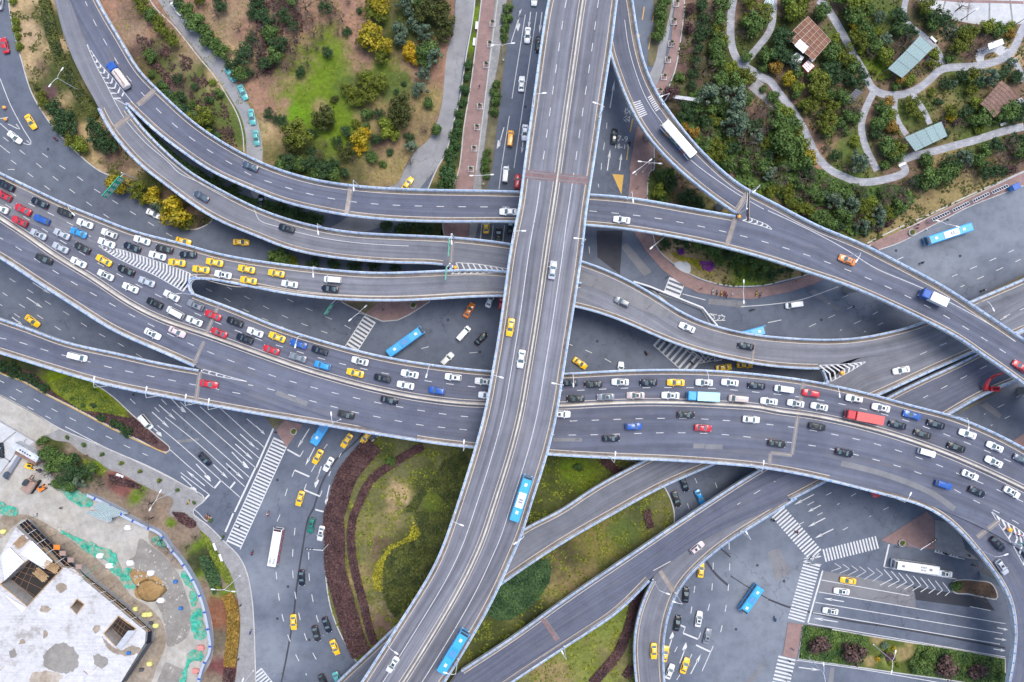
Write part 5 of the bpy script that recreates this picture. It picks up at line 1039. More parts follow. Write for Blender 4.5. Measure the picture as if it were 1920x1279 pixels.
big('box_truck', 'truck_b_8.2_p_palebox', 'busblue', 1315, 742, 'B', 0, 'blue cab truck with pale blue box in the right jam', 'truck', 'trucks', True)
big('box_truck', 'truck_c_9.6_p_boxred', 'truckred', 1614, 781, 'B', 0, 'red truck with long red box in the right jam', 'truck', 'trucks', True)
big('tank_truck', 'truck_d_8.2_tank', 'blue', 230, 147, 'C', 0, 'blue cab truck with rust streaked white tank beside painted chevrons', 'truck', 'trucks', True)

# ---------------------------------------------------------------- people, scooters, bicycles
def person_mesh(name, joints, bones, rad):
    me = bpy.data.meshes.new(name + '_skel'); me.from_pydata(joints, bones, []); o = bpy.data.objects.new(name + '_skel', me); COL.objects.link(o)
    o.modifiers.new('s', 'SKIN'); o.modifiers['s'].use_smooth_shade = True
    if not me.skin_vertices: bpy.context.view_layer.update()
    sv = me.skin_vertices[0].data if me.skin_vertices else None
    for i, r in enumerate(rad): sv[i].radius = r if isinstance(r, tuple) else (r, r)
    sv[0].use_root = True
    ss = o.modifiers.new('d', 'SUBSURF'); ss.levels = ss.render_levels = 1
    bpy.context.view_layer.update()
    out = bpy.data.meshes.new_from_object(o.evaluated_get(bpy.context.evaluated_depsgraph_get())); bpy.data.objects.remove(o); out.name = name
    return out
def clothe(me, top, mid, face):
    me.materials.clear()
    for m in (M['p_grey'], M['p_navy'], M['skin'], M['black']): me.materials.append(m)
    for p in me.polygons:
        z = p.center.z; h = abs(p.center.y)
        p.material_index = 2 if z > top else (0 if z > mid else (1 if z > .1 else 3))
    return me
wj = [(0, 0, .93), (0, 0, 1.15), (.01, 0, 1.38), (.02, 0, 1.5), (.04, 0, 1.6), (.05, 0, 1.72), (0, .1, .88), (.14, .11, .48), (.05, .11, .07), (.2, .12, .03), (0, -.1, .88), (.0, -.11, .48), (-.22, -.11, .1), (-.1, -.12, .03), (.0, .19, 1.4), (-.06, .25, 1.12), (.06, .25, .88), (.12, .24, .8), (.0, -.19, 1.4), (.02, -.25, 1.12), (.2, -.24, .95), (.27, -.23, .9), (.15, .05 * 0, 1.63)]
wb = [(0, 1), (1, 2), (2, 3), (3, 4), (4, 5), (0, 6), (6, 7), (7, 8), (8, 9), (0, 10), (10, 11), (11, 12), (12, 13), (2, 14), (14, 15), (15, 16), (16, 17), (2, 18), (18, 19), (19, 20), (20, 21), (4, 22)]
wr = [(.13, .17), (.12, .16), (.12, .19), .055, .09, .08, .09, .065, .045, .04, .09, .065, .045, .04, .065, .048, .035, .03, .065, .048, .035, .03, .02]
walk = clothe(person_mesh('person', wj, wb, wr), 1.47, .9, 0)
rj = [(0, 0, .82), (.03, 0, 1.02), (.08, 0, 1.25), (.1, 0, 1.36), (.12, 0, 1.46), (.13, 0, 1.56), (.05, .12, .8), (.42, .16, .68), (.38, .15, .32), (.5, .15, .29), (.05, -.12, .8), (.42, -.16, .68), (.38, -.15, .32), (.5, -.15, .29), (.08, .19, 1.26), (.25, .28, 1.02), (.5, .28, 1.0), (.57, .27, 1.0), (.08, -.19, 1.26), (.25, -.28, 1.02), (.5, -.28, 1.0), (.57, -.27, 1.0), (.23, 0, 1.48)]
ride = clothe(person_mesh('person', rj, wb, wr), 1.33, .84, 0)
hm = MB(); hm.loft([[(.03 + math.cos(a) * r, math.sin(a) * r, z) for a in (2 * math.pi * k / 10 for k in range(10))] for r, z in ((.1, 1.6), (.118, 1.68), (.1, 1.77), (.05, 1.81))]); hair = hm.mesh('hair', M['hair'], True)
hm = MB(); hm.loft([[(.11 + math.cos(a) * r, math.sin(a) * r, z) for a in (2 * math.pi * k / 10 for k in range(10))] for r, z in ((.12, 1.42), (.14, 1.52), (.12, 1.62), (.05, 1.67))]); helmet = hm.mesh('helmet', M['p_red'], True)
def person(px, py, ang, shirt, legs, lab, z=.15, riding=False):
    o = bpy.data.objects.new('person', ride if riding else walk); COL.objects.link(o); o.location = W(px, py, z); o.rotation_euler = (0, 0, R(ang))
    for i, m in ((0, shirt), (1, legs)): o.material_slots[i].link = 'OBJECT'; o.material_slots[i].material = M['p_' + m]
    h = bpy.data.objects.new('helmet' if riding else 'hair', helmet if riding else hair); COL.objects.link(h); h.parent = o
    if riding: h.material_slots[0].link = 'OBJECT'; h.material_slots[0].material = M['p_' + random.choice(['white', 'red', 'dark', 'blue'])]
    return tag(o, lab, 'person', 'riders on scooters' if riding else 'people walking')
def scooter_parts():
    P_ = []
    b = MB(); b.loft([[(x, -w, lo), (x, -w, hi), (x, 0, hi + .05), (x, w, hi), (x, w, lo)] for x, w, lo, hi in ((-.75, .1, .55, .68), (-.5, .17, .35, .74), (.0, .17, .3, .72), (.15, .15, .26, .34), (.42, .16, .26, .34), (.5, .17, .3, .9), (.62, .06, .5, .98))][::-1]); P_.append(('body', b, 'PAINT'))
    s = MB(); s.box((-.25, 0, .79), (.35, .14, .05), None, 0, .85); P_.append(('seat', s, 'black'))
    h = MB(); h.tube([(.42, -.34, 1.02), (.55, -.1, 1.0), (.55, .1, 1.0), (.42, .34, 1.02)], .022, 6); h.tube([(.55, 0, 1.0), (.68, 0, .3)], .03, 6); P_.append(('handlebar', h, 'steel_dark'))
    for x in (-.55, .68):
        w = MB(); n = 14; w.loft([[(x + math.cos(2 * math.pi * k / n) * r, y, .23 + math.sin(2 * math.pi * k / n) * r) for k in range(n)] for r, y in ((.14, -.05), (.23, -.045), (.23, .045), (.14, .05))]); P_.append(('wheel', w, 'black'))
    l = MB(); l.box((.63, 0, .88), (.04, .07, .05), None, 0); P_.append(('headlight', l, 'lamp_clear'))
    return P_
SCP = [(n, mb.mesh(n, M['p_white'] if m == 'PAINT' else M[m]), m) for n, mb, m in scooter_parts()]
def scooter(px, py, ang, c, shirt, where, rider=True, z=.0):
    r = root('motor_scooter', W(px, py, z), CN.get(c, c) + ' motor scooter ' + where, 'scooter', 'motor scooters', R(ang))
    for n, me, m in SCP:
        o = link(n, me, r)
        if m == 'PAINT': o.material_slots[0].link = 'OBJECT'; o.material_slots[0].material = M['p_' + c]
    if rider: person(px, py, ang, shirt, 'dark', 'rider in ' + CN.get(shirt, shirt) + ' top on scooter ' + where, z + .02, True)
for a in ((106, 261, -40, 'maroon', 'red', 'near the left verge below a yellow taxi'), (1410, 581, 190, 'dark', 'grey', 'on the ground road below the flower bed'), (1211, 662, -60, 'maroon', 'dark', 'on the shaded road left of a zebra crossing'), (504, 963, 80, 'red', 'pink', 'right of the long zebra at lower left'), (474, 1036, 75, 'dark', 'red', 'by the corner kerb at lower left'),
          (1452, 1160, 100, 'blue', 'green', 'left of the lower right zebra'), (1494, 997, 150, 'red', 'dark', 'on the slanted zebra at right'), (1450, 975, 160, 'dark', 'dark', 'at the top of the slanted zebra'), (1842, 544, 200, 'dark', 'navy', 'on the wide road near the green strip'), (1727, 493, 200, 'dark', 'navy', 'on the wide road left of light blue bus'), (1297, 680, -30, 'dark', 'dark', 'on the shaded zebra under the winding ramp'), (1249, 643, -40, 'grey', 'dark', 'near the zebra top by winding ramp'), (1180, 271, 85, 'dark', 'maroon', 'by the yellow kerb right of top bridge'), (1772, 1038, 170, 'dark', 'dark', 'on the little zebra at lower right'), (1826, 1059, 170, 'dark', 'grey', 'behind the white sedan at lower right')):
    scooter(*a)
PEOPLE = [(1266, 52, 70, 'dark', 'dark', 'by the planters on the red pavement at top'), (1262, 86, 80, 'maroon', 'dark', 'on red pavement beside a planter right of top bridge'), (1195, 353, 90, 'white', 'navy', 'carrying bags on red pavement above the upper ramp'), (1314, 541, 0, 'red', 'dark', 'on red pavement below the flower bed'), (1250, 520, 40, 'dark', 'navy', 'beside the small zebra by red pavement'), (719, 581, 10, 'dark', 'dark', 'on the paved triangle under the jammed ramp'), (736, 571, 60, 'beige', 'dark', 'beside the planter on the paved triangle'), (720, 568, 200, 'grey', 'navy', 'at the upper side of the paved triangle'), (1717, 423, 30, 'dark', 'dark', 'at the bus stop kiosk near the grass'), (1716, 429, 210, 'navy', 'dark', 'just below another walker at the bus stop'), (1772, 414, 20, 'dark', 'navy', 'standing under the shelters by the light blue bus'),
          (18, 895, 40, 'dark', 'dark', 'on the building yard near the excavator'), (71, 963, 30, 'white', 'dark', 'on the pale building yard slab, left of two'), (118, 951, 30, 'dark', 'dark', 'on the pale building yard slab, right of two'), (165, 853, 120, 'red', 'maroon', 'in red on the street pavement by saplings'), (453, 1133, 80, 'dark', 'navy', 'beside the corner hedge on grey pavement'), (419, 1010, 60, 'green', 'dark', 'on grey pavement at the zebra corner'), (449, 1234, 90, 'dark', 'dark', 'near the bottom of the corner pavement'), (452, 986, 200, 'dark', 'dark', 'crossing the long zebra near its lower end'), (1679, 1024, 60, 'dark', 'dark', 'beside flower tub on the paved triangle'), (1813, 1040, 150, 'dark', 'navy', 'on pavement by the little zebra under the exit ramp'), (1478, 1237, 100, 'navy', 'dark', 'at the top of the bottom right zebra'), (1481, 1261, 60, 'dark', 'dark', 'midway on the bottom right zebra'), (1473, 1275, 40, 'navy', 'dark', 'at the bottom edge on the right zebra'), (1484, 1215, 80, 'blue', 'navy', 'on the narrow paved strip by the garden'), (1489, 528, 10, 'red', 'white', 'in red and white on pavement under the upper ramp'), (899, 164, 80, 'maroon', 'dark', 'in dark red by a planter left of top bridge'), (519, 810, 50, 'navy', 'dark', 'at the top of the long zebra')]
for x, y, a, s_, l_, w in PEOPLE:
    person(x, y, a, s_, l_, 'person ' + w)
for i, (x, y, c, w) in enumerate(((1336, 547, 'white', 'left end'), (1344, 549, 'grey', 'second'), (1352, 550, 'yellow', 'middle'), (1358, 551, 'red', 'fourth'), (1362, 553, 'grey', 'right end'))):
    scooter(x, y, 80 + i * 4, c, 'grey', 'parked in the row under red pavement, ' + w, False, .15)
for x, y, c, w in ((1418, 551, 'yellow', 'left of the parked pair below the flower bed'), (1425, 553, 'grey', 'right of the parked pair below the flower bed'), (354, 942, 'yellow', 'parked in the painted bay by saplings'), (388, 968, 'orange', 'parked at the lower end of painted bay'), (392, 971, 'amber', 'parked lowest in the painted bay'), (471, 1184, 'blue', 'parked on corner pavement at lower left')):
    scooter(x, y, 70, c, 'grey', w, False, .15)
# ---------------------------------------------------------------- trees, shrubs, ground cover
def leaf_quad(mb, p, n, s, col, rng, asp=.7):
    n = n.normalized(); u = n.orthogonal().normalized(); u = Matrix.Rotation(rng.uniform(0, 6.28), 3, n) @ u; v = n.cross(u)
    i0 = len(mb.v)
    for a, b in ((-1, 0), (0, -asp), (1, 0), (0, asp)): mb.v.append(tuple(p + u * a * s + v * b * s)); mb.col.append(col)
    mb.fi((i0, i0 + 1, i0 + 2, i0 + 3))
def crown_mesh(name, seed, lumps, leaf, nleaf, flat=.75, spread=.62, lr=(.30, .46), cone=False):
    rng = random.Random(seed); mb = MB(); mb.col = []
    for i in range(lumps):
        a = rng.uniform(0, 6.28); rr = spread * math.sqrt(rng.random()) if i else 0.0
        h = rng.uniform(-.45, .55) * (1 - .5 * rr); r = rng.uniform(*lr)
        if cone: h = .75 - 1.25 * rr + rng.uniform(-.15, .15); r *= .8
        c = Vector((math.cos(a) * rr, math.sin(a) * rr, h * flat)); tone = rng.random(); br = rng.uniform(.72, 1.2)
        for k in range(nleaf):
            dvec = Vector((rng.gauss(0, 1), rng.gauss(0, 1), rng.gauss(0, 1))); dvec.normalize()
            if dvec.z < -.3 and rng.random() < .7: dvec.z = abs(dvec.z)
            p = c + Vector((dvec.x * r, dvec.y * r, dvec.z * r * flat)) * rng.uniform(.62, 1.04)
            n = (dvec + Vector((rng.uniform(-.7, .7), rng.uniform(-.7, .7), rng.uniform(-.5, .7))))
            leaf_quad(mb, p, n, leaf * rng.uniform(.7, 1.3), (min(max(tone * .6 + rng.random() * .4, 0), 1), br * rng.uniform(.75, 1.25), 0), rng)
    return mb
def trunk_mb(seed, h, r):
    rng = random.Random(seed); mb = MB()
    mb.tube([(0, 0, -.05), (.05 * r, 0, h * .5), (0, .06 * r, h)], [r * .10, r * .075, r * .05], 7)
    for k in range(5):
        a = k * 1.257 + rng.uniform(-.4, .4); q = rng.uniform(.4, .7) * r
        mb.tube([(0, 0, h * .6), (math.cos(a) * q * .5, math.sin(a) * q * .5, h * .9), (math.cos(a) * q, math.sin(a) * q, h + r * .35)], [r * .05, r * .035, r * .012], 5)
    return mb
def bare_mb(seed, th=1.0):
    rng = random.Random(seed); mb = MB(); tw = MB()
    mb.tube([(0, 0, -.05), (.03, 0, .5), (0, .03, .9)], [.06, .045, .03], 6)
    def grow(p, d_, L, r, n):
        q = p + d_ * L; t = tw if n < 2 else mb; t.tube([p, (p + q) / 2 + Vector((rng.uniform(-.03, .03), rng.uniform(-.03, .03), 0)), q], [r, r * .8, r * .5], 4 if n > 1 else 3, cap=False)
        if n:
            for k in range(3 if n > 1 else 4):
                nd = (d_ + Vector((rng.uniform(-.8, .8), rng.uniform(-.8, .8), rng.uniform(-.15, .5)))).normalized(); grow(q, nd, L * rng.uniform(.6, .85), r * .55, n - 1)
    for k in range(9):
        a = k * .7 + rng.uniform(-.3, .3); grow(Vector((0, 0, rng.uniform(.45, .9))), Vector((math.cos(a), math.sin(a), rng.uniform(.25, .8))).normalized(), .33, .022 * th, 3)
    return mb, tw
CROWN = {}
for i in range(5): CROWN['r', i] = crown_mesh('crown', 100 + i, 22, .085, 60).mesh('crown', M['leaf_gr'])
for i in range(3): CROWN['d', i] = crown_mesh('crown', 200 + i, 34, .06, 44, .8, .72, (.18, .3)).mesh('crown', M['leaf_gr'])
for i in range(3): CROWN['c', i] = crown_mesh('crown', 300 + i, 30, .07, 42, 1.15, .75, (.2, .3), True).mesh('crown', M['leaf_gr'])
for i in range(3): CROWN['b', i] = crown_mesh('foliage', 400 + i, 14, .10, 46, .8, .5, (.36, .5)).mesh('foliage', M['leaf_gr'])
BARE = [tuple(m.mesh(n, M[k]) for m, n, k in zip(bare_mb(500 + i), ('trunk', 'twigs'), ('bark', 'twig'))) for i in range(3)]
BARED = [tuple(m.mesh(n, M[k]) for m, n, k in zip(bare_mb(520 + i, 2.1), ('trunk', 'twigs'), ('bark', 'twig_dark'))) for i in range(3)]
TRUNK = [trunk_mb(600 + i, .8, 1.0).mesh('trunk', M['bark']) for i in range(3)]
STY = {'dk': ('d', 'dark evergreen'), 'gr': ('r', 'mid green bushy'), 'ol': ('d', 'olive green domed'), 'od': ('d', 'dark olive dense'), 'ye': ('r', 'yellowish olive broad'), 'yb': ('d', 'bright yellow'), 'lm': ('r', 'lime green'), 'bl': ('c', 'bluish green feathery'), 'br': ('r', 'brownish thin'), 'or': ('r', 'orange brown'), 'pu': ('b', 'plum coloured'), 'pb': ('b', 'plum brown'), 'hb': ('b', 'clipped dark green')}
TREES = []
LAND = [(690, 75, 'the yellow knoll trees'), (610, 195, 'the lime lawn patch'), (790, 250, 'the side road bend'), (470, 200, 'the parked teal cars'), (350, 60, 'the narrow lane top'), (560, 300, 'the knoll foot'), (800, 100, 'the dense side road trees'), (500, 110, 'the leaf littered slope'), (130, 240, 'the dry verge clump'), (30, 60, 'the top left road'), (300, 370, 'the green overhead sign'), (225, 180, 'the tank truck'), (860, 210, 'the red pavement bushes'), (1240, 60, 'the upper right side lane'), (1320, 60, 'the long grass belt'), (1300, 200, 'the grey wall in the wood'), (1270, 265, 'the white roofed bus'), (1400, 230, 'the pale feathery trees'), (1380, 60, 'the left park path'), (1470, 170, 'the small paved nook'), (1520, 70, 'the rusty roof frame'), (1705, 105, 'the long glass roof'), (1740, 255, 'the lower glass roof'), (1873, 186, 'the brown pergola'), (1600, 180, 'the grey bench shelter'), (1680, 175, 'the central path bend'), (1850, 85, 'the small white roof'), (1820, 20, 'the pale round plaza'), (1560, 300, 'the lowest path loop'), (1650, 330, 'the wide road'), (1500, 400, 'the upper ramp wood edge'), (1340, 490, 'the flower bed'), (1800, 330, 'the solar roofed shelters'), (60, 700, 'the lime planted triangle'), (200, 780, 'the tip of the planted triangle'), (110, 860, 'the building yard gate'), (300, 950, 'the painted parking bay'), (400, 1080, 'the corner hedge'), (740, 900, 'the leaf garden'), (1050, 890, 'the gap under the viaduct'), (1600, 1220, 'the lower right garden'), (1850, 1110, 'the exit ramp island'), (640, 400, 'the gap between the upper ramps'), (560, 490, 'the gap above the jammed ramp')]
def where(x, y):
    lx, ly, n = min(LAND, key=lambda q: dist(q, (x, y))); dx, dy = x - lx, y - ly
    if math.hypot(dx, dy) < 14: return 'at ' + n
    a = (math.degrees(math.atan2(-dy, dx)) + 382.5) % 360
    return ['right of', 'above right of', 'above', 'above left of', 'left of', 'below left of', 'below', 'below right of'][int(a // 45)] + ' ' + n
SEEN = {}
def tree(x, y, r_px, k, z=.12, shrub=None, group=None):
    r = r_px * S * 1.16; sty, desc = STY.get(k, ('x', ''))
    if ztop(x, y) > 0 and False: return
    near = [(dist(q[0], (x, y)) - q[1], q[0]) for q in PATHCELL.get((int(x // 24), int(y // 24)), ())]
    if near:
        dn, q = min(near); need = r_px * .8
        if dn < need:
            u = (x - q[0], y - q[1]); L_ = math.hypot(*u) or 1; x += u[0] / L_ * (need - dn); y += u[1] / L_ * (need - dn)
    rng = random.Random(int(x * 7 + y * 13)); small = shrub if shrub is not None else r < 1.95
    size = 'small ' if r < 2.1 else 'large ' if r > 4.2 else ''
    if k == 'bare': desc = 'leafless pale'
    if k == 'br': desc = 'leafless brownish'
    lab = size + desc + (' shrub ' if small else ' tree ') + where(x, y)
    n = SEEN.get(lab, 0); SEEN[lab] = n + 1
    if k in ('bare', 'br'):
        t = root('bare_tree', W(x, y, z), lab, 'tree', group or 'leafless trees', rng.uniform(0, 6.28)); t.scale = (r * .95,) * 3
        for nm, me in zip(('trunk', 'twigs'), (BARED if k == 'br' else BARE)[rng.randrange(3)]):
            o = link(nm, me, t)
        TREES.append(t); return t
    if small:
        me = CROWN['b' if k in ('hb', 'pu', 'pb') or r < 1.7 else sty, rng.randrange(3)]
        o = bpy.data.objects.new('shrub', me); COL.objects.link(o); o.location = W(x, y, z + r * .42); tag(o, lab, 'shrub', group or 'shrubs and bushes')
        c = o
    else:
        h = r * .85; o = root({'d': 'evergreen_tree', 'r': 'broadleaf_tree', 'c': 'conifer_tree'}.get(sty, 'tree'), W(x, y, z), lab, 'tree', group or 'broad leaved and evergreen trees')
        t = link('trunk', TRUNK[rng.randrange(3)], o); t.scale = (r, r, r)
        c = link('crown', CROWN[sty, rng.randrange(5 if sty == 'r' else 3)], o); c.location = (0, 0, h)
    q = r * rng.uniform(.95, 1.08); c.scale = (q * rng.uniform(.92, 1.08), q * rng.uniform(.92, 1.08), q * rng.uniform(.85, 1.05)); c.rotation_euler = (rng.uniform(-.12, .12), rng.uniform(-.12, .12), rng.uniform(0, 6.28))
    c.material_slots[0].link = 'OBJECT'; c.material_slots[0].material = M['leaf_' + k]
    TREES.append(o); return o
def trees(s, z=.12, **kw):
    for sg in s.split(';'):
        if not sg.strip(): continue
        t, c = sg.split(':')
        for q in c.split():
            f = q.split(','); x, y = P('%s:%s,%s' % (t.strip(), f[0], f[1]))[0]; tree(x, y, float(f[2]) / 4 * (1.12 if t.strip() in ('20', '30', '31', '21') else 1.0), f[3], z, **kw)
trees('00:95,10,34,lm 120,165,36,lm 128,215,36,lm 138,270,32,lm 150,350,36,lm 270,660,30,od 345,735,45,ol 370,800,50,ol 450,830,70,dk 530,900,75,dk 560,975,75,dk 480,960,60,dk 560,1060,60,ol 640,1110,62,lm 750,970,70,dk 800,1050,85,dk 860,1110,70,dk 760,1090,55,dk')
trees('00:1560,930,108,ol 1050,25,52,ol 1110,80,60,ol 1150,130,55,gr 1200,170,50,ol 1240,225,62,ol 1290,280,50,ol 1330,320,55,ol 1430,110,62,gr 1490,190,72,gr 1550,240,50,gr 1590,310,66,gr 1640,360,50,gr 1690,410,60,gr 1760,500,55,dk 1810,580,62,gr 1370,40,55,dk 1520,20,50,ol 1680,60,60,dk 1640,130,50,br 1800,230,45,br 1850,430,85,dk 1900,400,60,br 1890,560,45,dk 1700,20,60,br 1640,700,40,gr 1600,620,30,lm 1240,660,35,gr 1310,720,35,gr 1420,860,40,lm 1130,560,35,gr')
trees('10:30,60,75,dk 90,170,70,dk 60,290,75,br 130,270,70,gr 40,420,85,br 100,500,60,dk 200,370,85,dk 160,440,70,gr 300,300,75,br 390,90,80,br 430,160,50,br 540,80,62,dk 600,110,50,br 440,270,75,br 40,540,60,br 650,160,50,br 340,550,45,dk 775,80,28,dk 700,30,40,br 230,150,60,dk 220,60,60,br 500,30,50,br 290,20,55,gr 930,60,95,ye 880,110,75,ol 930,150,70,ol 890,330,105,ye 960,390,80,ye 870,280,60,yb 940,450,70,ol 820,340,60,ol 1170,400,68,yb 1200,460,50,yb 1140,430,40,yb 1085,250,65,bl 1100,320,60,bl 1130,40,80,bl 1160,110,50,bl 1190,200,65,bl 1330,80,110,od 1400,180,100,od 1280,140,90,od 1420,270,75,od 1270,270,72,bl 1300,400,90,gr 1350,470,85,bl 1280,480,60,gr 1260,580,65,bl 1240,690,60,bl 1230,20,60,gr')
trees('10:800,610,50,ol 720,700,68,ol 740,760,60,ol 860,600,55,lm 930,640,80,ol 850,740,85,ol 790,780,55,lm 900,680,50,ol 1110,830,105,od 1100,920,95,od 1060,870,70,od 1000,990,72,lm 1040,1030,50,lm 970,930,45,ol 520,900,95,od 550,950,50,od 340,1040,125,ol 300,1090,70,od 800,1060,75,ye 790,1120,55,yb 830,1010,45,yb 690,1010,50,dk 690,1150,72,od 840,880,50,gr 930,870,45,dk 110,865,48,dk 170,905,45,dk 220,930,48,dk 1300,790,45,gr 1170,1120,55,bl 880,1190,50,gr 1000,1140,35,dk 260,1240,75,dk 200,1250,60,gr 430,1240,75,dk 350,1250,60,gr 500,1260,60,dk 600,1240,50,dk 1055,690,26,dk 1110,625,26,dk 790,665,42,od 590,750,36,od 750,930,40,ol 830,950,35,gr')
trees('10:1590,490,44,hb 1580,570,40,hb 1565,680,47,hb 1545,765,42,hb 1525,850,44,hb 1520,930,42,hb 1500,1010,55,hb 1490,1090,50,hb 1465,1160,58,hb 1455,1240,55,hb 1420,1270,40,hb;11:1445,60,80,hb 1430,110,65,hb', shrub=True, group='clipped bushes along the red pavement')
trees('10:1890,60,45,gr 1880,140,45,gr 1870,220,42,gr 1865,280,36,gr 1805,640,40,gr 1800,700,46,gr 1790,770,46,gr 1780,840,44,gr 1735,1150,36,gr 1725,1210,40,gr 1715,1270,38,gr;11:1725,40,34,gr', shrub=True, group='bushes in the strip by the arrow lanes')
trees('11:200,665,80,gr 300,690,62,ol 150,690,50,gr 120,290,55,dk 220,270,60,dk 330,310,62,dk 430,360,50,dk 540,20,75,dk 470,40,60,gr 600,50,55,gr 680,20,45,dk 1000,420,62,dk 1080,440,55,dk 1150,430,70,dk 1270,440,65,dk 450,720,60,dk 600,700,50,dk 760,720,60,dk 900,720,55,dk 1050,730,50,dk')
trees('01:935,110,85,ye 900,60,55,ol 1065,160,75,ol 1100,220,50,ol 1185,205,72,ye 1200,270,60,bl 1360,330,115,ye 1300,300,70,ol 1420,390,65,ol 1500,60,60,dk 1650,100,60,dk 1780,150,50,dk')
trees('20:1125,40,52,gr 1100,95,48,gr 1105,150,46,gr 1095,215,48,gr 1085,285,44,gr', group='round trees in the median right of the top bridge')
trees('20:1600,60,60,gr 1590,170,55,gr 1530,250,55,ol 1520,320,50,gr 1510,390,62,gr 1610,330,48,lm 1530,480,62,gr 1620,530,52,lm 1430,540,80,bare 1510,60,70,bare 1770,40,75,ol 1890,150,70,ol 1780,220,75,gr 1740,170,50,ol 1860,410,62,gr 1750,570,62,ol 1550,620,58,gr 1660,640,60,gr 1700,700,50,ol 1480,700,52,bl 1570,710,58,bl 1440,770,85,bl 1500,830,60,gr 1630,790,100,bl 1730,760,55,gr 1650,950,95,bl 1700,920,55,gr 1610,900,50,gr 1290,850,62,dk 1330,880,50,dk 1160,730,52,pu 1210,700,40,pu 1300,960,38,or 1350,1010,42,or 1500,1150,80,ol 1440,1100,60,gr 1450,1030,60,br 1720,1080,85,br 1860,960,80,br 1800,870,60,br 1880,820,60,br 1620,1250,55,gr 1800,1200,70,br 1640,1130,55,dk 1420,60,48,dk 1425,150,45,dk 1400,230,42,dk 1390,310,40,dk 1390,390,42,dk 1370,480,42,dk 1350,570,42,dk 1340,660,42,dk 1480,150,45,br 1450,250,45,dk 1330,90,40,pu 1310,230,42,pu 1260,580,38,gr 1680,420,40,gr')
trees('21:1100,40,42,gr 1090,160,46,lm 1180,110,52,dk 1170,30,40,gr 1300,200,60,dk 1250,60,52,br 1380,250,50,dk 1270,130,45,br 1130,210,35,gr 1350,180,45,br;21:1300,540,55,dk 1400,560,50,gr 1500,600,60,gr 1600,620,55,dk 1700,680,45,gr 1780,640,45,dk 1660,700,38,gr 1800,700,40,gr 1880,720,45,gr 1700,770,30,gr 1780,790,32,gr 1860,780,36,gr 1220,520,40,dk 1550,680,40,gr 1150,540,36,dk 1450,520,45,br')
trees('30:250,40,55,ol 160,130,72,lm 430,80,65,gr 500,30,50,gr 610,40,88,lm 560,250,75,ol 600,210,45,ye 600,150,70,gr 90,50,50,gr 10,150,42,ol 80,330,82,dk 60,450,72,dk 170,490,62,bl 440,430,62,gr 550,440,68,ol 600,480,45,ol 640,520,50,gr 430,570,80,dk 470,620,50,dk 130,620,52,ye 200,670,50,lm 320,670,90,ol 360,740,55,ol 700,600,66,dk 550,580,42,dk 595,630,40,dk 30,540,45,or 45,720,40,gr 290,810,60,ol 250,790,40,lm 440,830,60,ol 390,870,40,dk 400,960,80,ol 420,1000,55,gr 540,750,62,gr 600,830,65,br 580,880,50,gr 650,900,50,gr 140,850,62,lm 60,860,52,gr 60,960,70,gr 190,930,65,gr 220,990,55,ol 290,1060,60,ol 100,1090,92,gr 180,1150,65,gr 300,1180,60,ye 250,1230,70,gr 500,1010,45,br 640,1230,72,bl 520,940,40,gr')
trees('30:940,150,60,dk 1000,210,62,dk 960,240,45,gr 1080,230,50,dk 1130,60,72,ol 1160,110,45,gr 1220,150,66,dk 1300,180,60,dk 1200,220,50,gr 1420,320,70,ol 1390,380,60,ol 1480,270,55,ol 1440,260,45,gr 1610,220,50,lm 1720,190,30,gr 1815,205,36,lm 1845,270,38,or 1260,410,42,lm 1260,520,46,ol 840,440,60,lm 870,470,40,ol 780,360,52,gr 740,310,45,gr 700,260,60,gr 660,200,50,gr 980,605,45,or 1030,640,46,lm 960,650,35,gr 900,570,22,lm 850,590,24,lm 800,540,26,ol 1500,580,60,ol 1590,600,66,bl 1540,630,50,dk 1300,640,42,dk 1050,770,52,ol 1050,845,42,ol 870,790,46,or 840,840,52,gr 910,870,46,lm 810,930,62,gr 770,960,45,gr 900,965,46,or 960,980,32,ol 790,1030,42,dk 840,1090,60,gr 870,1150,55,gr 930,1140,62,ol 960,1200,50,gr 1340,840,50,ol 1370,880,35,ye 1850,600,46,dk 1880,560,40,dk 1570,900,62,gr 1500,920,45,gr 1760,860,66,gr 1800,890,50,dk 1700,900,50,gr 1890,830,52,dk 1840,940,45,dk 1200,1150,45,gr 1140,1190,40,gr 1400,950,50,br 1330,1000,35,dk 1660,1090,62,dk 1600,1140,45,gr 1740,1120,80,bare 1800,1010,45,dk 1880,1060,62,dk 1430,1210,60,bl 1540,1220,52,gr 1320,1240,60,dk 1380,1260,50,gr 1470,1170,40,gr 1850,1150,60,gr 1880,1220,50,br 1700,1220,60,br 1310,930,32,pu 1400,920,26,pu 1720,1030,35,dk 1410,80,75,bare 1000,350,60,br 1600,330,50,br 930,380,45,br')
trees('31:60,60,80,br 20,170,50,ol 130,160,50,ol 130,230,42,ol 250,80,72,br 220,190,50,br 300,160,50,gr 340,200,55,gr 330,40,45,gr 400,120,50,br 470,170,60,gr 480,240,62,bl 560,190,50,gr 590,270,72,bl 580,350,52,gr 510,330,50,gr 740,250,52,lm 690,200,45,gr 660,130,62,br 620,60,50,br 1000,110,55,br 950,200,60,br 890,140,45,br 1000,250,52,br 850,230,45,br 180,290,55,ol 260,310,60,ol 320,350,45,gr 380,360,52,gr 450,400,52,gr 520,430,40,dk 640,380,62,br 680,420,55,bl 780,340,66,bl 800,390,50,bl 720,320,50,br 900,380,38,pu 830,430,30,pu 1160,80,66,gr 1200,30,50,gr 1270,50,75,gr 1330,20,55,gr 1110,120,40,dk 1450,20,60,br 1600,20,60,dk 1700,15,50,dk 1780,10,40,pu 730,470,25,dk 20,780,32,dk 100,755,32,dk 165,740,28,dk')
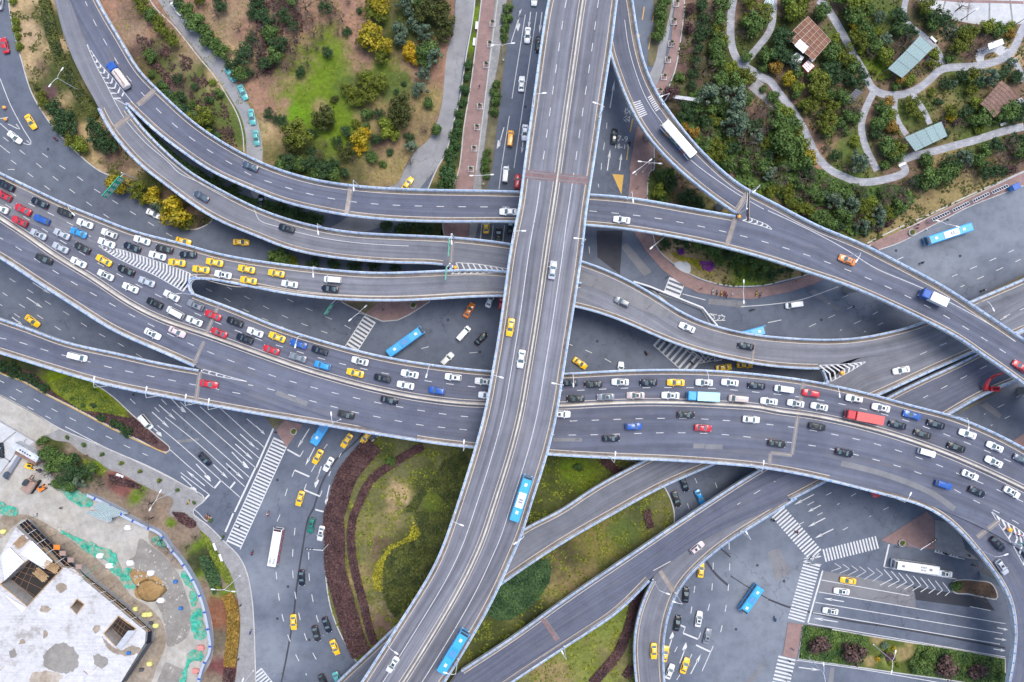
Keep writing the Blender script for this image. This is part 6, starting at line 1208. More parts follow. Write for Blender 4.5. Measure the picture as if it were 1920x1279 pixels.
trees('02:15,190,48,dk 100,195,45,dk 95,250,38,dk 150,260,36,dk 215,275,42,dk 270,310,40,dk 340,355,38,dk 310,345,30,dk 760,570,40,dk 845,615,38,dk 905,635,34,dk 955,680,46,dk 700,485,26,dk 625,480,20,gr 540,430,18,gr', shrub=True, group='dark bushes in the planted triangle')
trees('02:410,830,72,gr 470,890,75,gr 530,890,60,gr 440,930,60,gr 560,960,70,dk 520,1020,60,dk 620,960,70,dk 690,980,60,dk 640,1030,60,bl 760,1010,50,br 340,900,55,br 400,980,55,br 590,860,45,dk 720,940,45,gr 330,740,35,gr 300,760,30,gr 1160,1200,95,bare 1080,1110,60,bare 780,1070,70,bare 860,1050,50,br;03:1150,40,75,bare 1230,200,80,bare 1290,260,70,bare 1420,250,75,bare 1480,180,55,bare 1340,330,50,bare 1640,565,32,lm;02:560,1080,50,gr 450,1060,45,gr', z=.18)
trees('02:630,775,20,gr 768,848,20,gr 908,912,20,ol 1053,977,20,ol 1198,1045,20,ol 1330,1115,18,gr 1455,1213,18,gr 505,720,20,gr;03:1580,65,18,gr 1675,185,14,gr', z=.14, shrub=True, group='saplings along the corner pavement')
trees('12:1010,900,42,gr;22:500,950,36,gr;13:1075,700,14,gr', shrub=True)
trees('33:395,1005,92,pb 630,1040,94,pb', shrub=True, group='big round plum shrubs in the garden'); trees('33:1320,1165,90,pb 1570,1190,76,pb', shrub=True, group='big round plum shrubs in the garden'); trees('33:1200,1080,50,gr 1120,1140,60,gr 1180,1180,50,gr 1740,1230,50,gr 905,1040,26,lm 920,1135,24,lm 945,1030,24,ye 825,1105,20,yb 970,1150,22,lm 850,1080,20,gr 870,1000,30,bl 1415,560,46,gr', shrub=True); trees('33:1520,575,60,bare 1600,620,50,bare', z=.2)
PLC = {True: 0, False: 0}
for k in ('10:1775,180', '10:1755,335', '10:1728,490', '10:1680,800', '10:1660,955', '10:1637,1115', '10:1612,1270', '20:1230,30', '20:1210,165', '20:1190,330', '20:1168,450', '20:1138,580', '20:1105,685'):
    x, y = P(k)[0]; lab = 'square planter with small sapling %s on red pavement %s of top bridge' % (['topmost', 'second', 'third', 'fourth', 'fifth', 'sixth', 'lowest'][PLC[x < 960]], 'left' if x < 960 else 'right'); PLC[x < 960] += 1; t = root('street_planter', W(x, y, .145), lab, 'planter', 'square planters on the red pavements')
    m = MB(); [m.box((a * .75, b * .75, .08), (.12 if a else .87, .12 if b else .63, .1), None, 0) for a, b in ((1, 0), (-1, 0), (0, 1), (0, -1))]; m.build('planter_rim', M['kerb'], t)
    m = MB(); m.tube([(0, 0, 0), (.05, 0, 1.0), (0, .04, 1.9)], [.05, .04, .02], 5); m.build('trunk', M['bark'], t)
    c = link('crown', CROWN['b', 0], t); c.location = (0, 0, 1.9); c.scale = (.62,) * 3; c.material_slots[0].link = 'OBJECT'; c.material_slots[0].material = M['leaf_hb']
def onpath(p):
    return any((p[0] - a[0]) ** 2 + (p[1] - a[1]) ** 2 < b * b for a, b in PATHCELL.get((int(p[0] // 24), int(p[1] // 24)), ())) or any(inpoly(p, q) for q in PATHPOLY)
def fill(poly_, n, gap, kinds, rmin, rmax, seed):
    rng = random.Random(seed); x0, x1 = min(p[0] for p in poly_), max(p[0] for p in poly_); y0, y1 = min(p[1] for p in poly_), max(p[1] for p in poly_); ex = [(PX(t.location), ) for t in TREES]; ex = [e[0] for e in ex]; got = 0
    for _ in range(n * 40):
        if got >= n: break
        p = (rng.uniform(x0, x1), rng.uniform(y0, y1))
        if not inpoly(p, poly_) or onpath(p) or any(inpoly(p, q) for q in ROOFS) or any(dist(p, e) < gap for e in ex): continue
        t = tree(p[0], p[1], rng.uniform(rmin, rmax), rng.choice(kinds)); ex.append(PX(t.location)); got += 1
ROOFS = [P('30:880,505 1005,600 1260,355 1140,250'), P('30:1005,1010 1105,1155 1365,1030 1310,890'), P('30:115,280 300,105 490,305 360,560 250,560 150,420'), P('30:1570,780 1750,585 1892,720 1692,902'), P('30:570,748 660,655 722,690 617,792'), P('30:1540,360 1755,280 1780,330 1620,420')]
fill([(1238, 185), (1345, 185), (1420, 250), (1480, 310), (1540, 348), (1700, 338), (1750, 335), (1625, 440), (1420, 335), (1310, 262)], 46, 13, 'dk dk gr gr br br ol bl'.split(), 11, 17, 1)
fill([(1345, 40), (1560, 0), (1740, 40), (1900, 60), (1915, 230), (1700, 310), (1560, 330), (1440, 190)], 42, 17, 'gr gr dk ol br br bl lm'.split(), 9, 14, 2)
fill([(470, 0), (700, 0), (640, 100), (560, 150), (480, 170)], 22, 15, 'br br br br dk'.split(), 9, 15, 3); fill([(560, 250), (830, 240), (760, 320), (600, 320)], 12, 18, 'br gr dk br'.split(), 8, 12, 4); fill([(230, 30), (330, 100), (430, 220), (440, 260), (300, 160)], 12, 16, 'br br dk gr'.split(), 8, 12, 5)
# labels that came out twice get the size order or a share in a group
byl = {}
for t in TREES: byl.setdefault(t['label'], []).append(t)
PEOPLE_XY = None
for lab, ts in byl.items():
    if len(ts) in (2, 3, 4, 5):
        xs = [t.location.x for t in ts]; ys = [t.location.y for t in ts]
        if max(xs) - min(xs) > max(ys) - min(ys): ts = sorted(ts, key=lambda t: t.location.x); nm = {2: ('left', 'right'), 3: ('left', 'middle', 'right'), 4: ('leftmost', 'second from left', 'second from right', 'rightmost'), 5: ('leftmost', 'second from left', 'middle', 'second from right', 'rightmost')}[len(ts)]
        else: ts = sorted(ts, key=lambda t: -t.location.y); nm = {2: ('upper', 'lower'), 3: ('upper', 'middle', 'lower'), 4: ('topmost', 'second from top', 'second from bottom', 'lowest'), 5: ('topmost', 'second from top', 'middle', 'second from bottom', 'lowest')}[len(ts)]
        for t, n in zip(ts, nm): t['label'] = n + ' ' + lab
# ground cover nobody could count
def cover(name, polys, leaf, per, size, h=.35, z=.16, hole=None, lumpy=.0, thr=None):
    rng = random.Random(hash(name) % 1000 if False else len(name) * 31); mb = MB(); mb.col = []
    for pl in polys:
        x0, x1 = min(p[0] for p in pl), max(p[0] for p in pl); y0, y1 = min(p[1] for p in pl), max(p[1] for p in pl)
        n = int((x1 - x0) * (y1 - y0) * per)
        for _ in range(n):
            p = (rng.uniform(x0, x1), rng.uniform(y0, y1))
            if not inpoly(p, pl): continue
            if name in ('undergrowth', 'grass_tufts', 'meadow_tufts') and onpath(p): continue
            q = noise.noise(Vector((p[0] * .05, p[1] * .05, 1)))
            if thr is not None and q < thr + rng.uniform(-.25, .25): continue
            t = min(max(.5 + q * .8 + rng.uniform(-.35, .35), 0), 1)
            leaf_quad(mb, W(p[0], p[1], z + rng.uniform(0, h) + lumpy * abs(noise.noise(Vector((p[0] * .2, p[1] * .2, 5))))), Vector((rng.uniform(-.8, .8), rng.uniform(-.8, .8), 1)), size * rng.uniform(.6, 1.4), (t, rng.uniform(.7, 1.3), 0), rng, .8)
    return tag(mb.build(name, M['leaf_' + leaf]), kind='stuff')
def tube_poly(s, w): pl = smooth(spline(P(s) if isinstance(s, str) else s, 6), 6); return offset(pl, -w / 2) + offset(pl, w / 2)[::-1]
plum1 = tube_poly('12:880,770 780,880 690,990 640,1110 610,1240;13:580,0 590,200 590,420 650,640 700,820 740,960 790,1070', 37) 
cover('plum_hedge', [plum1], 'pu', 1.15, .33, .7, .2)
cover('plum_hedge', [tube_poly('12:1250,790 1130,850 1010,930 900,1000 820,1100 770,1230;13:740,0 710,150 720,330 760,520 810,700 840,850 890,990', 14)], 'pu', 1.15, .3, .6, .2)
cover('plum_hedge', [tube_poly('23:1010,-10 1040,120', 13), tube_poly('23:960,590 920,700 890,830 840,960 780,1090 700,1180 600,1290', 17), tube_poly('23:900,1160 850,1240', 14), tube_poly('22:680,890 760,950 830,1000', 14)], 'pu', 1.15, .3, .6, .2)
cover('lime_ground_cover', [P('02:390,305 520,265 640,300 780,410 870,500 970,570 900,560 780,530 680,520 600,515 520,450 430,370')], 'lm', 1.2, .3, .35, .16)
cover('yellow_flowers', [P('13:1180,80 1240,150 1210,200 1100,240 1020,280 960,380 940,480 950,600 880,590 875,480 900,380 970,300 1000,250 1090,220 1150,170')], 'fy', .42, .28, .4, .2)
cover('clipped_ground_cover', [P('13:1720,760 1760,660 1840,540 1900,500 1918,520;23:0,500 110,400 270,350 290,420 280,520 200,650 100,740 0,800;13:1918,805 1800,810')], 'dk', 1.0, .34, .5, .2)
cover('meadow_tufts', [P('12:1400,900 1560,830 1600,900 1480,1279 1100,1279 1250,1100 1230,980;13:1480,0 1350,350 1050,800 990,720 950,610 960,400 1010,290 1200,220 1250,150 1180,30')], 'od', .55, .34, .3, .16)
cover('meadow_tufts', [gar], 'ol', .10, .32, .2, .16, thr=.05)
cover('undergrowth', [belt], 'od', .10, .32, .4, .15, thr=.08); cover('undergrowth', [belt], 'br', .08, .3, .3, .15, thr=.1); cover('undergrowth', [P('20:1330,700 1440,640 1560,700 1780,900 1918,1100;21:1918,150 1700,90 1560,-10;20:1560,1279 1440,1150 1240,880'), P('31:0,0 420,0 560,90 860,90 1050,130 1100,230 1000,330 880,400 760,470 640,480 480,390 300,290 100,200 0,160'), P('30:0,560 80,700 190,850 290,1030 400,1279 0,1279')], 'gr', .35, .5, .9, .2, thr=-.12)
cover('undergrowth', [P('10:0,0 330,0 360,300 280,400 120,560 0,580'), P('00:1000,250 1150,300 1450,450 1700,800 1780,1100 1500,1060 1240,780')], 'pu', .22, .3, .4, .2, thr=.0)
cover('grass_tufts', [knoll], 'ol', .05, .2, .15, .15, thr=.15); cover('grass_tufts', [verge], 'od', .2, .26, .25, .16, thr=.28)
cover('hedge', [tube_poly('00:330,0 375,200 420,370 500,550 580,680 660,800 720,880', 20)], 'od', .8, .36, .7, .16)
cover('hedge', [tube_poly('00:1190,620 1330,770 1500,900 1640,1040', 12), tube_poly('00:1060,960 1200,1100 1320,1200 1430,1279;01:1450,5 1600,110 1750,190 1880,240;11:100,260 300,330 500,370', 16)], 'dk', 1.0, .36, 1.0, .16)
cover('hedge', [P('33:262,850 700,925 760,960 700,1160 240,1100'), P('33:1140,995 1400,1035 1775,1105 1740,1300 1300,1245 1080,1210 1070,1120')], 'gr', .6, .26, .6, .16)
cover('hedge', [P('03:1490,330 1560,330 1640,450 1660,560 1600,620 1540,480')], 'dk', .9, .34, 1.0, .2); cover('red_hedge', [tube_poly('03:1700,620 1740,720 1750,880 1735,1020 1720,1160', 22)], 'or', 1.0, .3, .7, .2); cover('red_hedge', [tube_poly('03:1720,1180 1710,1300', 20), P('02:810,1000 900,1020 1060,1080 1050,1110 900,1080 830,1050')], 'pu', 1.0, .3, .7, .2); cover('dark_hedge', [P('03:1290,0 1380,10 1470,80 1470,110 1420,120 1340,70')], 'pu', 1.0, .3, .7, .2)
cover('grass_cover', [P('03:1500,140 1560,190 1650,330 1720,450 1760,560 1720,570 1650,470 1580,330'), P('02:620,880 740,930 800,970 760,990 640,930')], 'lm', .8, .25, .25, .18)
cover('plum_bed', [P('02:130,200 250,240 380,370 530,470 640,525 780,540 930,570 1000,570 1100,660 1190,760 1150,770 990,710 820,630 560,490 340,380 180,290')], 'pu', .9, .28, .35, .16)
cover('flower_bed', [P('21:1180,610 1250,620 1300,650 1290,690 1240,660'), P('21:1290,650 1420,670 1500,760 1500,780 1400,740 1330,690')], 'fy', .5, .26, .3, .17); cover('flower_bed', [P('21:1410,680 1500,685 1520,720 1490,760 1430,740'), P('21:1240,590 1290,585 1290,625 1250,630')], 'fp', 1.2, .3, .4, .18); cover('plum_bed', [P('33:850,1045 930,1060 960,1110 900,1130 880,1080')], 'pu', 1.2, .3, .4, .18)
poly('plaza', '21:1215,700 1250,680 1320,690 1340,720 1330,770 1250,740', M['plaza'], .17, True)
# ---------------------------------------------------------------- lamps, signs, shelters, pavilions
def lamp_mesh(h, arm, double):
    p = MB(); p.tube([(0, 0, 0), (0, 0, h * .5), (0, 0, h)], [.13, .1, .07], 8); p.box((0, 0, .12), (.2, .2, .12))
    a = MB(); hd = []
    for s in ((1, -1) if double else (1,)):
        a.tube([(0, 0, h - .2), (s * arm * .2, 0, h + .35), (s * arm * .6, 0, h + .6), (s * arm, 0, h + .65)], [.07, .06, .055, .05], 6)
        m = MB(); m.loft([[(s * (arm + x), y * w, h + .62 + z) for y, z in ((-1, 0), (-.7, .1), (.7, .1), (1, 0), (.6, -.06), (-.6, -.06))] for x, w in ((-.15, .1), (.2, .2), (.75, .2), (1.0, .1))], 0); hd.append(m)
    return p, a, hd
LM = {}
def lamp(px, py, z, dx, dy, label, h=8.0, arm=2.0, double=False, grp='street lamps on the viaducts', mat='steel_white'):
    k = (h, arm, double, mat)
    if k not in LM:
        p, a, hd = lamp_mesh(h, arm, double); LM[k] = [('pole', p.mesh('pole', M[mat])), ('arm', a.mesh('arm', M[mat]))] + [('lamp_head', m.mesh('lamp_head', M['white'])) for m in hd]
    r = root('street_lamp', W(px, py, z), label, 'street lamp', grp, math.atan2(-dy, dx))
    for n, me in LM[k]: link(n, me, r)
    return r
def dl(key, s, dx, dy, lab, **kw):
    x, y = P(s)[0]; D = DECKS[key]; pl = min(D.L + D.R, key=lambda q: dist(q, (x, y))); i = min(range(D.n), key=lambda k: dist(D.C[k], pl)); c = D.C[i]
    L = dist(pl, c) or 1; k = m2p(D.Z[i]) * .25; q = (pl[0] + (c[0] - pl[0]) / L * k, pl[1] + (c[1] - pl[1]) / L * k)
    lamp(q[0], q[1], D.Z[i] + .9, dx, dy, 'white single arm street lamp ' + lab, **kw)
for a in (('A', '20:150,795', 85, -7, 'on top bridge left parapet above the reddish joint'), ('A', '20:670,880', -70, -22, 'on top bridge right parapet above the reddish joint'), ('A', '21:0,503', 80, 0, 'on top bridge left parapet below the upper ramp'), ('A', '21:535,545', -70, -5, 'on top bridge right parapet below the upper ramp'), ('A', '22:380,325', -70, -13, 'on top bridge right parapet at the right jam'), ('A', '12:1770,243', 75, 22, 'on top bridge left parapet at the left jam'), ('A', '13:1055,925', 65, 43, 'lowest on top bridge left parapet'), ('A', '13:1495,0', 65, 25, 'on top bridge left parapet beside the leaf garden'), ('A', '23:75,125', -70, 45, 'on top bridge right parapet at the lower ramp'), ('A', '13:1525,1110', -75, -20, 'lowest on top bridge right parapet by a bus'),
          ('B', '12:1320,178', -20, 77, 'on the jam parapet nearest the top bridge'), ('B', '12:375,0', -15, 70, 'on the jam parapet above a blue car'), ('B', '01:1480,935', -120, 25, 'at the fork of the jam, arching over a white car'), ('B', '22:440,245', 0, 80, 'on right jam parapet nearest the top bridge'), ('B', '22:1400,215', 5, 65, 'on right jam parapet over a white sunroof sedan'), ('B', '32:425,305', 8, 75, 'on right jam parapet by the hole in the ramps'), ('B', '32:1360,545', -5, 70, 'on right jam parapet above queued dark sedans'), ('B', '12:620,665', -5, -60, 'on the viaduct lower edge above the blue bus'), ('B', '12:1580,795', 5, -60, 'on the viaduct lower edge beside the top bridge'), ('B', '22:735,865', 5, -60, 'on the viaduct lower edge right of the top bridge'), ('B', '22:1795,935', 5, -60, 'on the viaduct lower edge at the loop joint'), ('K', '32:900,1160', 30, -60, 'on the exit ramp parapet over the slanted zebra'),
          ('G', '02:850,338', 10, -60, 'on left ramp lower edge above the lime triangle'), ('G', '02:1220,412', 10, -60, 'on left ramp lower edge above the arrow lanes'), ('G', '02:1500,475', 10, -60, 'on left ramp lower edge at its joint'), ('G', '02:1670,505', 10, -60, 'on left ramp lower edge right of its joint'), ('F', '01:650,325', 60, 60, 'on the left jam parapet over a white sedan'), ('F', '11:500,735', 5, 60, 'on the branch ramp above queued yellow taxis'), ('C', '11:775,115', 5, 60, 'on upper ramp parapet by the pale side road'), ('C', '21:870,200', 5, 60, 'on upper ramp parapet right of the top bridge'), ('D', '20:1125,780', -60, 25, 'on entry ramp by its striped marking'), ('D', '21:1790,150', -50, 50, 'on entry ramp above the sign gantry'), ('C', '31:655,525', -40, 60, 'on upper ramp parapet near the orange car'), ('E', '11:525,425', 10, 60, 'on winding ramp by the black SUV'), ('E', '11:1480,498', 5, 60, 'on winding ramp at the sign gantry'), ('E', '31:1500,985', 30, 60, 'on winding ramp outer parapet by the green strip'), ('I', '32:1835,305', -30, -60, 'on diagonal ramp parapet by the red arch'), ('I', '23:372,965', -30, -60, 'on diagonal ramp lower edge at the reddish joint'), ('J', '23:1055,500', 60, 20, 'at the split of the diagonal and loop ramps'), ('J', '23:1235,605', -60, -20, 'on loop ramp right parapet over a black sedan'), ('J', '23:1720,150', -40, -60, 'on loop ramp parapet near the slanted zebra'), ('K', '33:1540,280', 60, -20, 'on exit ramp inner parapet by the black car')):
    dl(*a)
for s, dx, dy, lab, h in (('10:1855,450', 1, -.1, 'left of the top bridge near the top', 10), ('11:1705,100', 1, -.05, 'left of the top bridge just above the upper ramp', 10), ('20:980,1290', 1, .1, 'on red pavement above the yellow painted wedge', 10), ('11:825,1080', -.75, .66, 'at the tip of the paved triangle by the green sign', 10), ('21:1045,570', .76, -.64, 'on red pavement at the flower bed bend', 10), ('02:1320,1122', .5, -.86, 'on the corner pavement by the painted bay', 11), ('03:1800,480', 1, .1, 'on the corner pavement by the clipped hedge', 11), ('33:790,995', .2, -1, 'in the lower right garden', 10), ('33:300,1085', .1, 1, 'left end of the lower right garden', 10), ('21:930,30', .8, -.6, 'on red pavement above the upper ramp', 9), ('21:1655,925', 0, 1, 'over the ground road below the flower bed', 9), ('31:1190,440', 1, .3, 'beside the light blue bus at the bus stop', 9), ('00:585,675', .6, -.8, 'on the dry verge left of the upper ramps', 9), ('03:1900,1190', -.4, .9, 'at the bottom of the corner pavement', 10)):
    lamp(*P(s)[0], .14, dx, dy, 'white double headed street lamp ' + lab, h, 2.4, True, 'double headed street lamps at ground level')
for s, dx, dy, lab in (('30:1450,150', 1, -.6, 'beside the pale round plaza'), ('30:1800,455', 1, -.3, 'at the park path fork by the plaza'), ('30:1855,185', 1, -.4, 'at the right end of the plaza edge')): lamp(*P(s)[0], .15, dx, dy, 'dark park lamp ' + lab, 4.5, .9, False, 'dark park lamps', 'steel_dark')
def traffic_mast(s, dx, dy, arm, lab):
    x, y = P(s)[0]; r = root('traffic_signal', W(x, y, .14), lab, 'traffic light', None, math.atan2(-dy, dx))
    m = MB(); m.tube([(0, 0, 0), (0, 0, 6.4)], [.14, .1], 8); m.build('pole', M['steel_white'], r)
    m = MB(); m.tube([(0, 0, 6.1), (arm * .5, 0, 6.35), (arm, 0, 6.4)], [.09, .08, .06], 7); m.build('arm', M['steel_white'], r)
    for k in range(3):
        m = MB(); m.box((arm - .2 - k * .9, 0, 6.15), (.16, .2, .45), None, 0, .95); h = m.build('signal_head', M['steel_dark'], r)
        for j, c in enumerate(('p_green', 'p_amber', 'p_red')):
            m = MB(); m.tube([(arm - .2 - k * .9, .2, 5.85 + j * .3), (arm - .2 - k * .9, .26, 5.85 + j * .3)], .1, 8); m.build('lens', M[c], h)
traffic_mast('13:545,240', -1, -.1, 5.0, 'traffic light mast reaching over the road from the plum hedge'); traffic_mast('33:1050,235', .8, -.55, 5.5, 'white traffic light mast on the paved triangle by the long bus')
def sign(p0, p1, z0, z1, face, lab, pole=None, marks=True, key=None, beam=True, cat='road sign'):
    """overhead sign panel between two plan points (pixels at its foot), bottom z0 to top z1 above what it stands on"""
    zb = ztop(*(pole or p0)) if key else 0.0
    a, b = W(*p0, zb), W(*p1, zb); L = (b - a).length; c = (a + b) / 2; r = root('overhead_sign', (c.x, c.y, zb), lab, cat, None, math.atan2((b - a).y, (b - a).x))
    m = MB(); m.box((0, 0, (z0 + z1) / 2), (L / 2, .08, (z1 - z0) / 2)); pn = m.build('sign_panel', M[face], r)
    m = MB(); [m.box((x, .14, (z0 + z1) / 2), (.06, .05, (z1 - z0) / 2 - .1)) for x in (-L * .3, 0, L * .3)]; [m.box((0, .14, z), (L * .48, .04, .05)) for z in (z0 + .5, z1 - .5)]; m.build('back_brace', M['steel_dark'], r)
    q = Vector((-L / 2 - .7, .3, 0)) if pole is None else (W(*pole, zb) - Vector((c.x, c.y, zb))); q = Matrix.Rotation(-r.rotation_euler.z, 3, 'Z') @ q if pole else q
    m = MB(); m.tube([(q.x, q.y, 0), (q.x, q.y, z1)], [.2, .16], 8); m.build('pole', M['steel_white'], r)
    m = MB(); m.tube([(q.x, q.y, (z0 + z1) / 2 + .4), (L / 2 - .3, .22, (z0 + z1) / 2 + .4)], .1, 6); m.build('beam', M['steel_white'], r)
    if marks:
        m = MB(); rr = random.Random(int(c.x))
        for side in (-.085, ):
            n = max(2, int(L / 1.5))
            for k in range(n):
                x = -L / 2 + L * (k + .5) / n
                for zz, w, h in ((.74, .36, .2), (.45, .3, .22), (.17, .4, .12)):
                    z = z0 + (z1 - z0) * zz; ww = L / n * w * rr.uniform(.7, 1.1)
                    m.face([(x - ww, side, z - h * 1.5), (x + ww, side, z - h * 1.5), (x + ww, side, z + h * 1.5), (x - ww, side, z + h * 1.5)])
        m.build('sign_lettering', M['white'], pn)
sign((222, 379), (253, 343), 5.2, 8.2, 'sign_green', 'green overhead road sign reaching over the left ground road', pole=(258, 337))
sign((845, 487), (847, 455), 5.4, 7.6, 'sign_green', 'narrow green sign on the gantry over the winding ramp', pole=(852, 447), key='E')
sign((840, 530), (842, 506), 5.4, 7.8, 'sign_green', 'green sign over the jammed ramp at its merge', pole=(848, 500), key='F')
sign((622, 592), (634, 573), 5.2, 8.2, 'sign_green', 'green overhead sign beside the upper zebra crossing', pole=(642, 564))
sign((1388, 421), (1388, 369), 5.2, 7.2, 'joint', 'grey back of a sign gantry at the upper ramp merge', pole=(1384, 401), marks=False, key='C')
sign((1898, 626), (1845, 583), 5.2, 7.4, 'steel_dark', 'dark back of a long sign beside the lower right ramp', pole=(1902, 632), marks=False)
sign((1912, 1032), (1890, 1008), 4.5, 7.0, 'sign_green', 'green exit sign in the painted gore at the right edge', pole=(1898, 1017), key='K')
def barrel(x, y, lab, c='p_orange', r_=.45, h=.9):
    t = root('crash_barrel', W(x, y, ztop(x, y)), lab, 'barrel', 'crash barrels in the painted gores')
    for nm, z0, z1, mt in (('drum', 0, h, c), ('band', h * .55, h * .75, 'white'), ('lid', h, h + .08, 'p_amber')):
        m = MB(); n = 14; e = .01 if nm == 'band' else 0; m.loft([[(math.cos(2 * math.pi * k / n) * (q + e), math.sin(2 * math.pi * k / n) * (q + e), z) for k in range(n)] for q, z in ((r_, z0), (r_ * .93, z1))]); m.build(nm, M[mt], t, True)
barrel(11, 203, 'orange barrel in the upper of two spots by left chevrons'); barrel(13, 225, 'orange barrel in the lower spot by left chevrons'); barrel(1577, 699, 'orange barrel in the chevrons by the ramp hole', r_=.6); barrel(1384, 407, 'orange barrel at the upper ramp merge', r_=.5); barrel(854, 502, 'orange barrel at the winding ramp merge', r_=.5); barrel(1890, 992, 'orange barrel in the gore at the right edge', r_=.6); barrel(1563, 701, 'black drum in the chevrons by the ramp hole', 'p_dark', .5)
t = root('chevron_board', W(1907, 1001, ztop(1907, 1001)), 'red and white chevron board in the gore at the right edge', 'barrier', None, R(-20)); m = MB(); m.box((0, 0, .8), (1.5, .08, .5)); m.build('board', M['white'], t)
m = MB(); [m.face([(x - .2, -.09, .35), (x + .1, -.09, .35), (x + .4, -.09, .8), (x + .1, -.09, 1.25), (x - .2, -.09, 1.25), (x + .1, -.09, .8)]) for x in (-1, 0, 1)]; [m.box((x, 0, 1.31), (.25, .1, .02)) for x in (-1, 0, 1)]; m.build('chevron_mark', M['p_red'], t); m = MB(); [m.box((x, 0, .15), (.06, .06, .15)) for x in (-1.2, 1.2)]; m.build('leg', M['steel_dark'], t)
# ---- roofs in the park
def quad_lerp(Q, u, v): return (Q[0] * (1 - u) * (1 - v) + Q[1] * u * (1 - v) + Q[2] * u * v + Q[3] * (1 - u) * v)
M['glass_roof'] = plain('greenish_glass_roof', (.24, .33, .325), .6, 0, 0, .2); M['solar'] = earthy('dark_panel', 1.5, .3, ((.02, .026, .045), (.035, .042, .065)), .6); M['grey_roof'] = earthy('dull_grey_roof', 1.5, .4, ((.10, .10, .115), (.16, .16, .175)), .9); M['glass_frame'] = plain('grey_green_frame', (.20, .26, .26), .7); M['rust_roof'] = earthy('rusty_timber', .8, .6, ((.15, .075, .05), (.24, .125, .08))); M['brown_roof'] = earthy('brown_shingle', .9, .5, ((.17, .105, .085), (.25, .165, .13)))
def roof(name, s, z, mat, nx, ny, lab, cat, frame='steel_white', pitch=.0, rib=.06, posts=True, ribs=True, fill=1.0):
    q = P(s) if isinstance(s, str) else s; Q = [W(x, y, z) for x, y in q]; c = sum(Q, Vector()) / 4; base = Vector((c.x, c.y, .15)); r = root(name, base, lab, cat)
    up = lambda u, v: quad_lerp(Q, u, v) - base + Vector((0, 0, pitch * (1 - abs(2 * v - 1))))
    m = MB(); N = 6
    for i in range(nx):
        for j in range(N):
            A = [up(i / nx, j / N), up((i + 1) / nx, j / N), up((i + 1) / nx, (j + 1) / N), up(i / nx, (j + 1) / N)]
            m.face(A if (A[1] - A[0]).cross(A[2] - A[0]).z > 0 else A[::-1]); m.face([a - Vector((0, 0, .08)) for a in (A if (A[1] - A[0]).cross(A[2] - A[0]).z < 0 else A[::-1])])
    m.build('roof', M[mat], r)
    if ribs:
        m = MB()
        for i in range(nx + 1): m.tube([up(i / nx, j / N) + Vector((0, 0, .05)) for j in range(N + 1)], rib, 4)
        for j in range(ny + 1): m.tube([up(i / nx, j / ny) + Vector((0, 0, .05)) for i in range(nx + 1)], rib, 4)
        m.build('roof_frame', M[frame], r)
    if posts:
        for u, v in ((.03, .05), (.97, .05), (.97, .95), (.03, .95), (.5, .05), (.5, .95)):
            p = up(u, v); m = MB(); m.tube([(p.x, p.y, 0), (p.x, p.y, p.z - .05)], .09, 7); m.build('post', M[frame], r)
    return r
roof('park_pavilion', '30:900,515 1005,585 1240,355 1140,268', 3.6, 'glass_roof', 7, 4, 'long pavilion with greenish glass roof between park paths', 'pavilion', pitch=.9, frame='glass_frame', rib=.04)
roof('park_pavilion', '30:1025,1030 1105,1135 1345,1020 1300,912', 3.6, 'glass_roof', 6, 4, 'shorter glass roofed pavilion below the small path loop', 'pavilion', pitch=.7, frame='glass_frame', rib=.04)
t = roof('roof_frame_ruin', '30:135,280 300,125 470,305 340,452', 4.2, 'rust_roof', 6, 6, 'large rusty red timber roof frame at the park top', 'pavilion', frame='p_rust', rib=.09)
o = bpy.data.objects.new('tarpaulin', None); bpy.data.objects.remove(o)
Q = [W(x, y, 4.4) for x, y in P('30:198,340 240,292 305,350 265,400')]; c = sum(Q, Vector()) / 4; m = MB()
for i in range(8):
    for j in range(8): m.face([quad_lerp(Q, (i + a) / 8, (j + b) / 8) + Vector((0, 0, .14 * noise.noise(Vector((i + a, j + b, 2)) * .7))) for a, b in ((0, 0), (1, 0), (1, 1), (0, 1))])
tag(m.build('tarpaulin', M['white']), 'white tarpaulin lying on the rusty roof frame', 'tarpaulin')
roof('park_shed', '30:178,430 215,395 270,430 230,478', 2.8, 'white', 4, 2, 'small pale shed roof below the rusty frame', 'shed'); roof('park_shed', '30:255,495 300,450 350,495 300,545', 2.8, 'white', 4, 2, 'small white and red roofed shed beside the rusty frame', 'shed', frame='p_red'); roof('park_shed', '30:310,440 335,425 355,440 330,465', 2.6, 'white', 2, 2, 'tiniest white shed roof by the rusty frame', 'shed')
roof('park_pergola', '30:1592,780 1750,605 1872,720 1692,882', 3.6, 'brown_roof', 8, 6, 'brown slatted pergola near the right park edge', 'pergola', frame='brown_roof', pitch=.5)
roof('park_shelter', '30:580,748 660,665 712,690 617,782', 2.8, 'grey_roof', 7, 2, 'narrow dark grey bench shelter in the park middle', 'shelter', frame='steel_dark', rib=.04)
roof('park_shelter', '30:1648,330 1755,292 1770,328 1660,372', 2.9, 'white', 6, 2, 'small white roofed shelter by the pale terrace', 'shelter'); roof('park_shelter', '30:1565,375 1640,345 1650,360 1575,388', 2.5, 'grey_roof', 5, 1, 'thin dark trellis left of the white roofed shelter', 'trellis', frame='steel_dark')
roof('park_pavilion', '30:-60,60 -30,130 40,20 30,-60', 3.2, 'glass_roof', 4, 3, 'glass roof half cut at the top of the park', 'pavilion', pitch=.4)
roof('park_shed', '30:1830,770 1900,735 1930,790 1850,808', 2.6, 'grey_roof', 4, 2, 'blue grey shed roof tucked under the brown pergola', 'shed')
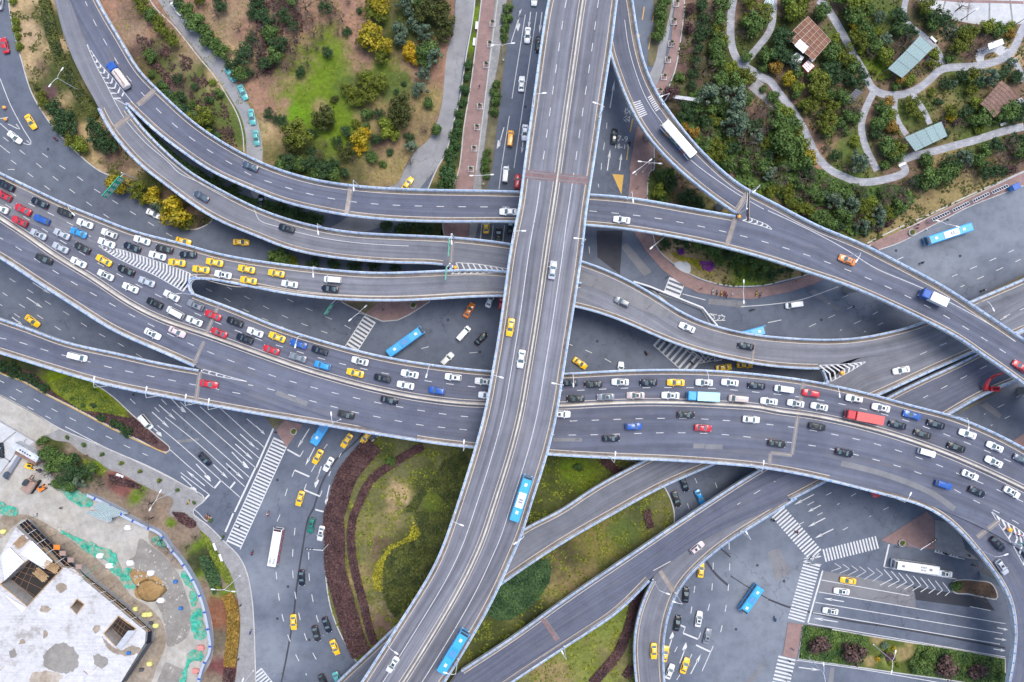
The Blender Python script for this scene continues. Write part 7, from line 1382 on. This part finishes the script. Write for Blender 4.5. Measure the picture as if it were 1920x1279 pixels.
for i, (s, w) in enumerate((('31:1228,360 1240,380 1365,320 1352,303', 'lowest left'), ('31:1383,290 1393,310 1512,250 1500,233', 'second from the left'), ('31:1533,220 1543,240 1662,180 1650,163', 'third from the left'), ('31:1675,155 1688,175 1805,120 1793,102', 'topmost right'))):
    s = P(s); s = [s[0], s[3], s[2], s[1]]
    roof('bus_shelter', s, 2.7, 'solar', 7, 1, 'bus shelter with dark panelled roof, ' + w + ' in the row', 'bus shelter', rib=.05)['group'] = 'bus shelters along the wide road'
t = root('kiosk', W(1895, 353, .15), 'bright blue kiosk at the right end of the bus shelters', 'kiosk', None, R(25)); m = MB(); boxloft(m, -1.0, 1.0, .75, 0, 2.3, .1); m.build('body', M['p_sky'], t); m = MB(); m.box((0, 0, 2.4), (1.2, .9, .08), None, 0, .9); m.build('roof', M['p_blue'], t); m = MB(); m.box((0, -.76, 1.4), (.7, .02, .5)); m.build('window', M['glass'], t)
t = root('wall', W(1281, 189, .15), 'low grey concrete wall segments in the wood beside entry ramp', 'wall', None, R(-8)); m = MB(); m.box((-2.2, .1, 1.0), (2.1, .35, 1.0)); m.build('wall_panel', M['concrete'], t); m = MB(); m.box((2.3, -.1, 1.0), (2.1, .35, 1.0)); m.build('wall_panel', M['concrete'], t); m = MB(); m.box((0, 0, 2.05), (4.5, .5, .06)); m.build('coping', M['parapet'], t)
fn = MB(); pl = [W(x, y, 0) for x, y in P('21:905,835 1020,870 1420,1030 1530,1165')]; b0 = pl[1]
t = root('white_railing', b0, 'long white pipe railing round the dark traffic island', 'railing'); m = MB(); m.tube([p - b0 + Vector((0, 0, 1.3)) for p in pl], .28, 8); m.build('top_rail', M['steel_white'], t)
for i in range(3):
    for f in (.1, .5, .9): p = pl[i].lerp(pl[i + 1], f) - b0; m = MB(); m.tube([p, p + Vector((0, 0, 1.1))], .07, 6); m.build('post', M['steel_white'], t)
# red arch and box beside the diagonal ramp
zi = ztop(1848, 735); t = root('red_arch', W(1850, 728, zi), 'red curved arch with red box on the diagonal ramp parapet', 'arch'); b0 = W(1850, 728, zi)
m = MB(); m.loft([[W(x, y, zi + z) - b0 + Vector((a, b * .5, a * .2 + b * .5)) for a, b in ((-.5, -.5), (.5, -.5), (.5, .5), (-.5, .5))] for x, y, z in ((1880, 700, 2.2), (1866, 704, 2.6), (1855, 712, 2.6), (1849, 722, 2.2), (1848, 732, 1.2))]); m.build('arch', M['p_red'], t, True); m = MB(); m.box(tuple(W(1860, 729, zi) - b0 + Vector((0, 0, 1.0))), (1.4, .7, .5), Matrix.Rotation(0, 4, 'Z'), 0, .9); m.build('box', M['p_red'], t); m = MB(); m.box(tuple(W(1860, 729, zi) - b0 + Vector((0, 0, 1.6))), (.8, .4, .15), None, 0, .8); m.build('lid', M['p_maroon'], t)
t = root('parasol', W(1636, 920, 0), 'red parasol just below the curved viaduct edge at right', 'parasol'); m = MB(); m.loft([[(math.cos(k * math.pi / 4) * r, math.sin(k * math.pi / 4) * r, z) for k in range(8)] for r, z in ((1.7, 2.1), (1.2, 2.5), (.1, 2.8))]); m.build('canopy', M['p_red'], t); m = MB(); m.tube([(0, 0, 0), (0, 0, 2.7)], .04, 6); m.build('pole', M['steel_white'], t)
for s, a, lab in (('30:1235,300', -45, 'pale bench at the right end of the long glass roof'), ('30:1000,1237', 25, 'pale bench on the lowest park path'), ('30:1762,932', 20, 'pale bench below the brown pergola'), ('10:1655,195', 85, 'upper white bench at the hedge left of top bridge'), ('10:1637,318', 85, 'lower white bench at the hedge left of top bridge'), ('02:905,1005', -20, 'white bench on the corner pavement edge'), ('03:1615,258', -70, 'upper white bench by the lime grass corner'), ('03:1660,340', -70, 'lower white bench by the lime grass corner')):
    t = root('bench', W(*P(s)[0], .16), lab, 'bench', 'pale benches', R(a)); m = MB(); [m.box((0, y, .45), (1.1, .1, .035)) for y in (-.24, 0, .24)]; m.build('seat', M['white'], t)
    for x in (-.8, .8): m = MB(); m.box((x, 0, .2), (.06, .26, .21)); m.build('leg', M['kerb'], t)
for s, lab in (('11:1180,1010', 'square green planter on the paved triangle under the ramp'), ('33:1000,230', 'flower tub on the lower right paved triangle'), ('12:285,675', 'round planter on the small paved wedge by the zebra'), ('31:1075,465', 'green planter bed at the bus stop')):
    t = root('flower_planter', W(*P(s)[0], .15), lab, 'planter'); m = MB(); m.loft([[(math.cos(k * .785) * r, math.sin(k * .785) * r, z) for k in range(8)] for r, z in ((.9, 0), (1.1, .5), (.95, .5), (.9, .4))]); m.build('tub', M['kerb'], t); c = link('plant', CROWN['b', 1], t); c.location = (0, 0, .6); c.scale = (1.0, 1.0, .6); c.material_slots[0].link = 'OBJECT'; c.material_slots[0].material = M['leaf_ol']

# ---------------------------------------------------------------- the building site
def slab_mat():
    m, n, l, b = newmat('white_stained_slab'); v = n.new('ShaderNodeTexCoord').outputs['Object']
    c = ramp(n, l, nz(n, l, v, .12, 7, .68), [(.30, (.24, .22, .20)), (.39, (.36, .34, .32)), (.46, (.50, .49, .49)), (.75, (.58, .57, .585))])
    c = mixc(n, l, c, ramp(n, l, nz(n, l, v, .8, 7, .8), [(.3, G(.66)), (.5, G(.95)), (.62, G(1.06))]), .9, 'MULTIPLY'); c = mixc(n, l, c, ramp(n, l, nz(n, l, v, 1.0, 3, .5, (.12, 2.5, 1)), [(.35, G(.82)), (.5, G(1))]), .6, 'MULTIPLY')
    l.new(c, b.inputs['Base Color']); b.inputs['Roughness'].default_value = .8; return m
def net_mat():
    m, n, l, b = newmat('torn_green_net'); v = n.new('ShaderNodeTexCoord').outputs['Object']
    c = ramp(n, l, nz(n, l, v, .8, 6, .75), [(.3, (.008, .14, .09)), (.5, (.03, .33, .22)), (.7, (.12, .46, .35))])
    c = mixc(n, l, c, (.30, .26, .20), ramp(n, l, nz(n, l, v, .45, 7, .8), [(.5, G(0)), (.58, G(.85))])); l.new(c, b.inputs['Base Color']); b.inputs['Roughness'].default_value = .85; return m
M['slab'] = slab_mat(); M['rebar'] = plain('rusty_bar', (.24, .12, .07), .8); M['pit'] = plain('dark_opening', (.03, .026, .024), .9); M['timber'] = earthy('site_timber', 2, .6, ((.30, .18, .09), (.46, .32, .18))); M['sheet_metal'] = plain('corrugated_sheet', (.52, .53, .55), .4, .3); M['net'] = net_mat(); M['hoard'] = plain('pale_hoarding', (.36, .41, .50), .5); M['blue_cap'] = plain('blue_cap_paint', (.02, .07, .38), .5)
ZS = 4.5
slabp = P('03:120,112 445,410 560,430 640,520 910,745 1095,900 1085,985 900,1290 -60,1290 -60,440')
bl = root('unfinished_building', W(*P('03:450,900')[0], .15), 'unfinished building with white concrete top slab at the lower left corner', 'building'); bw = Vector(bl.location)
holes = [P('03:5,540 175,385 330,270 470,420 205,705'), P('03:530,715 580,652 632,692 576,765'), P('03:778,912 890,780 960,830 1020,872 895,1030'), P('03:60,250 170,170 230,240 110,320')]
# slab sheet with real openings
pts = [Vector(p) for p in slabp]; ed = [(i, (i + 1) % len(slabp)) for i in range(len(slabp))]
for h in holes[:3]:
    k = len(pts); pts += [Vector(p) for p in h]; ed += [(k + i, k + (i + 1) % len(h)) for i in range(len(h))]
v_, e_, f_, *_ = delaunay_2d_cdt(pts, ed, [], 1, 1e-4); m = MB(); m.v = [tuple(W(q[0], q[1], ZS)) for q in v_]
for tri_ in f_:
    c = sum((Vector(v_[i]) for i in tri_), Vector((0, 0))) / 3
    if any(inpoly(c, h) for h in holes[:3]): continue
    a, b, cc = (Vector(m.v[i]) for i in tri_); m.fi(tri_ if (b - a).cross(cc - a).z > 0 else tri_[::-1])
def wallring(m, poly, z0, z1, flip=False):
    for i in range(len(poly)):
        a, b = poly[i], poly[(i + 1) % len(poly)]; A0 = W(*a, ZS); B0 = W(*b, ZS)
        q = [Vector((A0.x, A0.y, z0)), Vector((B0.x, B0.y, z0)), Vector((B0.x, B0.y, z1)), Vector((A0.x, A0.y, z1))]; m.face(q[::-1] if flip else q)
m.build('top_slab', M['slab'], bl, wl=bw)
m = MB(); wallring(m, slabp, .0, ZS - .002); m.build('wall', M['concrete'], bl, wl=bw)
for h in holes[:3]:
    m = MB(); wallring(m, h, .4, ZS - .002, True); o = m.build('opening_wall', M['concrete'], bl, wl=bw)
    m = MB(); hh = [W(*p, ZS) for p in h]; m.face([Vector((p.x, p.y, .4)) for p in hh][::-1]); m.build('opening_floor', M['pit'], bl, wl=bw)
    m = MB(); rr = [(p.x, p.y) for p in hh]; cl = sum((Vector((p.x, p.y, 0)) for p in hh), Vector()) / len(hh)
    m2 = [Vector((p.x, p.y, ZS + .1)) for p in hh]; m.tube(m2 + [m2[0]], .18, 4); m.build('opening_curb', M['timber'], bl, wl=bw)
    m = MB(); [m.tube([hh[0].lerp(hh[1], f) - Vector((0, 0, .9)), hh[-1].lerp(hh[-2], f) - Vector((0, 0, .9))], .05, 4) for f in (.2, .4, .6, .8)]; [m.tube([hh[0].lerp(hh[-1], f) - Vector((0, 0, .85)), hh[1].lerp(hh[2], f) - Vector((0, 0, .85))], .05, 4) for f in (.25, .5, .75)]; m.build('reinforcing_bars', M['rebar'], bl, wl=bw)
def corr(name, s, z, lab, mat='sheet_metal', n=24, amp=.06, tilt=0.0):
    Q = [W(x, y, z) for x, y in P(s)]; m = MB(); idx = []
    for i in range(n + 1):
        idx.append([m.vert(quad_lerp(Q, i / n, j) + Vector((0, 0, amp * (1 if i % 2 else -1) + tilt * j))) for j in (0, 1)])
    for a, b in zip(idx, idx[1:]): m.fi((a[0], b[0], b[1], a[1]))
    return tag(m.build(name, M[mat]), lab, 'roof sheet')
corr('corrugated_sheet', '03:0,330 70,265 180,375 30,520', ZS + .5, 'pale corrugated sheets at the left of the big slab opening'); corr('corrugated_sheet', '03:150,320 240,220 395,370 330,430', ZS + .4, 'pale corrugated sheets on the upper side of the slab opening')
corr('corrugated_sheet', '03:870,1010 960,890 1020,890 900,1035', ZS + .5, 'pale roof panel over the smaller slab opening', n=6, amp=.03); corr('corrugated_sheet', '03:0,580 60,640 200,720 160,750', ZS + .3, 'narrow pale sheet along the lower edge of the slab opening', n=10)
for i, (s, lab) in enumerate((('03:270,440 350,510', 'long timber planks across the big slab opening'), ('03:340,385 440,440', 'stacked timber planks at the opening corner'), ('03:120,260 190,190', 'loose timber planks beside the upper sheets'))):
    a, b = [W(x, y, ZS + .35) for x, y in P(s)]; c = (a + b) / 2; t = root('timber_stack', c, lab, 'timber'); d = (b - a); n_ = Vector((-d.y, d.x, 0)).normalized()
    for k in range(6): m = MB(); o_ = n_ * (k - 2.5) * .42; sh = d.normalized() * random.uniform(-.5, .5); m.tube([a - c + o_ + sh, b - c + o_ + sh], [.17, .17], 4); m.build('plank', M['timber'], t)
# dark scaffold trench along the slab edge
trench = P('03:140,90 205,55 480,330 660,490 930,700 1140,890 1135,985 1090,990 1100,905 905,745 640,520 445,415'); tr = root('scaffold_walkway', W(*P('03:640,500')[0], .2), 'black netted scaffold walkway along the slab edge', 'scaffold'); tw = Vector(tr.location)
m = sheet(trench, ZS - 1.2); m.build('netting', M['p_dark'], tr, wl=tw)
inn, out = spline(P('03:140,92 445,412 640,518 905,742 1095,900'), 5, n=26), spline(P('03:205,55 480,330 660,490 930,700 1140,888'), 5, n=26)
for k in range(0, 26): m = MB(); m.tube([W(*inn[k], ZS), W(*out[k], ZS)], .07, 4); m.build('cross_bar', M['rebar'] if k % 2 else M['steel_white'], tr, wl=tw)
for f in (.35, .7): m = MB(); m.tube([W(a[0] + (b[0] - a[0]) * f, a[1] + (b[1] - a[1]) * f, ZS + .05) for a, b in zip(inn, out)], .06, 4); m.build('long_bar', M['timber'], tr, wl=tw)
for k in range(0, 26, 2): m = MB(); p = W(*out[k], ZS); m.tube([(p.x, p.y, .15), (p.x, p.y, ZS + .8)], .05, 5); m.build('upright', M['steel_dark'], tr, wl=tw)
for s, c, lab in (('03:425,265', 'p_orange', 'orange cover plate on the scaffold walkway'), ('03:470,310', 'p_rust', 'upper dusty red plate on the scaffold walkway'), ('03:530,360', 'p_rust', 'lower dusty red plate on the scaffold walkway'), ('03:590,410', 'p_rust', 'dusty red plate above the green gangway')):
    t = tag((lambda mm: mm.build('cover_plate', M[c]))((lambda mm: (mm.box(tuple(W(*P(s)[0], ZS + .15)), (.9, .7, .06), None, 0, .95), mm)[1])(MB())), lab, 'plate')
a, b = W(*P('03:615,510')[0], ZS + .5), W(*P('03:720,410')[0], ZS - 1); t = root('gangway', (a + b) / 2, 'green gangway crossing the scaffold walkway', 'gangway'); c = (a + b) / 2; m = MB(); n_ = Vector((.5, .5, 0)); [m.tube([a - c + n_ * k, b - c + n_ * k], .07, 4) for k in (-1, 0, 1)]; [m.tube([a.lerp(b, f) - c - n_, a.lerp(b, f) - c + n_], .06, 4) for f in (0, .2, .4, .6, .8, 1)]; m.build('deck', M['net'], t)
m = MB(); pl = [W(x, y, ZS - .3) for x, y in P('03:1115,985 920,1279')]; b0 = pl[0]; t = root('scaffold_walkway', b0, 'dark scaffold edge at the right side of the white slab', 'scaffold'); [m.tube([p - b0 + Vector((k, k * .5, z)) for p in pl], .12, 4) for k in (0, .6, 1.2) for z in (0, .6)]; m.build('bars', M['steel_dark'], t)
# hoarding fence with blue caps
hp = spline(P('02:690,1140 800,1190 960,1279;03:930,-2 1100,85 1230,150 1310,262 1400,372 1500,545 1550,682 1590,880 1600,1010 1540,1150 1505,1300'), 4); fr = root('site_hoarding', W(*hp[len(hp) // 2], .15), 'curving pale hoarding fence with blue caps around the building site', 'fence'); fw = Vector(fr.location); nn = normals(hp)
m = MB(); rings = []
for p, n in zip(hp, nn): A = W(*p, .15); u = Vector((n[0], -n[1], 0)); rings.append([A - u * .12, A - u * .12 + Vector((0, 0, 2.4)), A - u * .34 + Vector((0, 0, 2.45)), A + u * .34 + Vector((0, 0, 2.5)), A + u * .12 + Vector((0, 0, 2.4)), A + u * .12])
m.loft(rings, closed=False, cap=False); m.build('panel_run', M['hoard'], fr, wl=fw)
for i in range(4, len(hp), 8):
    A = W(*hp[i], .15); u = Vector((nn[i][0], -nn[i][1], 0)); m = MB(); ang = math.atan2(u.y, u.x); m.box((0, 0, 0), (.42, .24, .06), Matrix.Translation(A + Vector((0, 0, 2.56))) @ Matrix.Rotation(ang, 4, 'Z')); m.build('blue_cap', M['blue_cap'], fr, wl=fw)
# green nets
def net(s, lab, z=.26, amp=.6, g=4.0):
    pl = spline(P(s), 5, True)[:-1]; m = sheet([(p[0] + 3.5 * noise.noise(Vector((p[0] * .12, p[1] * .12, 1))), p[1] + 3.5 * noise.noise(Vector((p[0] * .12, p[1] * .12, 6)))) for p in pl], z, g * .7); m.v = [(a, b, z + .1 + amp * abs(noise.noise(Vector((a * .6, b * .6, 1.0))))) for a, b, _ in m.v]; return tag(m.build('debris_net', M['net']), lab, 'net', 'green debris nets on the site')
net('03:600,265 680,225 760,260 860,300 890,370 910,440 900,480 830,450 830,380 760,350 700,330', 'wide green net heap beside the site track'); net('03:930,430 980,415 970,470 1000,520 1015,580 960,570 910,520 900,460', 'green net folded round the ochre soil heap'); net('03:1370,440 1410,460 1450,510 1480,560 1450,580 1390,530 1365,480', 'topmost green net along the hoarding'); net('03:1425,590 1475,590 1475,680 1450,715 1430,660', 'small green net second along the hoarding'); net('03:1435,740 1510,725 1525,820 1550,890 1540,945 1470,955 1445,880', 'largest green net along the hoarding'); net('03:1430,1040 1520,1050 1520,1120 1450,1110 1410,1180 1390,1290 1340,1290 1390,1160', 'lowest green net along the hoarding at the bottom edge'); net('02:420,1050 480,1080 560,1110 690,1180 690,1230 640,1245 540,1200 450,1110', 'green net draped below the dark trees at the yard'); net('03:-20,-80 50,-60 140,-20 120,20 0,10', 'teal net at the left edge of the site'); net('03:460,130 560,180 660,235 640,260 560,210 470,160', 'torn green net beside the site track'); net('03:1140,200 1240,180 1250,260 1180,250', 'thin green net behind the hoarding bend'); 
# soil mound, bags, pallets
t = MB(); cx = W(*P('03:1120,590')[0], .2); t.loft([[cx + Vector((math.cos(k * .4488) * r * (1 + .6 * noise.noise(Vector((k * .7, r * .3, 0)))), math.sin(k * .4488) * r * .8, z)) for k in range(14)] for r, z in ((4.2, 0), (3.2, .6), (2.0, 1.2), (.6, 1.5))]); tag(t.build('soil_heap', M['ochre'], None, True), 'ochre soil heap in the muddy yard', 'soil heap')
for s, c, lab in (('03:1020,725', 'yl', 'upper lone yellow bag beside the slab edge'), ('03:1090,768', 'yl', 'left yellow bag of the touching pair'), ('03:1125,765', 'yl', 'right yellow bag of the touching pair'), ('03:1170,850', 'yl', 'yellow bag near the slab corner'), ('03:1125,1135', 'yl', 'lowest yellow bag beside the right slab side'), ('03:30,145', 'yl', 'pale yellow bag at the left edge of the site'), ('03:965,115', 'w', 'big white bag pile near the hoarding'), ('03:755,325', 'w', 'small white bag on the green net heap'), ('03:825,400', 'w', 'white bag at the end of the green net heap'), ('03:980,380', 'w', 'white rubble bag above the ochre heap'), ('03:1135,455', 'w', 'scattered white bag right of the ochre heap'), ('03:1210,660', 'w', 'pale slab pieces below the ochre heap'), ('03:1510,1015', 'p', 'pink brick pallet between nets by the hoarding'), ('03:1470,1190', 'p', 'lower pink brick pallet by the hoarding'), ('03:1320,520', 'b', 'blue and red tool crate on the muddy yard'), ('03:1360,720', 'b', 'small blue drum on the muddy yard'), ('03:970,1055', 'b', 'blue barrow on the slab right side'), ('03:1065,1180', 'k', 'dark round cover beside the slab right side'), ('03:1135,830', 'k', 'dark barrow by the yellow bags')):
    x, y = P(s)[0]; col = {'yl': (.75, .72, .22), 'w': (.72, .72, .74), 'p': (.55, .22, .2), 'b': (.03, .15, .4), 'k': (.08, .08, .09)}[c]
    if 'bag_' + c not in M: M['bag_' + c] = plain('bag_' + c, col, .8)
    z = ZS if inpoly((x, y), slabp) else .22; r0 = {'yl': .75, 'w': .95, 'p': 1.0}.get(c, .6); cc = W(x, y, z); m = MB(); n = 12
    m.loft([[cc + Vector((math.copysign(abs(math.cos(k * 2 * math.pi / n)) ** .6, math.cos(k * 2 * math.pi / n)) * r * r0 * (1 + .45 * noise.noise(Vector((k * .9, x, r * .5)))), math.copysign(abs(math.sin(k * 2 * math.pi / n)) ** .6, math.sin(k * 2 * math.pi / n)) * r * r0 * .8, zz)) for k in range(n)] for r, zz in ((1, 0), (1.05, .35), (.9, .7), (.35, .8))])
    tag(m.build({'yl': 'material_bag', 'w': 'rubble_bag', 'p': 'brick_pallet', 'b': 'site_crate', 'k': 'site_barrow'}[c], M['bag_' + c]), lab, {'yl': 'bag', 'w': 'bag', 'p': 'pallet', 'b': 'crate', 'k': 'barrow'}[c])
def excavator(s, a, lab, c, k):
    t = root('excavator', W(*P(s)[0], .2), lab, 'excavator', None, R(a)); t.scale = (k,) * 3
    for y in (-1.1, 1.1): m = MB(); boxloft(m, -2.0, 2.0, .3, 0, .8, .2); m.v = [(p[0], p[1] + y, p[2]) for p in m.v]; m.build('track', M['black'], t)
    m = MB(); boxloft(m, -1.9, 1.4, 1.3, .9, 1.9, .2); m.build('body', M[c], t); m = MB(); boxloft(m, -.2, 1.3, .5, 1.9, 2.9, .15); m.v = [(p[0], p[1] + .7, p[2]) for p in m.v]; m.build('cab', M['glass'], t)
    m = MB(); m.tube([(1.2, -.2, 1.7), (2.8, -.2, 3.2), (4.4, -.2, 2.2)], [.25, .22, .16], 6); m.build('boom', M[c], t); m = MB(); m.loft([[(4.3 + x, y, z) for y, z in ((-.6, 2.2), (.2, 2.2), (.2, 1.5), (-.6, 1.5))] for x in (0, .7)]); m.build('bucket', M['steel_dark'], t)
excavator('02:250,1070', 55, 'rusty red drill rig parked on the pale building yard', 'p_rust', 1.15); excavator('02:325,1098', 30, 'small orange digger beside the rusty rig', 'p_orange', .55); excavator('02:230,935', -20, 'small yellow digger at the yard gate', 'p_yellow', .55)
t = root('gate_wall', W(*P('02:245,820')[0], .15), 'pale gate wall with dark lettering at the yard entrance', 'wall', None, R(-30)); m = MB(); m.box((0, 0, 1.5), (4.2, 1.0, 1.5), None, 0, .97); m.build('wall', M['parapet'], t); m = MB(); [m.box((-1.6 + k * .8, -.2, 3.005), (.28, .2, .012)) for k in range(5)]; m.build('lettering', M['steel_dark'], t); m = MB(); m.box((0, -2.0, .6), (3.6, .8, .6)); m.build('base', M['brown_roof'], t)
t = root('barrier_gate', W(*P('02:110,940')[0], .2), 'grey security barrier with small booth at the yard entrance', 'barrier', None, R(58)); m = MB(); m.box((0, 0, .5), (4.2, .55, .5), None, 0, .95); m.build('barrier', M['p_grey'], t); m = MB(); m.box((-2.5, 0, 1.5), (.8, .6, .5), None, 0, .9); m.build('booth', M['p_steel'], t)
roof('site_shed', '02:690,1240 760,1200 960,1290 850,1320', 2.6, 'glass_roof', 6, 2, 'pale green roofed site shed inside the hoarding', 'shed', frame='sheet_metal', pitch=.4)
roof('site_shed', '03:640,0 860,-20 835,70 800,75', 2.6, 'glass_roof', 6, 2, 'pale translucent site roof below the hoarding start', 'shed', frame='sheet_metal', pitch=.3)

for s_, mt in (('03:340,1060 400,1000 470,980 540,1010 590,1080 580,1160 500,1210 400,1190 330,1150', 'mud'), ('03:240,1210 330,1190 420,1200 470,1230 400,1290 240,1290', 'ochre_slab'), ('03:700,1080 760,1070 810,1110 790,1170 720,1150', 'mud'), ('03:420,560 470,530 500,570 470,610 430,600', 'dirt'), ('03:300,710 350,700 380,730 330,760', 'dirt'), ('03:700,870 740,840 750,890 715,910', 'dirt'), ('03:320,910 350,890 360,930 330,945', 'dirt'), ('03:135,970 175,955 185,990 145,1000', 'dirt'), ('03:70,1050 110,1030 130,1070 90,1090', 'mud'), ('03:770,930 830,1000 900,1040 1000,1000 1060,1040 980,1080 860,1060 790,1000', 'dirt')):
    if mt == 'ochre_slab' and mt not in M: M[mt] = earthy('stained_slab', 1.0, .5, ((.30, .235, .17), (.42, .38, .34)))
    pl = spline(P(s_), 4, True)[:-1]; pl = [(p[0] + 5 * noise.noise(Vector((p[0] * .15, p[1] * .15, 4))), p[1] + 5 * noise.noise(Vector((p[0] * .15, p[1] * .15, 8)))) for p in pl]
    sheet(pl, ZS + .012).build('slab_stain', M[mt], bl, wl=bw)
rub = random.Random(5); M['rubble'] = plain('rubble', (.40, .37, .33), .9)
mb = MB()
yard = spline(P('03:300,60 450,150 600,260 900,520 1100,690 1230,840 1240,1010 1180,1180 1290,1220 1400,1000 1420,800 1380,560 1290,420 1190,270 1050,180 960,330 900,340 700,230 480,110'), 6, True)
for k in range(1900):
    p = (rub.uniform(60, 375), rub.uniform(960, 1279))
    if not inpoly(p, yard) or inpoly(p, slabp): continue
    q = noise.noise(Vector((p[0] * .04, p[1] * .04, 2)))
    if q < rub.uniform(-.2, .3): continue
    h = rub.uniform(.08, .4); c = W(*p, .24); mb.box((0, 0, h * .3), (h, h * rub.uniform(.4, 1), h * .3), Matrix.Translation(c) @ Matrix.Rotation(rub.uniform(0, 6.28), 4, 'Z'), 0, .7)
tag(mb.build('rubble', M['rubble']), kind='stuff')
mb = MB()
for k in range(10):
    a = (rub.uniform(-5, 260), rub.uniform(1000, 1275))
    if not inpoly(a, slabp) or any(inpoly(a, h) for h in holes): continue
    ang = rub.choice([.9, -.68]) + rub.uniform(-.1, .1); L = rub.uniform(1, 4); c = W(*a, ZS + .08); mb.tube([c, c + Vector((math.cos(ang) * L, math.sin(ang) * L, 0))], rub.uniform(.04, .09), 4)
tag(mb.build('loose_bars', M['rebar']), kind='stuff')
